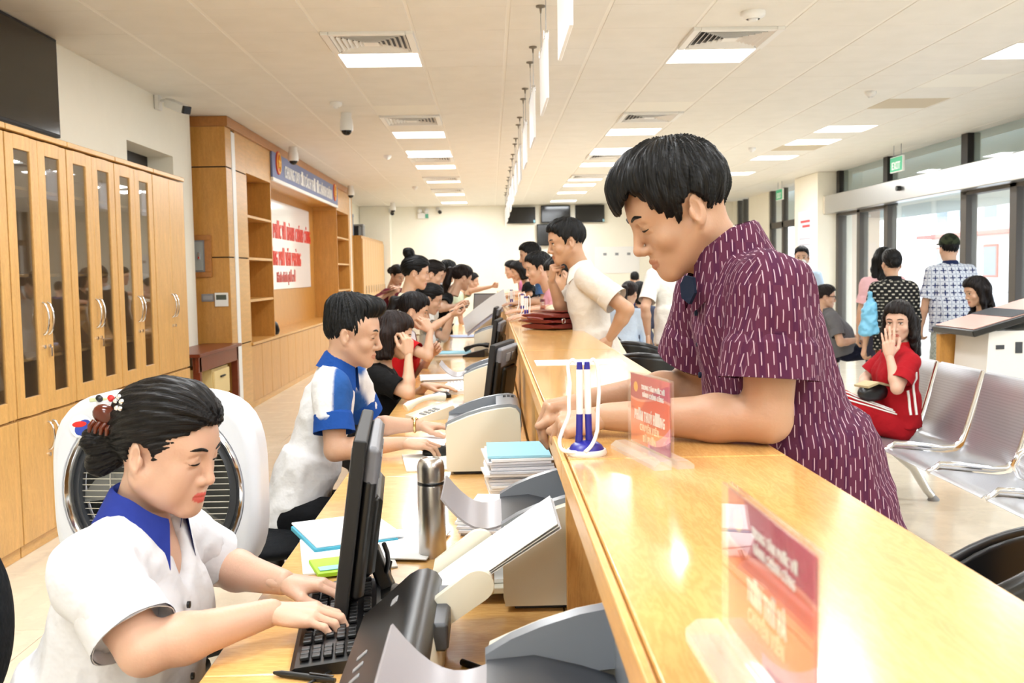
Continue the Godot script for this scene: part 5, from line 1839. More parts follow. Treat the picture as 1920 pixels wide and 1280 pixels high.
func monitor(at: Vector3, yaw: float, tilt: float, w: float, h: float, label: String) -> Node3D:
	# screen faces local -x, width along z, at = centre of the screen
	var t := thing("computer_monitor", label, "monitor", Vector3(at.x, DESK, at.z), yaw)
	var cy := at.y - DESK
	var tb := Basis(Vector3(0, 0, 1), -tilt)
	var g := G.new()
	g.box(Vector3(0, cy, 0), Vector3(0.026, h, w), 0.004, tb)
	part(t, "bezel", g, M.black_matte)
	g = G.new()
	g.box(Vector3(0, cy, 0) + tb * Vector3(-0.0135, 0.006, 0), Vector3(0.002, h - 0.045, w - 0.03), 0.0005, tb)
	part(t, "display", g, mat(Color(0.44, 0.44, 0.44), 0.25))
	g = G.new()
	g.box(Vector3(0, cy, 0) + tb * Vector3(0.024, -0.07 * h, 0), Vector3(0.03, h * 0.72, w * 0.92), 0.014, tb)
	g.box(Vector3(0, cy, 0) + tb * Vector3(0.04, -0.1 * h, 0), Vector3(0.03, h * 0.5, w * 0.6), 0.014, tb)
	part(t, "back_shell", g, M.black)
	g = G.new()
	g.box(Vector3(0, cy, 0) + tb * Vector3(0.025, h * 0.3, 0), Vector3(0.032, h * 0.32, w * 0.9), 0.012, tb)
	part(t, "back_cover", g, mat(Color(0.42, 0.42, 0.44), 0.45))
	for k in 2:
		g = G.new()
		g.box(Vector3(0, cy, 0) + tb * Vector3(0.042, h * 0.3, w * (-0.16 + 0.3 * k)), Vector3(0.003, h * 0.13, w * 0.2), 0.001, tb)
		part(t, "vent_grille", g, M.plastic_grey)
	g = G.new()
	g.bar(Vector3(0.03, cy - h * 0.28, 0), Vector3(0.06, 0.012, 0), 0.055, 0.03, Vector3.UP, 0.006)
	part(t, "stand_neck", g, M.black)
	g = G.new()
	g.lathe(Vector3(0.03, 0, 0), [Vector2(0.0, 0.0), Vector2(0.062, 0.0), Vector2(0.062, 0.006), Vector2(0.04, 0.014), Vector2(0.0, 0.016)], 28, 0.6)
	part(t, "stand_base", g, M.black)
	return t

func keyboard(at: Vector3, yaw: float, label: String, body: Material, cap: Material) -> void:
	# long axis along local z, the typist on the -x side
	var t := thing("keyboard", label, "keyboard", at, yaw)
	var g := G.new()
	var pr := PackedVector2Array([Vector2(-0.075, 0.0), Vector2(-0.078, 0.008), Vector2(-0.07, 0.014), Vector2(0.066, 0.026), Vector2(0.074, 0.022), Vector2(0.074, 0.0)])
	g.prism(Vector3.ZERO, pr, 0.44, Basis.IDENTITY, false)
	part(t, "case", g, body)
	var kg := G.new()
	kg.box(Vector3.ZERO, Vector3(0.0155, 0.007, 0.0155), 0.002)
	var km := kg.mesh(cap)
	var sg := G.new()
	sg.box(Vector3.ZERO, Vector3(0.0155, 0.007, 0.105), 0.002)
	var sm := sg.mesh(cap)
	for r in 6:
		var x := -0.055 + r * 0.0195 + (0.006 if r == 5 else 0.0)
		var y := 0.017 + (x + 0.07) * 0.088 + 0.0015
		for c in 22:
			var z := -0.205 + c * 0.0188
			if c in [15, 18] : z += 0.0
			if r == 0 and c >= 4 and c <= 9:
				if c == 6:
					var o := part(t, "space_bar", sm)
					o.position = Vector3(x, y, z + 0.009)
				continue
			if c == 18 or (c == 14 and r != 3): continue
			if r == 5 and c in [1, 6, 11]: continue
			if r in [1, 2] and c in [15, 17] and r == 2: continue
			var k := part(t, "key", km)
			k.position = Vector3(x, y, z)
			k.rotation.z = 0.088

func paper_stack(at: Vector3, size: Vector3, layers: int, yaw: float, label: String, top: Material, sd: int, clip := false) -> void:
	var t := thing("paper_stack", label, "papers", at, yaw)
	var rng := RandomNumberGenerator.new()
	rng.seed = sd
	var h := size.y / layers
	for k in layers:
		var g := G.new()
		g.box(Vector3(rng.randf_range(-0.008, 0.008), h * (k + 0.5), rng.randf_range(-0.012, 0.012)), Vector3(size.x * rng.randf_range(0.94, 1.0), h * 0.9, size.z * rng.randf_range(0.94, 1.0)), 0.001, Basis(Vector3.UP, rng.randf_range(-0.06, 0.06)))
		var m: Material = [M.paper, M.paper, mat(Color(0.86, 0.86, 0.88), 0.8), mat(Color(0.78, 0.79, 0.82), 0.8)][rng.randi() % 4]
		part(t, "bundle", g, top if k == layers - 1 else m)
	if clip:
		slab(t, "binder_clip", Vector3(-0.02, size.y - 0.004, -size.z * 0.5 - 0.004), Vector3(0.02, size.y + 0.01, -size.z * 0.5 + 0.022), M.black, 0.003)

func sheet_of(at: Vector3, w: float, l: float, yaw: float, label: String, m: Material, th := 0.0012) -> void:
	var g := G.new()
	g.box(Vector3(0, th * 0.5, 0), Vector3(w, th, l), 0.0003)
	solo("paper_sheet", g, m, label, "paper", at, "", yaw)

func pen_stand(at: Vector3, label: String, sc := 1.0) -> void:
	var t := thing("pen_stand", label, "pen stand", at, 0.0)
	var g := G.new()
	var base := [Vector2(0.0, 0.0), Vector2(0.034, 0.0), Vector2(0.036, 0.004), Vector2(0.034, 0.01), Vector2(0.0, 0.011)]
	g.lathe(Vector3.ZERO, base, 28, 0.6)
	part(t, "base", g, M.white)
	g = G.new()
	g.lathe(Vector3(0, 0.01, 0), [Vector2(0.031, 0.0), Vector2(0.027, 0.007), Vector2(0.018, 0.013), Vector2(0.0, 0.016)], 24, 0.6)
	part(t, "cover", g, M.blue)
	for s in [-1.0, 1.0]:
		var x: float = s * 0.0095 - 0.004
		g = G.new()
		g.tube([Vector3(x, 0.02, 0.0), Vector3(x - 0.001 * s, 0.034, 0), Vector3(x - 0.001 * s, 0.0341, 0), Vector3(x - 0.002 * s, 0.072, 0)], [0.0068, 0.0068, 0.006, 0.006], 12)
		var pen := part(t, "pen", g, M.blue)
		g = G.new()
		g.tube([Vector3(x - 0.002 * s, 0.072, 0), Vector3(x - 0.003 * s, 0.15, 0)], 0.006, 12)
		part(pen, "barrel", g, M.white)
		g = G.new()
		g.tube([Vector3(x - 0.003 * s, 0.15, 0), Vector3(x - 0.003 * s, 0.163, 0)], [0.0056, 0.0045], 12)
		part(pen, "cap", g, M.blue)
	# coiled cords hanging from the pens
	var c := [[Vector3(-0.014, 0.158, -0.004), Vector3(-0.022, 0.166, -0.006), Vector3(-0.030, 0.155, -0.006), Vector3(-0.0275, 0.125, 0.0), Vector3(-0.03, 0.095, 0.002), Vector3(-0.031, 0.07, 0.004), Vector3(-0.042, 0.045, 0.006), Vector3(-0.048, 0.024, 0.008), Vector3(-0.042, 0.01, 0.012), Vector3(-0.02, 0.008, 0.026)],
		[Vector3(0.006, 0.158, -0.004), Vector3(0.014, 0.166, -0.006), Vector3(0.022, 0.15, -0.004), Vector3(0.023, 0.11, 0.0), Vector3(0.02, 0.075, 0.006), Vector3(0.018, 0.045, 0.014), Vector3(0.008, 0.022, 0.024), Vector3(-0.006, 0.01, 0.034)]]
	for p in c:
		g = G.new()
		var cv := Curve3D.new()
		for i in p.size():
			var tan: Vector3 = (p[mini(i + 1, p.size() - 1)] - p[maxi(i - 1, 0)]) / 6.0
			cv.add_point(p[i], -tan, tan)
		g.tube(Array(cv.tessellate(3, 6)), 0.0034, 8)
		part(t, "cord", g, M.white)
	t.scale = Vector3.ONE * sc

func name_sign(a: Vector3, b: Vector3, h: float, label: String, who: String, role: Array) -> void:
	# a far end and b near end of the panel on the counter; the printed side shows towards -x
	var c := (a + b) * 0.5
	var l := a.distance_to(b)
	var ax := (b - a).normalized()
	var t := thing("name_sign", label, "desk sign", c)
	t.basis = Basis(Vector3.UP.cross(ax).normalized(), Vector3.UP, ax)   # x away from the print, z along the panel
	t.position = c
	var g := G.new()
	for s in [-1.0, 1.0]:
		g = G.new()
		var pr := PackedVector2Array([Vector2(s * 0.005, 0.0), Vector2(s * 0.034, 0.0), Vector2(s * 0.034, 0.006), Vector2(s * 0.024, 0.014), Vector2(s * 0.005, 0.014)])
		g.prism(Vector3.ZERO, pr, l + 0.024, Basis.IDENTITY)
		part(t, "foot", g, M.acrylic_edge)
	for s in [-1.0, 1.0]:
		g = G.new()
		g.span(Vector3(s * 0.0012, 0.004, -l * 0.5), Vector3(s * 0.0045, h, l * 0.5), 0.0006)
		part(t, "acrylic_plate", g, M.acrylic)
	g = G.new()
	var fx := -0.0006
	g.face(Vector3(fx, h - 0.004, -l * 0.5 + 0.006), Vector3(fx, h - 0.004, l * 0.5 - 0.006), Vector3(fx, 0.016, l * 0.5 - 0.006), Vector3(fx, 0.016, -l * 0.5 + 0.006), Vector3(-1, 0, 0))
	g.face(Vector3(-fx, h - 0.004, -l * 0.5 + 0.006), Vector3(-fx, h - 0.004, l * 0.5 - 0.006), Vector3(-fx, 0.016, l * 0.5 - 0.006), Vector3(-fx, 0.016, -l * 0.5 + 0.006), Vector3(1, 0, 0))
	if not M.has("print"):
		var im := image_texture(256, 180, func(x: int, y: int) -> Color:
			var u := x / 256.0
			var v := y / 180.0
			var wave := 0.30 + 0.05 * sin(u * 5.0 + 0.6)
			var k := Color(0.93, 0.42, 0.26).lerp(Color(0.95, 0.56, 0.34), smoothstep(0.4, 0.9, v))
			if v < wave: k = Color(0.68, 0.20, 0.34).lerp(Color(0.80, 0.30, 0.40), u)
			elif v < wave + 0.035: k = Color(0.95, 0.62, 0.55)
			if v > 0.9 - 0.3 * pow(maxf(u - 0.45, 0.0) * 1.8, 2.0) and u > 0.45: k = Color(0.93, 0.62, 0.68)
			if v > 0.955 - 0.16 * pow(maxf(u - 0.5, 0.0) * 2.0, 2.0) and u > 0.5: k = Color(0.62, 0.22, 0.45)
			if Vector2((u - 0.14) * 1.35, v - 0.18).length() < 0.075: k = Color(0.95, 0.72, 0.30)
			return k)
		M.print = mat(Color.WHITE, 0.5)
		M.print.albedo_texture = im
		M.print.texture_repeat = false
	part(t, "insert", g, M.print)
	var tb := Basis(Vector3(0, 0, 1), Vector3.UP, Vector3(-1, 0, 0))
	g = G.new()
	for e in [["TRUNG TÂM PHỤC VỤ", 0.075 * h, 0.86], ["HÀNH CHÍNH CÔNG", 0.075 * h, 0.77]]: g.text(e[0], e[1], Vector3(-0.0012, h * e[2] - 0.004, 0.018), tb, 0.0006, false, 700, 1.0)
	part(t, "heading", g, M.white)
	if who == "": return
	g = G.new()
	g.text(who, 0.17 * h, Vector3(-0.0012, h * 0.47, 0), tb, 0.0006, false, 700, 0.62)
	part(t, "name_lettering", g, mat(Color(0.97, 0.93, 0.88), 0.5))
	g = G.new()
	for k in role.size(): g.text(role[k], 0.11 * h, Vector3(-0.0012, h * (0.33 - 0.13 * k), 0), tb, 0.0006, false, 700, 0.9)
	part(t, "role_lettering", g, mat(Color(0.98, 0.86, 0.70), 0.5))

func build_desk_things() -> void:
	# printers along the desk, all facing the clerks
	build_printer(Vector3(0.108, DESK, -1.15), "ivory and grey laser printer tucked under the counter in front of the wooden partition", true, false)
	build_printer(Vector3(0.136, DESK, -2.1), "ivory laser printer with paper in its tray, behind the document scanner", true, true)
	build_printer(Vector3(-0.034, DESK, -3.45), "ivory laser printer beside the young man's mouse hand", false, false)
	build_printer(Vector3(-0.02, DESK, -5.1), "ivory laser printer with raised grey flap beside the white keyboard", true, false)
	build_printer(Vector3(-0.02, DESK, -8.35), "ivory laser printer beside the black desk phone", false, false)
	build_printer(Vector3(-0.02, DESK, -11.2), "distant ivory laser printer under a held-up document", true, false)
	# monitors
	monitor(Vector3(-0.288, 0.93, -2.06), deg_to_rad(5.0), deg_to_rad(8.0), 0.44, 0.335, "black computer monitor in front of the typing woman")
	monitor(Vector3(0.03, 0.96, -4.4), deg_to_rad(-13.0), deg_to_rad(8.0), 0.4, 0.28, "black monitor between two ivory printers")
	monitor(Vector3(0.03, 0.955, -6.75), deg_to_rad(-6.0), deg_to_rad(8.0), 0.42, 0.28, "black monitor just beyond the printer with the raised flap")
	monitor(Vector3(0.03, 0.955, -9.2), deg_to_rad(-4.0), deg_to_rad(8.0), 0.42, 0.28, "black monitor behind the printer by the black telephone")
	monitor(Vector3(0.03, 0.955, -12.4), deg_to_rad(-4.0), deg_to_rad(8.0), 0.42, 0.28, "black monitor under the held-up document")
	monitor(Vector3(-0.08, 0.96, -15.2), deg_to_rad(60.0), deg_to_rad(8.0), 0.42, 0.28, "small far monitor near the end of the counter")
	keyboard(Vector3(-0.292, DESK, -1.855), deg_to_rad(6.5), "black keyboard under the typing woman's hands", M.black, mat(Color(0.07, 0.07, 0.075), 0.4))
	keyboard(Vector3(-0.19, DESK, -5.72), deg_to_rad(4.0), "white keyboard beside the printer with the raised flap", M.white, M.white_matte)
	# document scanner with a slanting feeder
	build_scanner()
	# thermos
	var t := thing("thermos_flask", "brushed steel thermos flask standing on the desk", "thermos", Vector3(-0.148, DESK, -2.33))
	var g := G.new()
	g.lathe(Vector3.ZERO, [Vector2(0.0, 0.0), Vector2(0.031, 0.0), Vector2(0.0325, 0.004), Vector2(0.0325, 0.165), Vector2(0.031, 0.17), Vector2(0.0, 0.17)], 36, 0.5)
	var brushed := mat(Color(0.74, 0.72, 0.70), 0.3, 1.0)
	part(t, "body", g, brushed)
	g = G.new()
	g.lathe(Vector3.ZERO, [Vector2(0.0315, 0.17), Vector2(0.0325, 0.172), Vector2(0.0325, 0.176), Vector2(0.031, 0.178)], 36, 0.5)
	part(t, "collar_ring", g, M.black)
	g = G.new()
	g.lathe(Vector3.ZERO, [Vector2(0.031, 0.178), Vector2(0.032, 0.182), Vector2(0.032, 0.212), Vector2(0.029, 0.224), Vector2(0.022, 0.232), Vector2(0.02, 0.232), Vector2(0.019, 0.229), Vector2(0.0, 0.229)], 36, 0.4)
	part(t, "cup_lid", g, brushed)
	# loose papers round the keyboard
	sheet_of(Vector3(-0.355, DESK + 0.0004, -2.36), 0.21, 0.297, deg_to_rad(12), "white sheet of paper lying beside the green notebook", M.paper, 0.004)
	sheet_of(Vector3(-0.24, DESK + 0.005, -2.42), 0.21, 0.26, deg_to_rad(-10), "white form lying behind the woman's monitor", M.paper, 0.003)
	sheet_of(Vector3(-0.14, DESK + 0.0004, -2.07), 0.15, 0.21, deg_to_rad(-20), "printed form lying in front of the thermos flask", mat(Color(0.90, 0.91, 0.92), 0.8), 0.003)
	g = G.new()
	g.box(Vector3(0, 0.006, 0), Vector3(0.21, 0.012, 0.25), 0.002)
	var fo := solo("document_folder", g, mat(Color(0.25, 0.62, 0.72), 0.6), "teal-edged folder under the sheets near the desk edge", "folder", Vector3(-0.385, DESK, -2.52), "", deg_to_rad(24))
	g = G.new()
	g.box(Vector3(0.012, 0.0145, -0.012), Vector3(0.222, 0.005, 0.262), 0.001)
	part(fo, "papers", g, M.paper)
	g = G.new()
	g.box(Vector3(0, 0.005, 0), Vector3(0.075, 0.01, 0.12), 0.002)
	var nb := solo("notebook", g, mat(Color(0.62, 0.82, 0.16), 0.6), "small lime green notebook near the woman's far hand", "notebook", Vector3(-0.372, DESK + 0.0045, -2.225), "", deg_to_rad(20))
	g = G.new()
	g.box(Vector3(0.0, 0.0115, 0.03), Vector3(0.06, 0.002, 0.03), 0.0005)
	part(nb, "label_strip", g, M.paper_blue)
	# pen beside the keyboard
	var pn := thing("ballpoint_pen", "black ballpoint pen lying beside the black keyboard", "pen", Vector3(-0.32, DESK + 0.006, -1.615), deg_to_rad(-20))
	g = G.new()
	g.tube([Vector3(-0.055, 0, 0), Vector3(-0.04, 0, 0), Vector3(0.04, 0, 0), Vector3(0.06, 0, 0)], [0.0025, 0.0055, 0.0055, 0.004], 12)
	part(pn, "barrel", g, M.black)
	g = G.new()
	g.box(Vector3(0.035, 0.007, 0), Vector3(0.045, 0.002, 0.004), 0.0006)
	part(pn, "clip", g, M.black)
	# cables
	g = G.new()
	g.tube([Vector3(-0.34, DESK + 0.004, -1.52), Vector3(-0.3, DESK + 0.004, -1.6), Vector3(-0.25, DESK + 0.005, -1.68), Vector3(-0.2, DESK + 0.004, -1.72)], 0.0025, 8)
	solo("cable", g, M.black, "thin black cable crossing the desk beside the pen", "cable")
	g = G.new()
	var cp := []
	for k in 13: cp.append(Vector3(-0.225 + 0.006 * sin(k), 0.86 - 0.11 * sin(k * PI / 16.0), -2.0 - 0.012 * k))
	g.tube(cp, 0.005, 8)
	solo("cable", g, M.black, "thick black cable looping behind the woman's monitor", "cable")
	g = G.new()
	g.tube([Vector3(-0.06, DESK + 0.006, -1.66), Vector3(0.0, DESK + 0.006, -1.6), Vector3(0.08, DESK + 0.006, -1.58), Vector3(0.2, DESK + 0.006, -1.62)], 0.006, 8)
	solo("cable", g, M.black, "black cable running between the two nearest printers", "cable")
	# paper stacks in front of the partition
	paper_stack(Vector3(0.07, DESK, -2.98), Vector3(0.19, 0.135, 0.25), 16, deg_to_rad(4), "tall pile of document bundles topped by a pale blue sheet", M.paper_blue, 4)
	paper_stack(Vector3(0.035, DESK, -2.62), Vector3(0.22, 0.05, 0.27), 6, deg_to_rad(-8), "low pile of white forms held by a black binder clip", M.paper, 8, true)
	# young man's place
	sheet_of(Vector3(-0.335, DESK + 0.0004, -3.95), 0.21, 0.297, deg_to_rad(88), "white sheet lying under the young man's forearms", M.paper, 0.002)
	g = G.new()
	g.box(Vector3(0, 0.003, 0), Vector3(0.19, 0.006, 0.3), 0.001)
	var mp := solo("mouse_pad", g, mat(Color(0.90, 0.91, 0.88), 0.7), "pale mouse pad in front of the ivory printer", "mouse pad", Vector3(-0.22, DESK, -3.5), "", deg_to_rad(8))
	mouse(Vector3(-0.205, DESK + 0.006, -3.62), "black mouse under the young man's hand", M.black)
	mouse(Vector3(-0.275, DESK, -5.35), "black mouse beside the white keyboard", M.black)
	# receivers and phones
	phone(Vector3(-0.29, DESK, -4.6), 0.5, "ivory desk telephone beyond the young man's wrists", M.ivory)
	phone(Vector3(-0.13, DESK, -8.0), -0.2, "black desk telephone beside a monitor", M.black)
	# papers of the other clerks
	paper_stack(Vector3(-0.3, DESK, -6.3), Vector3(0.3, 0.02, 0.32), 3, 0.1, "thin pile of blue and white papers under the black-shirted woman's hand", M.paper, 14)
	paper_stack(Vector3(-0.33, DESK, -8.15), Vector3(0.34, 0.03, 0.26), 3, -0.05, "light blue folder with white papers before the woman in the red vest", M.paper_blue, 15)
	paper_stack(Vector3(-0.14, DESK, -5.0 + 0.28), Vector3(0.16, 0.035, 0.1), 3, 0.1, "small white block of notes in front of the ivory printer", M.paper, 16)
	sheet_of(Vector3(-0.28, DESK, -10.6), 0.3, 0.4, 0.2, "blue and white form on the desk beside the distant printer", mat(Color(0.72, 0.78, 0.92), 0.8), 0.006)
	sheet_of(Vector3(-0.2, DESK, -12.9), 0.3, 0.4, -0.1, "white form on the desk near the woman in black", M.paper, 0.006)
	# on the raised counter
	pen_stand(Vector3(0.163, BAR, -1.745), "pen stand with two blue and white pens beside the clasped hands")
	pen_stand(Vector3(0.24, BAR, -6.75), "pen stand on the counter just beyond the leather briefcase")
	pen_stand(Vector3(0.24, BAR, -7.6), "pen stand on the counter in front of the person in pink", 1.0)
	pen_stand(Vector3(0.2, BAR, -9.6), "pen stand on the counter beside the man in blue", 1.0)
	name_sign(Vector3(0.248, BAR, -1.80), Vector3(0.288, BAR, -1.605), 0.142, "orange-red acrylic name sign beside the pen stand", "PHẠM THUÝ HƯƠNG", ["CHUYÊN VIÊN", "BỘ PHẬN"])
	name_sign(Vector3(0.2, BAR, -0.85), Vector3(0.207, BAR, -0.625), 0.138, "orange-red acrylic name sign alone on the bare counter top", "TRẦN THỊ HÀ", ["CHUYÊN VIÊN"])
	name_sign(Vector3(0.34, BAR, -6.9), Vector3(0.36, BAR, -6.7), 0.14, "orange-red acrylic name sign just beyond the briefcase", "", [])
	sheet_of(Vector3(0.308, BAR + 0.0003, -3.54), 0.31, 0.2, 0.0, "blank white sheet lying on the counter top", M.paper, 0.0012)
	briefcase()
func mouse(at: Vector3, label: String, m: Material) -> void:
	var t := thing("computer_mouse", label, "mouse", at)
	var F := Field.new(Vector3(-0.06, -0.01, -0.04), Vector3(0.06, 0.05, 0.04), 0.004)
	F.ell(Vector3(0, 0.008, 0), Vector3(0.055, 0.028, 0.031))
	F.plane(Vector3(0, 0.001, 0), Vector3.DOWN)
	part(t, "shell", F.nets(), m)
	var g := G.new()
	g.tube([Vector3(0.03, 0.03, -0.004), Vector3(0.03, 0.03, 0.004)], 0.006, 10)
	part(t, "wheel", g, M.plastic_grey)
func phone(at: Vector3, yaw: float, label: String, m: Material) -> void:
	var t := thing("desk_telephone", label, "telephone", at, yaw)
	var g := G.new()
	g.prism(Vector3.ZERO, PackedVector2Array([Vector2(-0.09, 0), Vector2(-0.09, 0.015), Vector2(0.08, 0.06), Vector2(0.09, 0.055), Vector2(0.09, 0)]), 0.15, Basis.IDENTITY)
	part(t, "base", g, m)
	g = G.new()
	var pts := []
	for k in 9:
		var f := k / 8.0
		pts.append(Vector3(-0.1 + 0.2 * f, 0.05 + 0.035 * f + 0.02 * sin(f * PI), -0.05))
	g.tube(pts, [0.02, 0.021, 0.014, 0.0125, 0.012, 0.0125, 0.014, 0.021, 0.02], 10)
	part(t, "handset", g, m)
	var kg := G.new()
	kg.box(Vector3.ZERO, Vector3(0.012, 0.005, 0.016), 0.001)
	var km := kg.mesh(M.plastic_grey)
	for a in 4:
		for b in 3:
			var o := part(t, "key", km)
			o.position = Vector3(-0.05 + a * 0.022, 0.028 + a * 0.0058, 0.01 + b * 0.022)
			o.rotation.z = 0.26
func build_scanner() -> void:
	var t := thing("document_scanner", "black and ivory document scanner with a slanting paper feeder", "scanner", Vector3(-0.15, DESK, -1.51))
	# body: long axis along z; sloping black front towards the clerk
	var pr := PackedVector2Array([Vector2(-0.085, 0.0), Vector2(-0.085, 0.045), Vector2(-0.075, 0.062), Vector2(0.005, 0.13), Vector2(0.03, 0.135), Vector2(0.05, 0.12), Vector2(0.06, 0.06), Vector2(0.06, 0.0)])
	var g := G.new()
	g.prism(Vector3(0, 0, 0), pr, 0.47, Basis.IDENTITY, true)
	part(t, "body", g, M.ivory)
	g = G.new()
	var lid := []
	for p in [Vector2(-0.082, 0.060), Vector2(-0.06, 0.078), Vector2(-0.03, 0.104), Vector2(0.0, 0.131), Vector2(0.014, 0.1385), Vector2(0.03, 0.1405), Vector2(0.044, 0.134), Vector2(0.053, 0.12)]: lid.append(Vector3(p.x, p.y, -0.235))
	g.sheet(lid, Vector3(0, 0, 0.47), 0.006)
	part(t, "cover", g, M.black)
	g = G.new()
	var bs := Basis(Vector3.BACK, 0.71)
	for k in 4:
		g = G.new()
		g.box(Vector3(-0.055, 0.0865, 0.02 + k * 0.045), Vector3(0.02, 0.003, 0.012), 0.001, bs)
		part(t, "button", g, M.plastic_grey)
	g = G.new()
	g.box(Vector3(-0.02, 0.117, -0.14), Vector3(0.014, 0.003, 0.03), 0.001, bs)
	part(t, "badge", g, M.plastic_grey)
	slab(t, "hinge", Vector3(0.045, 0.08, -0.2), Vector3(0.075, 0.125, 0.0), M.printer_dark, 0.006)
	# feeder tray with two guides, rising away from the clerk
	var tb := Basis(Vector3(0, 0, 1), deg_to_rad(34.0))
	var o := Vector3(0.035, 0.085, -0.235)
	g = G.new()
	g.box(o + tb * Vector3(0.06, -0.012, 0), Vector3(0.13, 0.016, 0.26), 0.005, tb)
	part(t, "feeder_tray", g, M.ivory)
	for s in [-1.0, 1.0]:
		var pg := PackedVector2Array()
		for k in 15:
			var a := PI * k / 14.0
			pg.append(Vector2(0.105 + 0.03 * sin(a), 0.008 - 0.026 * cos(a)))
		pg.append(Vector2(0.02, 0.03))
		pg.append(Vector2(-0.01, 0.0))
		pg.append(Vector2(0.0, -0.018))
		g = G.new()
		g.prism(o + tb * Vector3(0, 0.0, s * 0.128), pg, 0.014 if s < 0.0 else 0.02, tb, true)
		part(t, "paper_guide", g, M.ivory)
	# paper waiting in the feeder
	var ps := thing("paper_sheaf", "sheaf of white sheets slanting in the feeder of the scanner", "papers", t.position + o)
	for k in 3:
		g = G.new()
		var pts := []
		for q in 9:
			var f := q / 8.0
			pts.append(tb * Vector3(-0.04 + 0.31 * f, 0.004 + k * 0.0022 - 0.006 * f * f + 0.012 * k * f * 0.3, -0.112 + 0.003 * k))
		g.sheet(pts, Vector3(0, 0, 0.21), 0.0012)
		part(ps, "sheet", g, M.paper)
func briefcase() -> void:
	var t := thing("leather_briefcase", "red-brown leather briefcase lying flat on the counter", "briefcase", Vector3(0.385, BAR, -5.72), deg_to_rad(40))
	var lm := mat(Color(0.42, 0.13, 0.10), 0.34)
	lm.normal_enabled = true
	lm.normal_texture = noise_normal(0.09, 3.0, 256, 31)
	lm.normal_scale = 0.5
	triplanar(lm, Vector3.ONE * 8.0, false)
	var F := Field.new(Vector3(-0.2, -0.01, -0.16), Vector3(0.2, 0.12, 0.16), 0.006)
	F.cone(Vector3(0, 0.002, 0), Vector3(0, 0.03, 0), Vector2(0.5, 0.5), Vector2(0.5, 0.5), Vector3.RIGHT)
	var g := G.new()
	for k in 3:
		g = G.new()
		var y := [0.018, 0.047, 0.078][k] as float
		var th := [0.034, 0.026, 0.03][k] as float
		var sh := [0.0, 0.006, 0.002][k] as float
		var B := Field.new(Vector3(-0.2, y - th, -0.16), Vector3(0.2, y + th, 0.16), 0.006)
		B.ell(Vector3(sh, y, 0), Vector3(0.24, th * 0.62, 0.19), Basis.IDENTITY, 0.01)
		B.plane(Vector3(0.17 - sh, 0, 0), Vector3.RIGHT); B.plane(Vector3(-0.17, 0, 0), Vector3.LEFT)
		B.plane(Vector3(0, 0, 0.135), Vector3.BACK); B.plane(Vector3(0, 0, -0.135), Vector3.FORWARD)
		B.plane(Vector3(0, 0.001, 0), Vector3.DOWN)
		part(t, "compartment", B.nets(), lm)
	# flap wrapping over the edge
	g = G.new()
	var pts := []
	for p in [Vector2(-0.1, 0.1), Vector2(0.0, 0.104), Vector2(0.1, 0.1), Vector2(0.15, 0.094), Vector2(0.176, 0.078), Vector2(0.182, 0.05), Vector2(0.176, 0.02), Vector2(0.165, 0.006)]: pts.append(Vector3(p.x, p.y, -0.132))
	g.sheet(pts, Vector3(0, 0, 0.264), 0.004)
	part(t, "flap", g, lm)
	g = G.new()
	g.tube([Vector3(-0.178, 0.06, -0.06), Vector3(-0.2, 0.066, -0.04), Vector3(-0.205, 0.066, 0.0), Vector3(-0.2, 0.066, 0.04), Vector3(-0.178, 0.06, 0.06)], 0.008, 10)
	part(t, "handle", g, lm)
	g = G.new()
	var rp := []
	for k in 17: rp.append(Vector3(-0.1 + 0.012 * cos(TAU * k / 16.0), 0.05 + 0.014 * sin(TAU * k / 16.0), 0.142))
	g.tube(rp, 0.002, 6, false)
	part(t, "ring", g, M.chrome)
	slab(t, "buckle", Vector3(0.12, 0.001, 0.132), Vector3(0.15, 0.012, 0.142), M.chrome, 0.002)

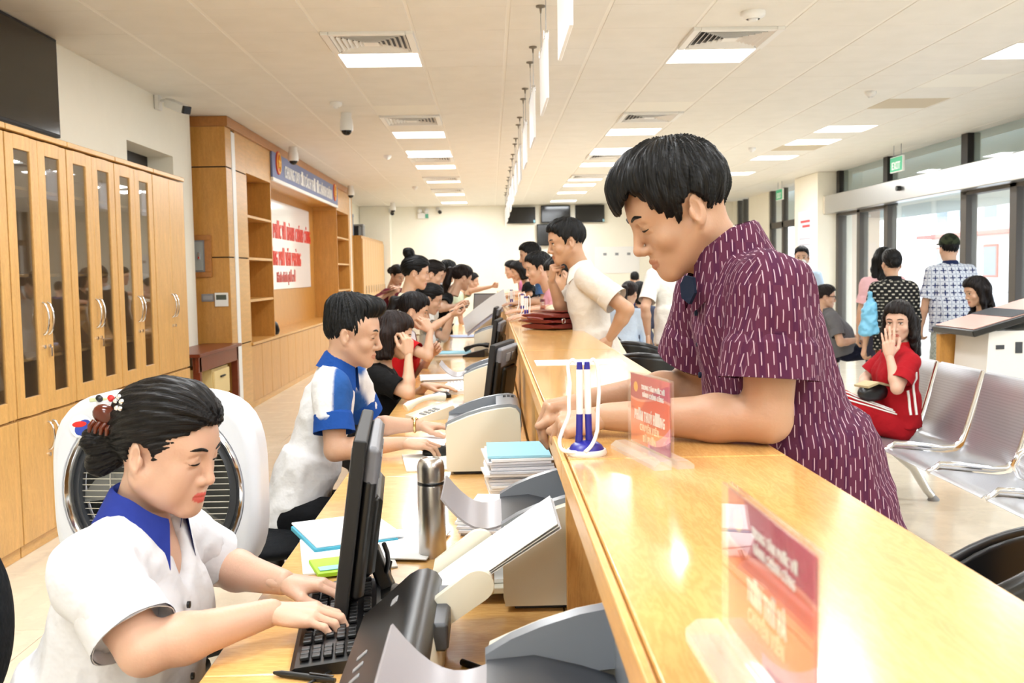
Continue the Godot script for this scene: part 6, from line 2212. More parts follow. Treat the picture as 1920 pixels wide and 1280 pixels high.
# ---- waiting hall: bench, chairs, kiosk; office chairs and fan on the clerks' side
func build_hall() -> void:
	# steel bench, seats face -x, pitch along z
	var zs := [-6.12, -5.54, -4.96, -4.38, -3.8]
	var t := thing("steel_bench", "row of perforated steel waiting seats with chrome armrests", "bench", Vector3(2.0, 0, -4.9), deg_to_rad(-1.5))
	var seat_mat := mat(Color(0.72, 0.73, 0.75), 0.32, 0.75)
	seat_mat.albedo_texture = image_texture(64, 64, func(x: int, y: int) -> Color:
		var d := Vector2((x % 16) - 8, (y % 16) - 8).length()
		return Color(0.84, 0.84, 0.85) if d < 4.0 else Color(1, 1, 1))
	seat_mat.uv1_scale = Vector3(22, 22, 1)
	for k in 5:
		var zc: float = zs[k] + 4.9
		var g := G.new()
		var pts := []
		for p in [Vector2(0.06, 0.425), Vector2(0.075, 0.438), Vector2(0.12, 0.44), Vector2(0.25, 0.425), Vector2(0.38, 0.412), Vector2(0.44, 0.42), Vector2(0.475, 0.45), Vector2(0.5, 0.52), Vector2(0.535, 0.64), Vector2(0.565, 0.76), Vector2(0.58, 0.83), Vector2(0.6, 0.84)]: pts.append(Vector3(p.x, p.y, zc - 0.262))
		g.sheet(pts, Vector3(0, 0, 0.524), 0.004)
		part(t, "seat_shell", g, seat_mat)
	for k in 6:
		var za: float = zs[0] + 4.9 - 0.29 + 0.58 * k
		var g := G.new()
		var pts := []
		for p in [Vector2(0.075, 0.43), Vector2(0.12, 0.465), Vector2(0.2, 0.46), Vector2(0.36, 0.438), Vector2(0.43, 0.44), Vector2(0.475, 0.475), Vector2(0.505, 0.56), Vector2(0.54, 0.68), Vector2(0.57, 0.79), Vector2(0.585, 0.84)]: pts.append(Vector3(p.x, p.y, za))
		g.tube(pts, 0.0125, 10)
		g.tube([Vector3(0.06, 0.425, za), Vector3(0.08, 0.432, za)], 0.014, 10)
		part(t, "seat_rail", g, M.chrome)
		if k in [4, 5]:
			g = G.new()
			var ap := []
			for q in 13:
				var a := TAU * q / 12.0
				ap.append(Vector3(0.33 + 0.15 * cos(a), 0.57 + 0.085 * sin(a), za))
			if k != 0 or true: g.tube(ap, 0.014, 10, false)
			part(t, "armrest", g, M.chrome)
	var g := G.new()
	g.bar(Vector3(0.3, 0.37, zs[0] + 4.9 - 0.29), Vector3(0.3, 0.37, zs[4] + 4.9 + 0.29), 0.06, 0.06, Vector3.UP, 0.006)
	part(t, "beam", g, M.steel_grey)
	for z in [-1.0, 1.05]:
		g = G.new()
		g.tube([Vector3(-0.06, 0.025, z), Vector3(-0.02, 0.06, z), Vector3(0.12, 0.2, z), Vector3(0.26, 0.33, z), Vector3(0.34, 0.33, z), Vector3(0.48, 0.2, z), Vector3(0.56, 0.06, z), Vector3(0.59, 0.025, z)], [0.022, 0.024, 0.03, 0.036, 0.036, 0.03, 0.024, 0.022], 10)
		part(t, "leg", g, M.steel)
		for x in [-0.07, 0.6]:
			g = G.new()
			g.lathe(Vector3(x, 0, z), [Vector2(0.0, 0.0), Vector2(0.034, 0.0), Vector2(0.034, 0.01), Vector2(0.018, 0.028), Vector2(0.0, 0.03)], 16)
			part(t, "foot", g, M.plastic_grey)
	# low-backed tub chairs on the visitors' side
	tub_chair(Vector3(1.07, 0, -7.25), deg_to_rad(150), "black leather tub chair behind the man in beige", 0.89)
	tub_chair(Vector3(0.99, 0, -6.2), deg_to_rad(155), "black leather tub chair between the two leaning men", 0.89)
	tub_chair(Vector3(0.95, 0, -9.2), deg_to_rad(165), "black leather tub chair half hidden by the man in beige", 0.86)
	tub_chair(Vector3(1.18, 0, -2.45), deg_to_rad(-115), "black leather tub chair standing beside the bare end of the counter", 0.74)
	# kiosk
	kiosk()
	office_chair(Vector3(-0.8, 0, -3.62), deg_to_rad(80), "black office chair under the young man")
	office_chair(Vector3(-0.765, 0, -1.92), deg_to_rad(90), "black office chair under the typing woman")
	build_fan()
	# visitor chair of the man in grey
	var c := thing("visitor_chair", "dark padded metal-framed chair under the man in grey", "chair", Vector3(3.35, 0, -10.4), deg_to_rad(90))
	slab(c, "seat", Vector3(-0.22, 0.42, -0.22), Vector3(0.22, 0.48, 0.22), M.black_leather, 0.02)
	var gb := G.new()
	gb.box(Vector3(0, 0.72, -0.26), Vector3(0.44, 0.42, 0.04), 0.015, Basis(Vector3.RIGHT, -0.18))
	part(c, "backrest", gb, mat(Color(0.30, 0.30, 0.28), 0.6))
	for e in [[-0.2, -0.2], [0.2, -0.2], [-0.2, 0.2], [0.2, 0.2]]:
		gb = G.new()
		gb.tube([Vector3(e[0], 0, e[1] * 1.15), Vector3(e[0], 0.43, e[1])], 0.012, 8)
		part(c, "leg", gb, M.chrome)
func tub_chair(at: Vector3, yaw: float, label: String, top: float) -> void:
	# open side towards local +z
	var t := thing("tub_chair", label, "chair", at, yaw)
	var g := G.new()
	var n := 24
	var sy := top - 0.36
	var outer := []; var inner := []; var rim := []
	for i in n + 1:
		var a := lerpf(-2.25, 2.25, float(i) / n)        # 0 is the back (-z)
		var e := Vector3(sin(a), 0, -cos(a))
		var h := top - 0.26 * pow(absf(a) / 2.25, 2.0)
		outer.append([at_ring(g, e, 0.24, sy, e), at_ring(g, e, 0.258, h - 0.02, e), at_ring(g, e, 0.253, h, (e + Vector3.UP).normalized())])
		inner.append([at_ring(g, e, 0.195, sy, -e), at_ring(g, e, 0.213, h - 0.02, -e), at_ring(g, e, 0.222, h, (-e + Vector3.UP).normalized())])
	for i in n:
		for k in 2:
			g.quad(outer[i][k], outer[i + 1][k], outer[i + 1][k + 1], outer[i][k + 1])
			g.quad(inner[i][k], inner[i + 1][k], inner[i + 1][k + 1], inner[i][k + 1])
		g.quad(outer[i][2], outer[i + 1][2], inner[i + 1][2], inner[i][2])
	for i in [0, n]:
		g.quad(outer[i][0], outer[i][1], inner[i][1], inner[i][0])
		g.quad(outer[i][1], outer[i][2], inner[i][2], inner[i][1])
	part(t, "backrest", g, M.black_leather)
	g = G.new()
	var cv := []
	for i in n + 1:
		var a := lerpf(-2.25, 2.25, float(i) / n)
		cv.append(Vector3(sin(a) * 0.238, top - 0.26 * pow(absf(a) / 2.25, 2.0) + 0.002, -cos(a) * 0.238))
	g.tube(cv, 0.019, 8)
	part(t, "rim", g, M.black_leather)
	g = G.new()
	g.lathe(Vector3.ZERO, [Vector2(0.0, sy - 0.07), Vector2(0.2, sy - 0.07), Vector2(0.22, sy - 0.04), Vector2(0.22, sy + 0.02), Vector2(0.19, sy + 0.05), Vector2(0.0, sy + 0.06)], 28, 0.4)
	part(t, "seat", g, M.black_leather)
	g = G.new()
	g.tube([Vector3(0, 0.03, 0), Vector3(0, sy - 0.06, 0)], 0.028, 14)
	part(t, "post", g, M.chrome)
	g = G.new()
	g.lathe(Vector3.ZERO, [Vector2(0.0, 0.0), Vector2(0.22, 0.0), Vector2(0.22, 0.012), Vector2(0.05, 0.035), Vector2(0.0, 0.036)], 28, 0.6)
	part(t, "base", g, M.chrome)
func at_ring(g: G, e: Vector3, r: float, y: float, m: Vector3) -> int:
	return g.add(e * r + Vector3(0, y, 0), m)
func office_chair(at: Vector3, yaw: float, label: String) -> void:
	var t := thing("office_chair", label, "chair", at, yaw)     # faces local +z
	var F := Field.new(Vector3(-0.27, 0.38, -0.27), Vector3(0.27, 0.54, 0.27), 0.012)
	F.ell(Vector3(0, 0.455, 0), Vector3(0.255, 0.05, 0.25), Basis.IDENTITY, 0.02)
	part(t, "seat", F.nets(), cloth(Color(0.07, 0.08, 0.095)))
	var B := Field.new(Vector3(-0.25, 0.55, -0.36), Vector3(0.25, 0.98, -0.15), 0.012)
	B.ell(Vector3(0, 0.74, -0.27), Vector3(0.2, 0.19, 0.035), Basis(Vector3.RIGHT, -0.12), 0.02)
	part(t, "backrest", B.nets(), cloth(Color(0.07, 0.08, 0.095)))
	var g := G.new()
	g.tube([Vector3(0, 0.42, -0.05), Vector3(0, 0.42, -0.26), Vector3(0, 0.6, -0.3)], 0.018, 8)
	part(t, "back_bracket", g, M.black)
	g = G.new()
	g.tube([Vector3(0, 0.08, 0), Vector3(0, 0.42, 0)], 0.03, 12)
	part(t, "gas_lift", g, M.black)
	for k in 5:
		var a := TAU * k / 5.0
		var e := Vector3(sin(a), 0, cos(a))
		g = G.new()
		g.tube([Vector3(0, 0.1, 0), e * 0.28 + Vector3(0, 0.07, 0)], [0.025, 0.018], 8)
		var lg := part(t, "base_leg", g, M.black)
		g = G.new()
		g.tube([e * 0.28 + Vector3(-0.02, 0.03, 0), e * 0.28 + Vector3(0.02, 0.03, 0)], 0.03, 12)
		part(lg, "castor", g, M.black)
func kiosk() -> void:
	var t := thing("touch_kiosk", "white information kiosk with a slanted screen and wooden side", "kiosk", Vector3(3.78, 0, -7.3), 0.0)
	# side profile in x, y; desk-like slanted top, leaning pedestal
	var g := G.new()
	g.prism(Vector3(0, 0, 0), PackedVector2Array([Vector2(-0.05, 0.0), Vector2(-0.27, 0.55), Vector2(-0.25, 0.93), Vector2(0.0, 0.93), Vector2(0.5, 1.1), Vector2(0.55, 1.0), Vector2(0.55, 0.0)]), 0.5, Basis.IDENTITY)
	part(t, "pedestal", g, mat(Color(0.90, 0.89, 0.87), 0.4))
	g = G.new()
	var tb := Basis(Vector3.BACK, 0.27)
	g.box(Vector3(0.08, 1.045, -0.02), Vector3(0.98, 0.05, 0.66), 0.01, tb)
	part(t, "screen_frame", g, M.black)
	g = G.new()
	g.box(Vector3(0.075, 1.073, -0.02), Vector3(0.94, 0.008, 0.6), 0.002, tb)
	part(t, "screen", g, mat(Color(0.93, 0.76, 0.72), 0.2))
	g = G.new()
	g.box(Vector3(-0.03, 1.05, -0.02), Vector3(0.16, 0.006, 0.6), 0.001, tb)
	part(t, "screen_band", g, mat(Color(0.22, 0.24, 0.28), 0.3))
	slab(t, "card_slot", Vector3(-0.2, 0.8, 0.25), Vector3(-0.14, 0.83, 0.256), M.printer_dark, 0.001)
	slab(t, "reader", Vector3(-0.06, 0.77, 0.25), Vector3(-0.01, 0.85, 0.256), M.printer_dark, 0.001)
	slab(t, "wood_side", Vector3(-0.36, 0.0, -0.35), Vector3(0.1, 0.88, -0.28), M.panel, 0.004)
func build_fan() -> void:
	var c := Vector3(-0.905, 0.835, -2.72)
	var t := thing("box_fan", "white rounded box fan with a round wire grille behind the typing woman", "fan", Vector3(c.x, 0, c.z), deg_to_rad(-4))
	var y0 := c.y
	# rounded square frame with a round opening
	var n := 64
	var g := G.new()
	var W := 0.282
	var H := 0.268
	var ring := []
	for i in n + 1:
		var a := TAU * i / n
		var e := Vector2(cos(a), sin(a))
		var k := pow(pow(absf(e.x), 3.6) + pow(absf(e.y), 3.6), -1.0 / 3.6)
		var sq := Vector2(e.x * k * W, e.y * k * H)
		var m2 := Vector3(pow(absf(e.x * k), 2.6) * signf(e.x), pow(absf(e.y * k), 2.6) * signf(e.y), 0).normalized()
		var o2 := Vector2(e.x, e.y) * 0.243
		ring.append([
			g.add(Vector3(o2.x, y0 + o2.y, 0.035), Vector3(-e.x, -e.y, 0.5).normalized()),
			g.add(Vector3(o2.x * 1.02, y0 + o2.y * 1.02, 0.058), Vector3(0, 0, 1)),
			g.add(Vector3(sq.x * 0.9, y0 + sq.y * 0.9, 0.06), Vector3(0, 0, 1)),
			g.add(Vector3(sq.x * 0.975, y0 + sq.y * 0.975, 0.045), (m2 + Vector3(0, 0, 1)).normalized()),
			g.add(Vector3(sq.x, y0 + sq.y, 0.015), m2),
			g.add(Vector3(sq.x, y0 + sq.y, -0.05), m2),
			g.add(Vector3(sq.x * 0.97, y0 + sq.y * 0.97, -0.075), Vector3(0, 0, -1)),
			g.add(Vector3(o2.x, y0 + o2.y, -0.075), Vector3(0, 0, -1)),
			g.add(Vector3(o2.x, y0 + o2.y, -0.07), Vector3(-e.x, -e.y, 0)),
			g.add(Vector3(o2.x, y0 + o2.y, 0.034), Vector3(-e.x, -e.y, 0))])
	for i in n:
		for k in 9: g.quad(ring[i][k], ring[i + 1][k], ring[i + 1][k + 1], ring[i][k + 1])
	part(t, "casing", g, mat(Color(0.83, 0.84, 0.87), 0.28))
	g = G.new()
	g.lathe(Vector3(0, y0, 0.03), [Vector2(0.245, 0.0), Vector2(0.245, 0.03), Vector2(0.237, 0.036), Vector2(0.224, 0.022), Vector2(0.222, 0.0)], 48, 0.4, Basis(Vector3.RIGHT, Vector3.BACK, Vector3.DOWN))
	part(t, "chrome_ring", g, M.chrome)
	g = G.new()
	g.lathe(Vector3(0, y0, 0.02), [Vector2(0.224, 0.0), Vector2(0.224, 0.02), Vector2(0.206, 0.03), Vector2(0.202, 0.02), Vector2(0.202, 0.0)], 48, 0.4, Basis(Vector3.RIGHT, Vector3.BACK, Vector3.DOWN))
	part(t, "inner_ring", g, M.printer_dark)
	# front grille of horizontal wires
	var wm := mat(Color(0.78, 0.77, 0.74), 0.3, 0.8)
	for k in 25:
		var y := -0.194 + k * 0.01617
		var hx := sqrt(maxf(0.202 * 0.202 - y * y, 0.0))
		g = G.new()
		g.tube([Vector3(-hx, y0 + y, 0.036), Vector3(0, y0 + y, 0.046), Vector3(hx, y0 + y, 0.036)], 0.0016, 6)
		part(t, "grille_wire", g, wm)
	for x in [-0.12, -0.04, 0.04, 0.12]:
		var hy := sqrt(0.202 * 0.202 - x * x)
		g = G.new()
		g.tube([Vector3(x, y0 - hy, 0.036), Vector3(x, y0, 0.047), Vector3(x, y0 + hy, 0.036)], 0.0018, 6)
		part(t, "grille_support", g, wm)
	for k in 5:
		var a := TAU * k / 5.0
		g = G.new()
		var pts := []
		for q in 5: pts.append(Vector3(cos(a + q * 0.12), sin(a + q * 0.12), 0) * (0.035 + q * 0.036) + Vector3(0, y0, -0.02 + 0.006 * q))
		g.sheet(pts, Vector3(-sin(a), cos(a), 0.35) * 0.085, 0.003)
		part(t, "blade", g, mat(Color(0.42, 0.42, 0.40), 0.4))
	g = G.new()
	g.tube([Vector3(0, y0, -0.05), Vector3(0, y0, 0.02)], 0.04, 20)
	part(t, "motor_hub", g, M.printer_dark)
	g = G.new()
	g.lathe(Vector3(0, y0, -0.07), [Vector2(0.0, 0.0), Vector2(0.24, 0.0), Vector2(0.24, 0.004), Vector2(0.0, 0.004)], 36, 0.4, Basis(Vector3.RIGHT, Vector3.BACK, Vector3.DOWN))
	part(t, "rear_guard", g, mat(Color(0.36, 0.36, 0.34), 0.6))
	var km := [M.black, M.red, M.plastic_grey]
	for k in 3:
		g = G.new()
		g.lathe(Vector3(-0.135 + k * 0.032, y0 + H * 0.93, 0.052), [Vector2(0.009, 0.0), Vector2(0.008, 0.01), Vector2(0.0, 0.012)], 16, 0.5, Basis(Vector3.RIGHT, 1.0))
		part(t, "knob", g, km[k])
	slab(t, "control_strip", Vector3(-0.165, y0 + H * 0.9, 0.047), Vector3(-0.05, y0 + H * 0.945, 0.053), mat(Color(0.80, 0.82, 0.66), 0.4), 0.003)
	# round maker's sticker
	g = G.new()
	g.lathe(Vector3(-0.185, y0 + 0.178, 0.0605), [Vector2(0.032, 0.0), Vector2(0.032, 0.0006), Vector2(0.0, 0.0008)], 24, 0.4, Basis(Vector3.RIGHT, Vector3.BACK, Vector3.DOWN) * Basis.from_scale(Vector3(1, 1, 1)))
	var stk := part(t, "sticker", g, M.white)
	g = G.new()
	g.ball(Vector3(-0.18, y0 + 0.175, 0.0615), Vector3(0.026, 0.018, 0.0008), 16, Basis(Vector3.BACK, 0.7))
	part(stk, "blue_oval", g, mat(Color(0.12, 0.25, 0.65), 0.4))
	g = G.new()
	g.ball(Vector3(-0.189, y0 + 0.184, 0.0622), Vector3(0.02, 0.008, 0.0008), 16, Basis(Vector3.BACK, 0.1))
	part(stk, "red_oval", g, mat(Color(0.82, 0.12, 0.12), 0.4))
	# stand
	g = G.new()
	g.tube([Vector3(0, 0.03, -0.01), Vector3(0, y0 - H + 0.02, -0.01)], 0.035, 16)
	part(t, "stand_post", g, M.white)
	g = G.new()
	g.lathe(Vector3(0, 0, -0.01), [Vector2(0.0, 0.0), Vector2(0.2, 0.0), Vector2(0.2, 0.02), Vector2(0.06, 0.045), Vector2(0.0, 0.05)], 32, 0.6)
	part(t, "stand_base", g, M.white)

# ---- the people
func pattern_mat(w: int, h: int, fn: Callable, scale: Vector3) -> StandardMaterial3D:
	var m := mat(Color.WHITE, 0.85, 0.0, 0.3)
	m.albedo_texture = image_texture(w, h, fn)
	triplanar(m, scale, false)
	m.uv1_triplanar_sharpness = 8.0
	return m
func yaw_dir(deg: float) -> Vector3:      # 0 looks along +x, 90 towards the camera side (+z)
	return Vector3(cos(deg_to_rad(deg)), 0, sin(deg_to_rad(deg)))
func pitched(f: Vector3, deg: float) -> Array:
	var p := deg_to_rad(deg)
	var d := f * cos(p) - Vector3.UP * sin(p)
	return [d, f * sin(p) + Vector3.UP * cos(p)]
# quick person from head pixel, depth, facing and a few options
func bystander(label: String, u: float, v: float, z: float, face_deg: float, body_deg: float, pitch: float, o: Dictionary) -> Node3D:
	var hd := at_z(u, v, z)
	var bf := yaw_dir(body_deg)
	var look := pitched(yaw_dir(face_deg), pitch)
	var lean: float = o.get("lean", 0.04)
	var s: float = o.get("s", 0.97)
	var P := {"cell": 0.018, "hcell": 0.0062, "hand_cell": 0.006, "s": s, "look": look[0], "hup": look[1], "head": hd, "left": Vector3.UP.cross(bf)}
	P.neck = hd - Vector3(0, 0.165 * s, 0) - bf * (0.035 + lean * 0.3)
	P.pelvis = P.neck - Vector3(0, 0.5 * s, 0) - bf * lean
	for k in o: P[k] = o[k]
	if o.has("on_bar"):
		var zz: float = hd.z
		P.le = Vector3(0.50, BAR + 0.05, zz + 0.2); P.lw = Vector3(0.275, BAR + 0.035, zz + 0.1)
		P.re = Vector3(0.50, BAR + 0.05, zz - 0.2); P.rw = Vector3(0.27, BAR + 0.035, zz - 0.08)
		P.lhand = [Vector3(-1, -0.05, -0.15), Vector3(0, 1, 0), "flat"]
		P.rhand = [Vector3(-1, -0.05, 0.15), Vector3(0, 1, 0), "flat"]
	if o.has("hands"):     # [left, right] targets as pixels with depth: [u, v, z]
		for k in 2:
			var q = o.hands[k]
			if q != null: P["lw" if k == 0 else "rw"] = at_z(q[0], q[1], q[2])
	return human("person", label, P)

func build_people() -> void:
	clerk_woman()
	clerk_man()
	maroon_man()
	beige_man()
	red_woman()
	clerks()
	visitors()

func clerk_woman() -> void:
	var f := yaw_dir(10)
	var look := pitched(yaw_dir(16), 14)
	var white := cloth(Color(0.84, 0.84, 0.86))
	var n := human("person", "woman in a white blouse with a blue collar typing at the black keyboard", {
		"fem": true, "face": "fpd", "hs": 0.99, "s": 0.98, "build": 1.06, "bust": 1.25, "belly": 0.03, "cell": 0.0085, "skin_cell": 0.0075, "hcell": 0.003, "hair_cell": 0.0036, "hand_cell": 0.0032,
		"head": at_z(312, 838, 1.87), "look": look[0], "hup": look[1], "neck": Vector3(-0.672, 0.945, -1.885), "pelvis": Vector3(-0.79, 0.49, -1.90), "left": Vector3.UP.cross(f),
		"rs": Vector3(-0.695, 0.895, -1.725), "re": Vector3(-0.578, 0.785, -1.645) + Vector3(-0.01, 0.0, 0), "rw": Vector3(-0.408, 0.795, -1.79),
		"ls": Vector3(-0.675, 0.885, -2.045), "le": Vector3(-0.595, 0.785, -2.13), "lw": Vector3(-0.425, 0.79, -1.985),
		"rhand": [Vector3(1, -0.1, -0.06), Vector3(0.1, 1, 0.12), "type"], "lhand": [Vector3(1, -0.08, 0.1), Vector3(0.1, 1, -0.1), "type"], "arm": 1.22,
		"top": "blouse", "shirt_mat": white, "collar": Color(0.16, 0.22, 0.55), "collar_size": 1.15, "collar_r": 1.08, "sleeve": 0.66, "loose": 1.0, "fold": 0.009, "vneck": 0.11, "neckline": 0.058, "hem": 0.03,
		"legs": "sit", "pants": Color(0.05, 0.05, 0.07), "hair": "lowbun", "hair_color": Color(0.085, 0.062, 0.055), "skin": Color(0.60, 0.365, 0.26), "lip": Color(0.55, 0.10, 0.08)})
	var base := n.position
	# buttons down the front
	for q in [Vector3(0.0, 0.80, 0.0), Vector3(0.012, 0.735, 0.0), Vector3(0.002, 0.665, 0.0)]:
		var g := G.new()
		var p := Vector3(-0.685 + 0.118 * 1.0, q.y, -1.86) + Vector3(q.x, 0, 0.03)
		g.lathe(p - base, [Vector2(0.0, -0.004), Vector2(0.0065, -0.003), Vector2(0.0065, 0.002), Vector2(0.0, 0.003)], 14, 0.5, Basis(Vector3.UP, Vector3.RIGHT, Vector3.BACK))
		part(n, "button", g, M.black)
	# amber claw clip and pearl hair pin
	var hb := look_basis(look[0], look[1])
	var hp: Vector3 = at_z(312, 838, 1.87) - base
	var amber := mat(Color(0.34, 0.12, 0.04), 0.15)
	var g := G.new()
	g.ball(hp + hb * Vector3(-0.04, 0.038, -0.104), Vector3(0.016, 0.021, 0.03), 18, hb * Basis(Vector3.UP, 0.5) * Basis(Vector3.RIGHT, 0.3))
	for k in 4:
		var a := hp + hb * Vector3(-0.047 - 0.003 * k, 0.026, -0.09 - 0.010 * k)
		g.tube([a, a + hb * Vector3(-0.008, -0.008, -0.002), a + hb * Vector3(-0.006, -0.02, -0.003)], [0.006, 0.0055, 0.003], 8)
	part(n, "claw_clip", g, amber)
	for k in 5:
		g = G.new()
		var a := TAU * k / 5.0
		g.ball(hp + hb * Vector3(-0.066 + 0.008 * cos(a), 0.075 + 0.011 * sin(a), -0.07 - 0.012 * cos(a)), Vector3.ONE * 0.0055, 10)
		part(n, "hair_pin", g, M.chrome)

func clerk_man() -> void:
	var f := yaw_dir(2)
	var look := pitched(yaw_dir(4), 10)
	var sh := Vector3(-0.575, 1.0, -3.6)
	var el := Vector3(-0.56, 0.785, -3.53)
	var ax := (el - sh).normalized()
	var n := human("person", "young man with a shaved-side haircut in a white polo with blue shoulder stripes", {
		"face": "md", "hs": 1.0, "s": 1.0, "build": 0.9, "cell": 0.0105, "skin_cell": 0.009, "hcell": 0.003, "hair_cell": 0.0036, "hand_cell": 0.0032,
		"head": at_z(661, 624, 3.75), "look": look[0], "hup": look[1], "neck": Vector3(-0.585, 1.055, -3.765), "pelvis": Vector3(-0.74, 0.555, -3.72), "left": Vector3.UP.cross(f),
		"rs": sh, "re": el, "rw": Vector3(-0.325, 0.795, -3.60), "ls": Vector3(-0.555, 1.0, -3.93), "le": Vector3(-0.5, 0.79, -4.06), "lw": Vector3(-0.295, 0.79, -4.06),
		"rhand": [Vector3(1, -0.1, -0.02), Vector3(0.12, 1, 0.1), "type"], "lhand": [Vector3(1, -0.1, 0.05), Vector3(0.1, 1, 0), "flat"],
		"sleeve": 0.6, "loose": 1.06, "hem_color": Color(0.10, 0.27, 0.56), "fold": 0.009, "hem": 0.09, "legs": "sit", "pants": Color(0.04, 0.045, 0.06), "hair": "quiff", "hair_color": Color(0.05, 0.05, 0.055), "skin": Color(0.53, 0.315, 0.21),
		"top": "polo_shirt", "shirt_mat": dyed(), "collar": Color(0.10, 0.27, 0.56), "collar_size": 1.1,
		"paint": func(p: Vector3) -> Color:
			var q := p
			if q.z < -3.765: q.z = -7.53 - q.z
			var t := (q - sh).dot(ax)
			var r := (q - sh - ax * t).length()
			var d := (q - sh).dot(f)
			var k := smoothstep(0.112, 0.124, t) * smoothstep(0.09, 0.08, r)
			k = maxf(k, smoothstep(0.010, 0.022, d) * smoothstep(0.088, 0.078, r) * smoothstep(-0.08, -0.06, t))
			k = maxf(k, smoothstep(0.010, 0.022, d) * smoothstep(1.028, 1.04, q.y))
			return Color(0.68, 0.68, 0.70).lerp(Color(0.02, 0.085, 0.29), k)})
	var base := n.position
	var g := G.new()
	var w := Vector3(-0.318, 0.79, -4.06) - base
	var pts := []
	for k in 17: pts.append(w + Vector3(0, 0.027 * cos(TAU * k / 16.0), 0.029 * sin(TAU * k / 16.0)))
	g.tube(pts, 0.006, 8, false)
	g.ball(w + Vector3(0, 0.027, 0.004), Vector3(0.014, 0.006, 0.014), 12)
	part(n, "wristwatch", g, mat(Color(0.85, 0.76, 0.52), 0.2, 1.0))

func maroon_man() -> void:
	var f := yaw_dir(180)
	var look := pitched(yaw_dir(176), 27)
	var shirt := pattern_mat(256, 256, func(x: int, y: int) -> Color:
		var c := x / 16
		var off := (c * 97) % 256
		var k := Color(0.33, 0.15, 0.24)
		var yy := (y + off) % 64
		if x % 16 in [6, 7] and yy < 40 and yy > 2: return Color(0.82, 0.74, 0.78)
		if x % 16 == 8 and yy < 36 and yy > 6: return Color(0.56, 0.38, 0.46)
		return k if (c + y / 128) % 3 != 0 else Color(0.29, 0.12, 0.23), Vector3.ONE * 6.2)
	var n := human("person", "man in a maroon shirt with white dashes leaning on the counter", {
		"face": "md", "hs": 1.0, "s": 1.03, "build": 1.1, "belly": 0.02, "cell": 0.0095, "skin_cell": 0.0085, "hcell": 0.003, "hair_cell": 0.0036, "hand_cell": 0.0032,
		"head": at_z(1272, 392, 2.03), "look": look[0], "hup": look[1], "neck": Vector3(0.492, 1.425, -2.02), "pelvis": Vector3(0.665, 0.87, -2.01), "left": Vector3.UP.cross(f),
		"ls": Vector3(0.515, 1.355, -1.825), "le": Vector3(0.498, 1.128, -1.80), "lw": Vector3(0.218, 1.118, -1.94),
		"rs": Vector3(0.49, 1.355, -2.215), "re": Vector3(0.462, 1.128, -2.31), "rw": Vector3(0.20, 1.125, -2.12),
		"lhand": [Vector3(-1, -0.2, -0.12), Vector3(-0.22, 0.9, 0.36), "clasp"], "rhand": [Vector3(-0.95, -0.12, 0.12), Vector3(-0.25, 1, 0.1), "clasp"], "arm": 1.1,
		"sleeve": 0.57, "loose": 1.18, "fold": 0.010, "hem": 0.14, "shirt_mat": shirt, "legs": "stand", "pants": Color(0.10, 0.10, 0.12), "hair": "full", "hair_color": Color(0.045, 0.042, 0.045), "skin": Color(0.47, 0.27, 0.165), "neckline": 0.06})
	var base := n.position
	var cg := G.new()
	collar(cg, Vector3(0.488, 1.425, -2.02) - base + Vector3(0, 0.012, 0), Vector3.ZERO, Vector3.UP.cross(f), (f + Vector3(0, -0.28, 0)).normalized(), (Vector3(-0.28, 1, 0)).normalized(), 1.08, 1.15, 0.35)
	var c := part(n, "collar", cg, shirt)
	var navy := cloth(Color(0.10, 0.13, 0.20))
	# navy lining turned out at the throat
	var g := G.new()
	g.prism(at_z(1290, 545, 1.955) - base, PackedVector2Array([Vector2(-0.018, 0.012), Vector2(-0.004, 0.03), Vector2(0.016, 0.026), Vector2(0.02, -0.004), Vector2(0.006, -0.026), Vector2(-0.014, -0.014)]), 0.008, Basis(Vector3.UP, -0.95))
	part(c, "collar_lining", g, navy)
	for k in 3:
		g = G.new()
		g.lathe(Vector3(0.405 + 0.004 * k, 1.315 - 0.062 * k, -1.985) - base, [Vector2(0.0, -0.004), Vector2(0.006, -0.003), Vector2(0.006, 0.002), Vector2(0.0, 0.003)], 12, 0.5, Basis(Vector3.UP, Vector3.LEFT, Vector3.BACK))
		part(n, "button", g, navy)

func beige_man() -> void:
	var f := yaw_dir(180)
	var look := pitched(yaw_dir(172), 12)
	human("person", "man in a pale beige short-sleeved shirt resting his chin on his fist", {
		"face": "m", "hs": 1.0, "s": 1.0, "cell": 0.013, "hcell": 0.0045, "hand_cell": 0.0045,
		"head": at_z(1062, 452, 5.6), "look": look[0], "hup": look[1], "neck": at_z(1092, 508, 5.6), "pelvis": at_z(1128, 690, 5.55), "left": Vector3.UP.cross(f),
		"re": at_z(1057, 588, 5.72), "rw": at_z(1034, 527, 5.65), "rhand": [Vector3(0.1, 0.9, 0.3), Vector3(-1, 0.1, 0.2), "fist"],
		"le": at_z(1176, 580, 5.3), "lw": at_z(1142, 636, 5.38), "lhand": [Vector3(-0.5, -0.8, 0), Vector3(0.4, 0.2, 1), "loose"],
		"sleeve": 0.64, "loose": 1.16, "shirt": Color(0.80, 0.77, 0.73), "collar": Color(0.89, 0.86, 0.83), "hem": 0.16, "legs": "stand", "pants": Color(0.35, 0.33, 0.30), "hair": "short", "hair_color": Color(0.05, 0.045, 0.042), "skin": Color(0.46, 0.26, 0.155)})

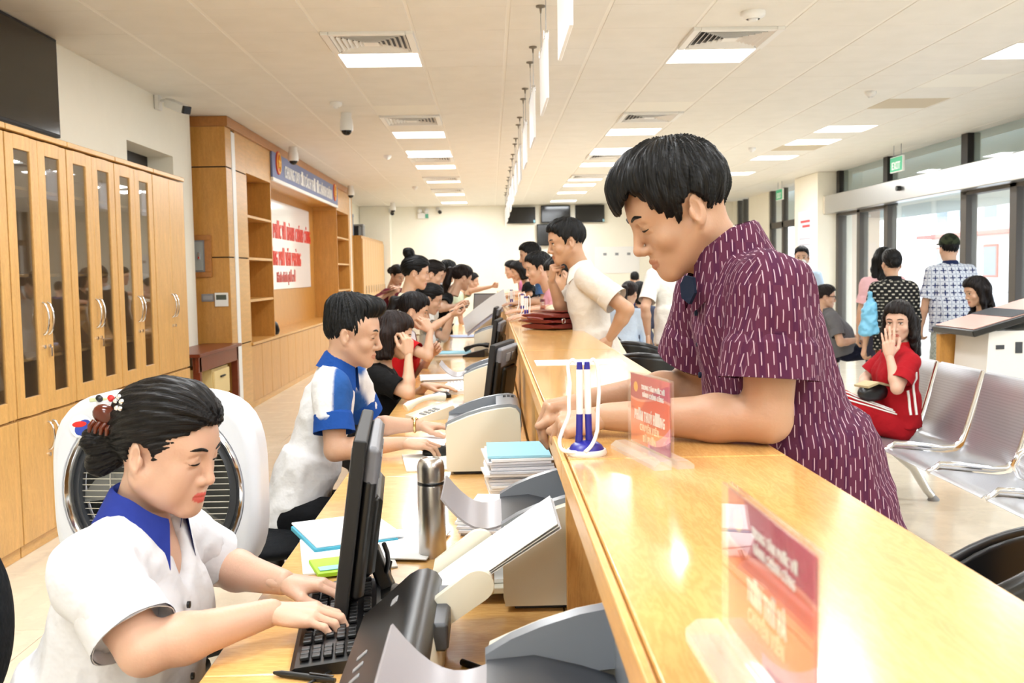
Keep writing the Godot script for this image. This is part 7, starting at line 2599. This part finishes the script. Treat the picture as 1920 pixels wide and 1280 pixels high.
func red_woman() -> void:
	var f := yaw_dir(182)
	var look := pitched(yaw_dir(128), 4)
	var red := cloth(Color(0.60, 0.07, 0.11))
	var hip := Vector3(2.33, 0.535, -5.7)
	var kl := Vector3(1.92, 0.66, -5.62)
	var kr := Vector3(1.9, 0.56, -5.82)
	var al := Vector3(1.9, 0.2, -5.9)
	var ar := Vector3(1.96, 0.09, -5.85)
	var n := human("person", "woman in a red tracksuit with white stripes covering her mouth with one hand", {
		"fem": true, "face": "f", "hs": 0.98, "s": 0.95, "cell": 0.012, "hcell": 0.0045, "hand_cell": 0.0045,
		"head": at_z(1686, 603, 5.68), "look": look[0], "hup": look[1], "neck": Vector3(2.33, 0.925, -5.68), "pelvis": hip, "left": Vector3.UP.cross(f),
		"le": at_z(1682, 728, 5.45), "lw": at_z(1668, 668, 5.52), "lhand": [Vector3(0.0, 1, -0.1), Vector3(-0.3, 0.1, 1), "flat"],
		"re": Vector3(2.2, 0.74, -5.86), "rw": at_z(1618, 745, 5.72), "rhand": [Vector3(-0.7, -0.6, 0.2), Vector3(-0.5, 0.8, 0.3), "loose"],
		"sleeve": 0.66, "loose": 1.15, "shirt_mat": red, "top": "track_top", "collar": Color(0.62, 0.07, 0.09), "hem": 0.04, "legs": "sit", "pants_mat": red, "bottom": "track_trousers", "knees": [kl, kr], "ankles": [al, ar], "leg": 1.05,
		"hair": "long", "hair_color": Color(0.10, 0.055, 0.05), "skin": Color(0.60, 0.38, 0.28)})
	var base := n.position
	for k in 3:
		var g := G.new()
		var pts := []
		for q in 10:
			var t := q / 9.0
			var c := (hip + Vector3(-0.03, 0, 0.06)).lerp(kl, t) - base
			var a := 0.3 + 0.42 * k * (0.25 + 0.75 * t)
			pts.append(on_cloth(n.get_node("track_trousers"), c, Vector3(0.0, sin(a), cos(a))))
		g.tube(pts, 0.0045, 6)
		part(n, "white_stripe", g, M.white)
	for k in 2:
		var g := G.new()
		var pts := []
		for q in 8: pts.append(on_cloth(n.get_node("track_top"), Vector3(2.335 - 0.004 * q + 0.035 * k, 0.57 + 0.035 * q, -5.68) - base, Vector3(0.0, 0.0, 1.0)))
		g.tube(pts, 0.0075, 6)
		part(n, "white_stripe", g, M.white)
	# handbag on her lap
	var b := thing("handbag", "small black and tan handbag on the lap of the woman in red", "handbag", Vector3(2.15, 0.66, -5.6), 0.4)
	var F := Field.new(Vector3(-0.13, -0.03, -0.08), Vector3(0.13, 0.13, 0.08), 0.008)
	F.ell(Vector3(0, 0.035, 0), Vector3(0.11, 0.055, 0.05), Basis.IDENTITY, 0.01)
	part(b, "bag_body", F.nets(), M.black_leather)
	var g2 := G.new()
	var pp := []
	for q in 9: pp.append(Vector3(-0.09 + 0.02 * q, 0.092 - 0.02 * absf(q - 4) / 4.0, -0.055))
	g2.sheet(pp, Vector3(0, 0.0, 0.11), 0.012)
	part(b, "flap", g2, cloth(Color(0.72, 0.66, 0.52)))

# point of a garment farthest out along a direction, near the line from c
func on_cloth(o: MeshInstance3D, c: Vector3, dir: Vector3) -> Vector3:
	var d := dir.normalized()
	var best := c
	var score := -1.0
	for p in o.mesh.surface_get_arrays(0)[Mesh.ARRAY_VERTEX]:
		var q: Vector3 = p - c
		var t := q.dot(d)
		if t < 0.0 or t > 0.2: continue
		var off := (q - d * t).length()
		if off < 0.016 and t > score:
			score = t
			best = c + d * t
	return best
func clerks() -> void:
	bystander("woman with brown hair in a black top resting her head on her hand", 737, 628, 5.35, -5, 0, 14, {"fem": true, "hair": "bob", "hair_color": Color(0.17, 0.095, 0.07), "shirt": Color(0.045, 0.045, 0.05), "legs": "sit", "re": at_z(766, 738, 5.12), "rw": at_z(766, 665, 5.22), "rhand": [Vector3(-0.1, 1, -0.1), Vector3(0.6, 0.1, 0.8), "loose"], "hands": [[800, 722, 5.5], null], "lhand": [Vector3(1, -0.1, 0), Vector3(0, 1, 0), "flat"], "sleeve": 0.6, "lean": 0.1, "cell": 0.014, "hcell": 0.0045, "hand_cell": 0.0045})
	bystander("woman with a ponytail in a red vest over white sleeves holding a pen", 775, 582, 6.9, -4, 0, 16, {"fem": true, "hair": "ponytail", "hair_color": Color(0.085, 0.055, 0.06), "shirt": Color(0.70, 0.07, 0.09), "legs": "sit", "sleeve": 0.5, "hands": [[812, 662, 7.0], null], "re": at_z(802, 668, 6.65), "rw": at_z(806, 620, 6.75), "rhand": [Vector3(-0.5, 0.9, -0.1), Vector3(0.5, 0.3, 0.8), "loose"], "collar": Color(0.88, 0.88, 0.9), "lean": 0.1, "cell": 0.015, "hcell": 0.0045, "hand_cell": 0.0045})
	bystander("woman in white looking down at the phone in her hand", 806, 560, 8.25, -2, 0, 20, {"fem": true, "hair": "knot", "hair_color": Color(0.06, 0.05, 0.055), "shirt": Color(0.86, 0.86, 0.85), "legs": "sit", "hands": [[850, 582, 8.2], [846, 590, 8.0]], "rhand": [Vector3(1, 0.1, 0), Vector3(0, -1, 0.3), "hold"], "lhand": [Vector3(1, 0.1, 0), Vector3(0, -1, -0.3), "hold"], "lean": 0.08})
	bystander("woman in a cream top with a high black bun standing among the clerks", 779, 511, 7.5, -5, -8, 10, {"fem": true, "hair": "highbun", "hair_color": Color(0.03, 0.032, 0.035), "shirt": Color(0.84, 0.82, 0.74), "legs": "stand", "pants": Color(0.08, 0.08, 0.1), "sleeve": 0.8, "lean": 0.08})
	bystander("standing woman with smooth brown hair and a white collar", 811, 514, 9.0, -4, -4, 20, {"fem": true, "hair": "lowbun", "hair_color": Color(0.09, 0.05, 0.035), "shirt": Color(0.86, 0.86, 0.84), "legs": "stand", "lean": 0.08, "collar": Color(0.9, 0.9, 0.9)})
	bystander("dark-haired clerk in a black jacket seen from behind", 839, 508, 11.2, -50, -25, 12, {"hair": "short", "hair_color": Color(0.055, 0.06, 0.07), "shirt": Color(0.04, 0.045, 0.055), "legs": "stand", "sleeve": 1.8, "collar": Color(0.85, 0.85, 0.85), "lean": 0.26})
	bystander("woman in a black dress with a long brown ponytail bending over the desk", 866, 520, 10.0, -30, -10, 18, {"fem": true, "hair": "ponytail", "hair_color": Color(0.13, 0.06, 0.045), "shirt": Color(0.03, 0.03, 0.035), "legs": "stand", "skirt": true, "bottom": "skirt", "pants": Color(0.03, 0.03, 0.035), "sleeve": 0.45, "lean": 0.34, "hands": [null, [858, 572, 9.75]], "rhand": [Vector3(1, 0.2, 0), Vector3(0, 0.3, 1), "hold"]})
	bystander("woman in a maroon top reading beside the tall pale cabinet", 745, 516, 12.0, 40, 30, 24, {"fem": true, "hair": "knot", "hair_color": Color(0.09, 0.06, 0.05), "shirt": Color(0.35, 0.10, 0.14), "legs": "stand", "hands": [[738, 545, 11.7], [733, 548, 11.7]], "pants": Color(0.1, 0.1, 0.12)})
	bystander("small clerk in pale green reaching across the far desk", 884, 527, 13.5, 0, 0, 8, {"hair": "short", "hair_color": Color(0.08, 0.08, 0.09), "shirt": Color(0.80, 0.86, 0.76), "legs": "sit", "hands": [[925, 536, 13.2], null], "s": 0.92, "lean": 0.34})
	# clipboard, phone and raised document
	var g := G.new()
	g.box(Vector3.ZERO, Vector3(0.16, 0.012, 0.22), 0.003, Basis(Vector3.BACK, 0.2))
	solo("clipboard", g, mat(Color(0.52, 0.36, 0.24), 0.5), "brown clipboard held by the woman beside the tall cabinet", "clipboard", at_z(731, 545, 11.6))
	g = G.new()
	g.box(Vector3.ZERO, Vector3(0.15, 0.008, 0.07), 0.003, Basis(Vector3.BACK, 0.3))
	solo("mobile_phone", g, M.black, "phone in the hand of the woman in white", "phone", at_z(861, 578, 8.05))
	var doc := thing("held_document", "large white document held up over the desk", "document", at_z(908, 570, 10.2))
	g = G.new()
	g.sheet([Vector3(-0.22, -0.14, 0), Vector3(-0.08, -0.03, 0.01), Vector3(0.06, 0.07, 0.0), Vector3(0.2, 0.15, -0.02)], Vector3(0.03, -0.15, 0.14), 0.004)
	part(doc, "sheet", g, M.paper)
	g = G.new()
	g.sheet([Vector3(-0.2, -0.155, 0.01), Vector3(-0.06, -0.05, 0.01), Vector3(0.08, 0.05, 0.0), Vector3(0.18, 0.1, -0.01)], Vector3(0.03, -0.16, 0.13), 0.003)
	part(doc, "under_sheet", g, mat(Color(0.80, 0.80, 0.86), 0.8))

func visitors() -> void:
	bystander("man in a blue shirt standing at the far part of the counter", 994, 478, 9.6, 176, 180, 12, {"hair": "short", "shirt": Color(0.28, 0.42, 0.62), "legs": "stand", "on_bar": true, "lean": 0.22})
	bystander("person with short black hair in a pink shirt leaning over the counter", 1010, 502, 7.7, 176, 180, 12, {"fem": true, "hair": "short", "hair_color": Color(0.05, 0.04, 0.04), "shirt": Color(0.85, 0.62, 0.68), "legs": "stand", "on_bar": true, "lean": 0.2})
	bystander("visitor in cream bending over the counter behind the raised fist", 1053, 513, 6.7, 178, 180, 26, {"hair": "short", "shirt": Color(0.88, 0.84, 0.72), "legs": "stand", "on_bar": true, "lean": 0.24, "sleeve": 1.7})
	bystander("far visitor in pink at the end of the counter", 960, 505, 14.0, 180, 180, 10, {"fem": true, "hair": "knot", "shirt": Color(0.80, 0.50, 0.68), "legs": "stand", "on_bar": true, "lean": 0.3})
	bystander("far visitor in a black top leaning on the end of the counter", 973, 507, 13.0, 176, 180, 20, {"fem": true, "hair": "bob", "shirt": Color(0.05, 0.05, 0.055), "legs": "stand", "on_bar": true, "lean": 0.2})
	# hall
	var w := bystander("man in a white shirt and khaki trousers seen from behind", 1262, 466, 7.9, -80, -95, 0, {"hair": "short", "shirt": Color(0.90, 0.89, 0.86), "legs": "stand", "pants": Color(0.62, 0.56, 0.44), "hem": 0.1, "build": 1.08, "hands": [[1215, 628, 7.8], null], "sleeve": 0.72, "cell": 0.015, "lhand": [Vector3(0, -1, 0), Vector3(-1, 0, 0), "loose"]})
	bystander("seated woman with a brown ponytail in a pale blue shirt seen from behind", 1180, 550, 10.5, -60, -60, 12, {"fem": true, "hair": "ponytail", "hair_color": Color(0.16, 0.08, 0.06), "shirt": Color(0.80, 0.86, 0.93), "legs": "sit", "pants": Color(0.05, 0.05, 0.07), "sleeve": 1.6, "lean": 0.12})
	bystander("seated dark-haired visitor beside the woman with the ponytail", 1199, 548, 11.6, -80, -80, 10, {"fem": true, "hair": "bob", "shirt": Color(0.30, 0.32, 0.40), "legs": "sit"})
	bystander("man in a navy polo seen from behind near the back wall", 1190, 522, 17.0, -85, -85, 0, {"hair": "short", "shirt": Color(0.14, 0.20, 0.42), "legs": "stand", "s": 0.9})
	var mk := bystander("man in a pale blue shirt wearing a white face mask", 1503, 482, 11.3, 110, 100, 4, {"hair": "short", "shirt": Color(0.76, 0.84, 0.92), "legs": "stand", "sleeve": 1.8})
	var mh := at_z(1503, 482, 11.3) - mk.position
	var g := G.new()
	g.ball(mh + look_basis(yaw_dir(110), Vector3.UP) * Vector3(0, -0.062, 0.062), Vector3(0.056, 0.048, 0.05), 18, look_basis(yaw_dir(110), Vector3.UP))
	part(mk, "face_mask", g, M.white_matte)
	var gm := bystander("seated man in a grey polo with glasses and dark trousers", 1547, 556, 10.2, 8, 0, 6, {"hair": "short", "hair_color": Color(0.16, 0.12, 0.10), "shirt": Color(0.42, 0.42, 0.43), "collar": Color(0.38, 0.38, 0.39), "legs": "sit", "pants": Color(0.10, 0.11, 0.18), "hands": [[1612, 632, 10.4], [1612, 636, 10.0]], "belly": 0.05, "lean": -0.14, "pelvis": at_z(1572, 652, 10.2), "cell": 0.015})
	var gh := at_z(1547, 556, 10.2) - gm.position
	g = G.new()
	var hb := look_basis(yaw_dir(8), Vector3.UP)
	for s in [-1.0, 1.0]:
		g.tube([gh + hb * Vector3(s * 0.075, 0.004, 0.0), gh + hb * Vector3(s * 0.062, 0.002, 0.092), gh + hb * Vector3(s * 0.012, 0.002, 0.098)], 0.003, 6)
		g.tube([gh + hb * Vector3(s * 0.062, 0.002, 0.092), gh + hb * Vector3(s * 0.05, -0.022, 0.094), gh + hb * Vector3(s * 0.018, -0.022, 0.1), gh + hb * Vector3(s * 0.012, 0.002, 0.098)], 0.0022, 6)
	part(gm, "glasses", g, M.black)
	# two women by the glass
	bystander("woman with long black hair in pink facing the glass front", 1656, 488, 9.6, -70, -70, 4, {"fem": true, "hair": "longblack", "hair_color": Color(0.03, 0.028, 0.03), "shirt": Color(0.90, 0.72, 0.74), "legs": "stand", "pants": Color(0.2, 0.2, 0.25)})
	var dots := pattern_mat(64, 64, func(x: int, y: int) -> Color:
		var xx := (x + (16 if (y / 16) % 2 == 1 else 0)) % 32
		return Color(0.72, 0.70, 0.64) if xx < 13 and y % 16 < 7 else Color(0.10, 0.10, 0.10), Vector3.ONE * 9.0)
	var camo := pattern_mat(128, 128, func(x: int, y: int) -> Color:
		var a := sin(x * 0.16 + sin(y * 0.11) * 2.0) + sin(y * 0.13 + sin(x * 0.09) * 2.5)
		return Color(0.52, 0.32, 0.20) if a > 0.4 else (Color(0.13, 0.34, 0.32) if a < -0.5 else Color(0.24, 0.17, 0.12)), Vector3.ONE * 2.2)
	bystander("woman in a black and white patterned top with patterned trousers seen from behind", 1672, 494, 8.7, -85, -88, 0, {"fem": true, "hair": "knot", "hair_color": Color(0.04, 0.035, 0.035), "shirt_mat": dots, "legs": "stand", "pants_mat": camo, "build": 1.12, "sleeve": 1.5, "hem": 0.1, "cell": 0.015, "collar": Color(0.08, 0.08, 0.09)})
	g = G.new()
	var F := Field.new(Vector3(-0.12, -0.2, -0.08), Vector3(0.12, 0.2, 0.08), 0.012)
	F.cone(Vector3(0, -0.16, 0), Vector3(0, 0.1, 0), Vector2(0.085, 0.05), Vector2(0.05, 0.025), Vector3.RIGHT)
	F.cap(Vector3(-0.02, 0.08, 0), Vector3(0.0, 0.19, 0), 0.02, 0.01, 0.02)
	F.cap(Vector3(0.025, 0.08, 0), Vector3(0.005, 0.19, 0), 0.02, 0.01, 0.02)
	var bagm := F.nets()
	wrinkle(bagm, 0.02, 9.0, 5)
	solo("plastic_bag", bagm, mat(Color(0.45, 0.72, 0.85), 0.35), "light blue plastic bag carried by the woman in the patterned top", "bag", at_z(1630, 592, 8.6))
	# man in a cap
	var plaid := pattern_mat(128, 128, func(x: int, y: int) -> Color:
		var cx := absi((x % 32) - 16)
		var cy := absi((y % 32) - 16)
		var navy := Color(0.15, 0.20, 0.38)
		if (cx < 3 and cy < 12) or (cy < 3 and cx < 12): return navy
		if maxi(cx, cy) == 15 or (cx > 6 and cx < 9 and cy > 6 and cy < 9): return Color(0.42, 0.48, 0.62)
		return Color(0.84, 0.86, 0.89), Vector3.ONE * 3.6)
	var short := pattern_mat(128, 128, func(x: int, y: int) -> Color:
		var a := sin(x * 0.5 + sin(y * 0.31) * 3.0) + sin(y * 0.43 + sin(x * 0.37) * 3.0)
		return Color(0.72, 0.74, 0.70) if a > -0.6 else Color(0.58, 0.61, 0.57), Vector3.ONE * 3.0)
	var cm := bystander("man in a camouflage cap, chequered navy and white shirt and pale shorts", 1779, 466, 9.5, -88, -88, 0, {"shirt_mat": plaid, "legs": "stand", "shorts": true, "bare_legs": true, "bottom": "shorts", "pants_mat": short, "build": 1.15, "belly": 0.03, "sleeve": 0.78, "loose": 1.15, "hem": 0.12, "collar": Color(0.12, 0.16, 0.30), "cell": 0.014, "hair": "short", "s": 1.0})
	var chd := at_z(1779, 466, 9.5) - cm.position
	var cb := look_basis(yaw_dir(-88), Vector3.UP)
	var CF := Field.new(chd - Vector3.ONE * 0.2, chd + Vector3.ONE * 0.2, 0.008)
	CF.ell(chd + cb * Vector3(0, 0.05, -0.01), Vector3(0.092, 0.1, 0.112), cb)
	CF.plane(chd + Vector3(0, 0.035, 0), Vector3.DOWN)
	CF.ell(chd + cb * Vector3(0, 0.045, 0.11), Vector3(0.075, 0.01, 0.07), cb, 0.01)
	part(cm, "cap", CF.nets(), pattern_mat(64, 64, func(x: int, y: int) -> Color:
		var a := sin(x * 0.3 + sin(y * 0.2) * 2.0) + sin(y * 0.27)
		return Color(0.20, 0.23, 0.16) if a > 0.0 else Color(0.12, 0.14, 0.10), Vector3.ONE * 4.0))
	bystander("woman with shoulder-length dark brown hair behind the kiosk", 1831, 546, 8.3, 175, 175, 14, {"fem": true, "hair": "long", "hair_color": Color(0.10, 0.055, 0.045), "shirt": Color(0.08, 0.08, 0.10), "legs": "sit", "lean": 0.1})

const LAMP := 2.2
func _ready() -> void:
	# camera
	var cam := Camera3D.new()
	cam.name = "camera"
	cam.fov = rad_to_deg(2.0 * atan(640.0 / FOCAL))
	cam.transform = Transform3D(lens_basis, EYE)
	cam.current = true
	var at := CameraAttributesPhysical.new()
	at.frustum_focal_length = 35.34
	at.frustum_focus_distance = 2.5
	at.exposure_aperture = 9.0
	cam.attributes = at
	add_child(cam)
	cam.fov = rad_to_deg(2.0 * atan(640.0 / FOCAL))
	# sky and exposure
	var we := WorldEnvironment.new()
	we.name = "environment"
	var e := Environment.new()
	e.tonemap_mode = Environment.TONE_MAPPER_LINEAR
	e.tonemap_exposure = 1.44
	var sky := Sky.new()
	var sm := ProceduralSkyMaterial.new()
	sm.sky_top_color = Color(0.80, 0.88, 0.98)
	sm.sky_horizon_color = Color(0.97, 0.98, 1.0)
	sm.ground_bottom_color = Color(0.6, 0.6, 0.58)
	sm.ground_horizon_color = Color(0.85, 0.85, 0.84)
	sm.energy_multiplier = 4.0
	sky.sky_material = sm
	e.background_mode = Environment.BG_SKY
	e.sky = sky
	e.sdfgi_enabled = true
	e.ssao_enabled = true
	e.ssil_enabled = true
	we.environment = e
	add_child(we)
	make_materials()
	build_shell()
	build_lights()
	build_left()
	build_counter()
	build_desk_things()
	build_hall()
	build_people()
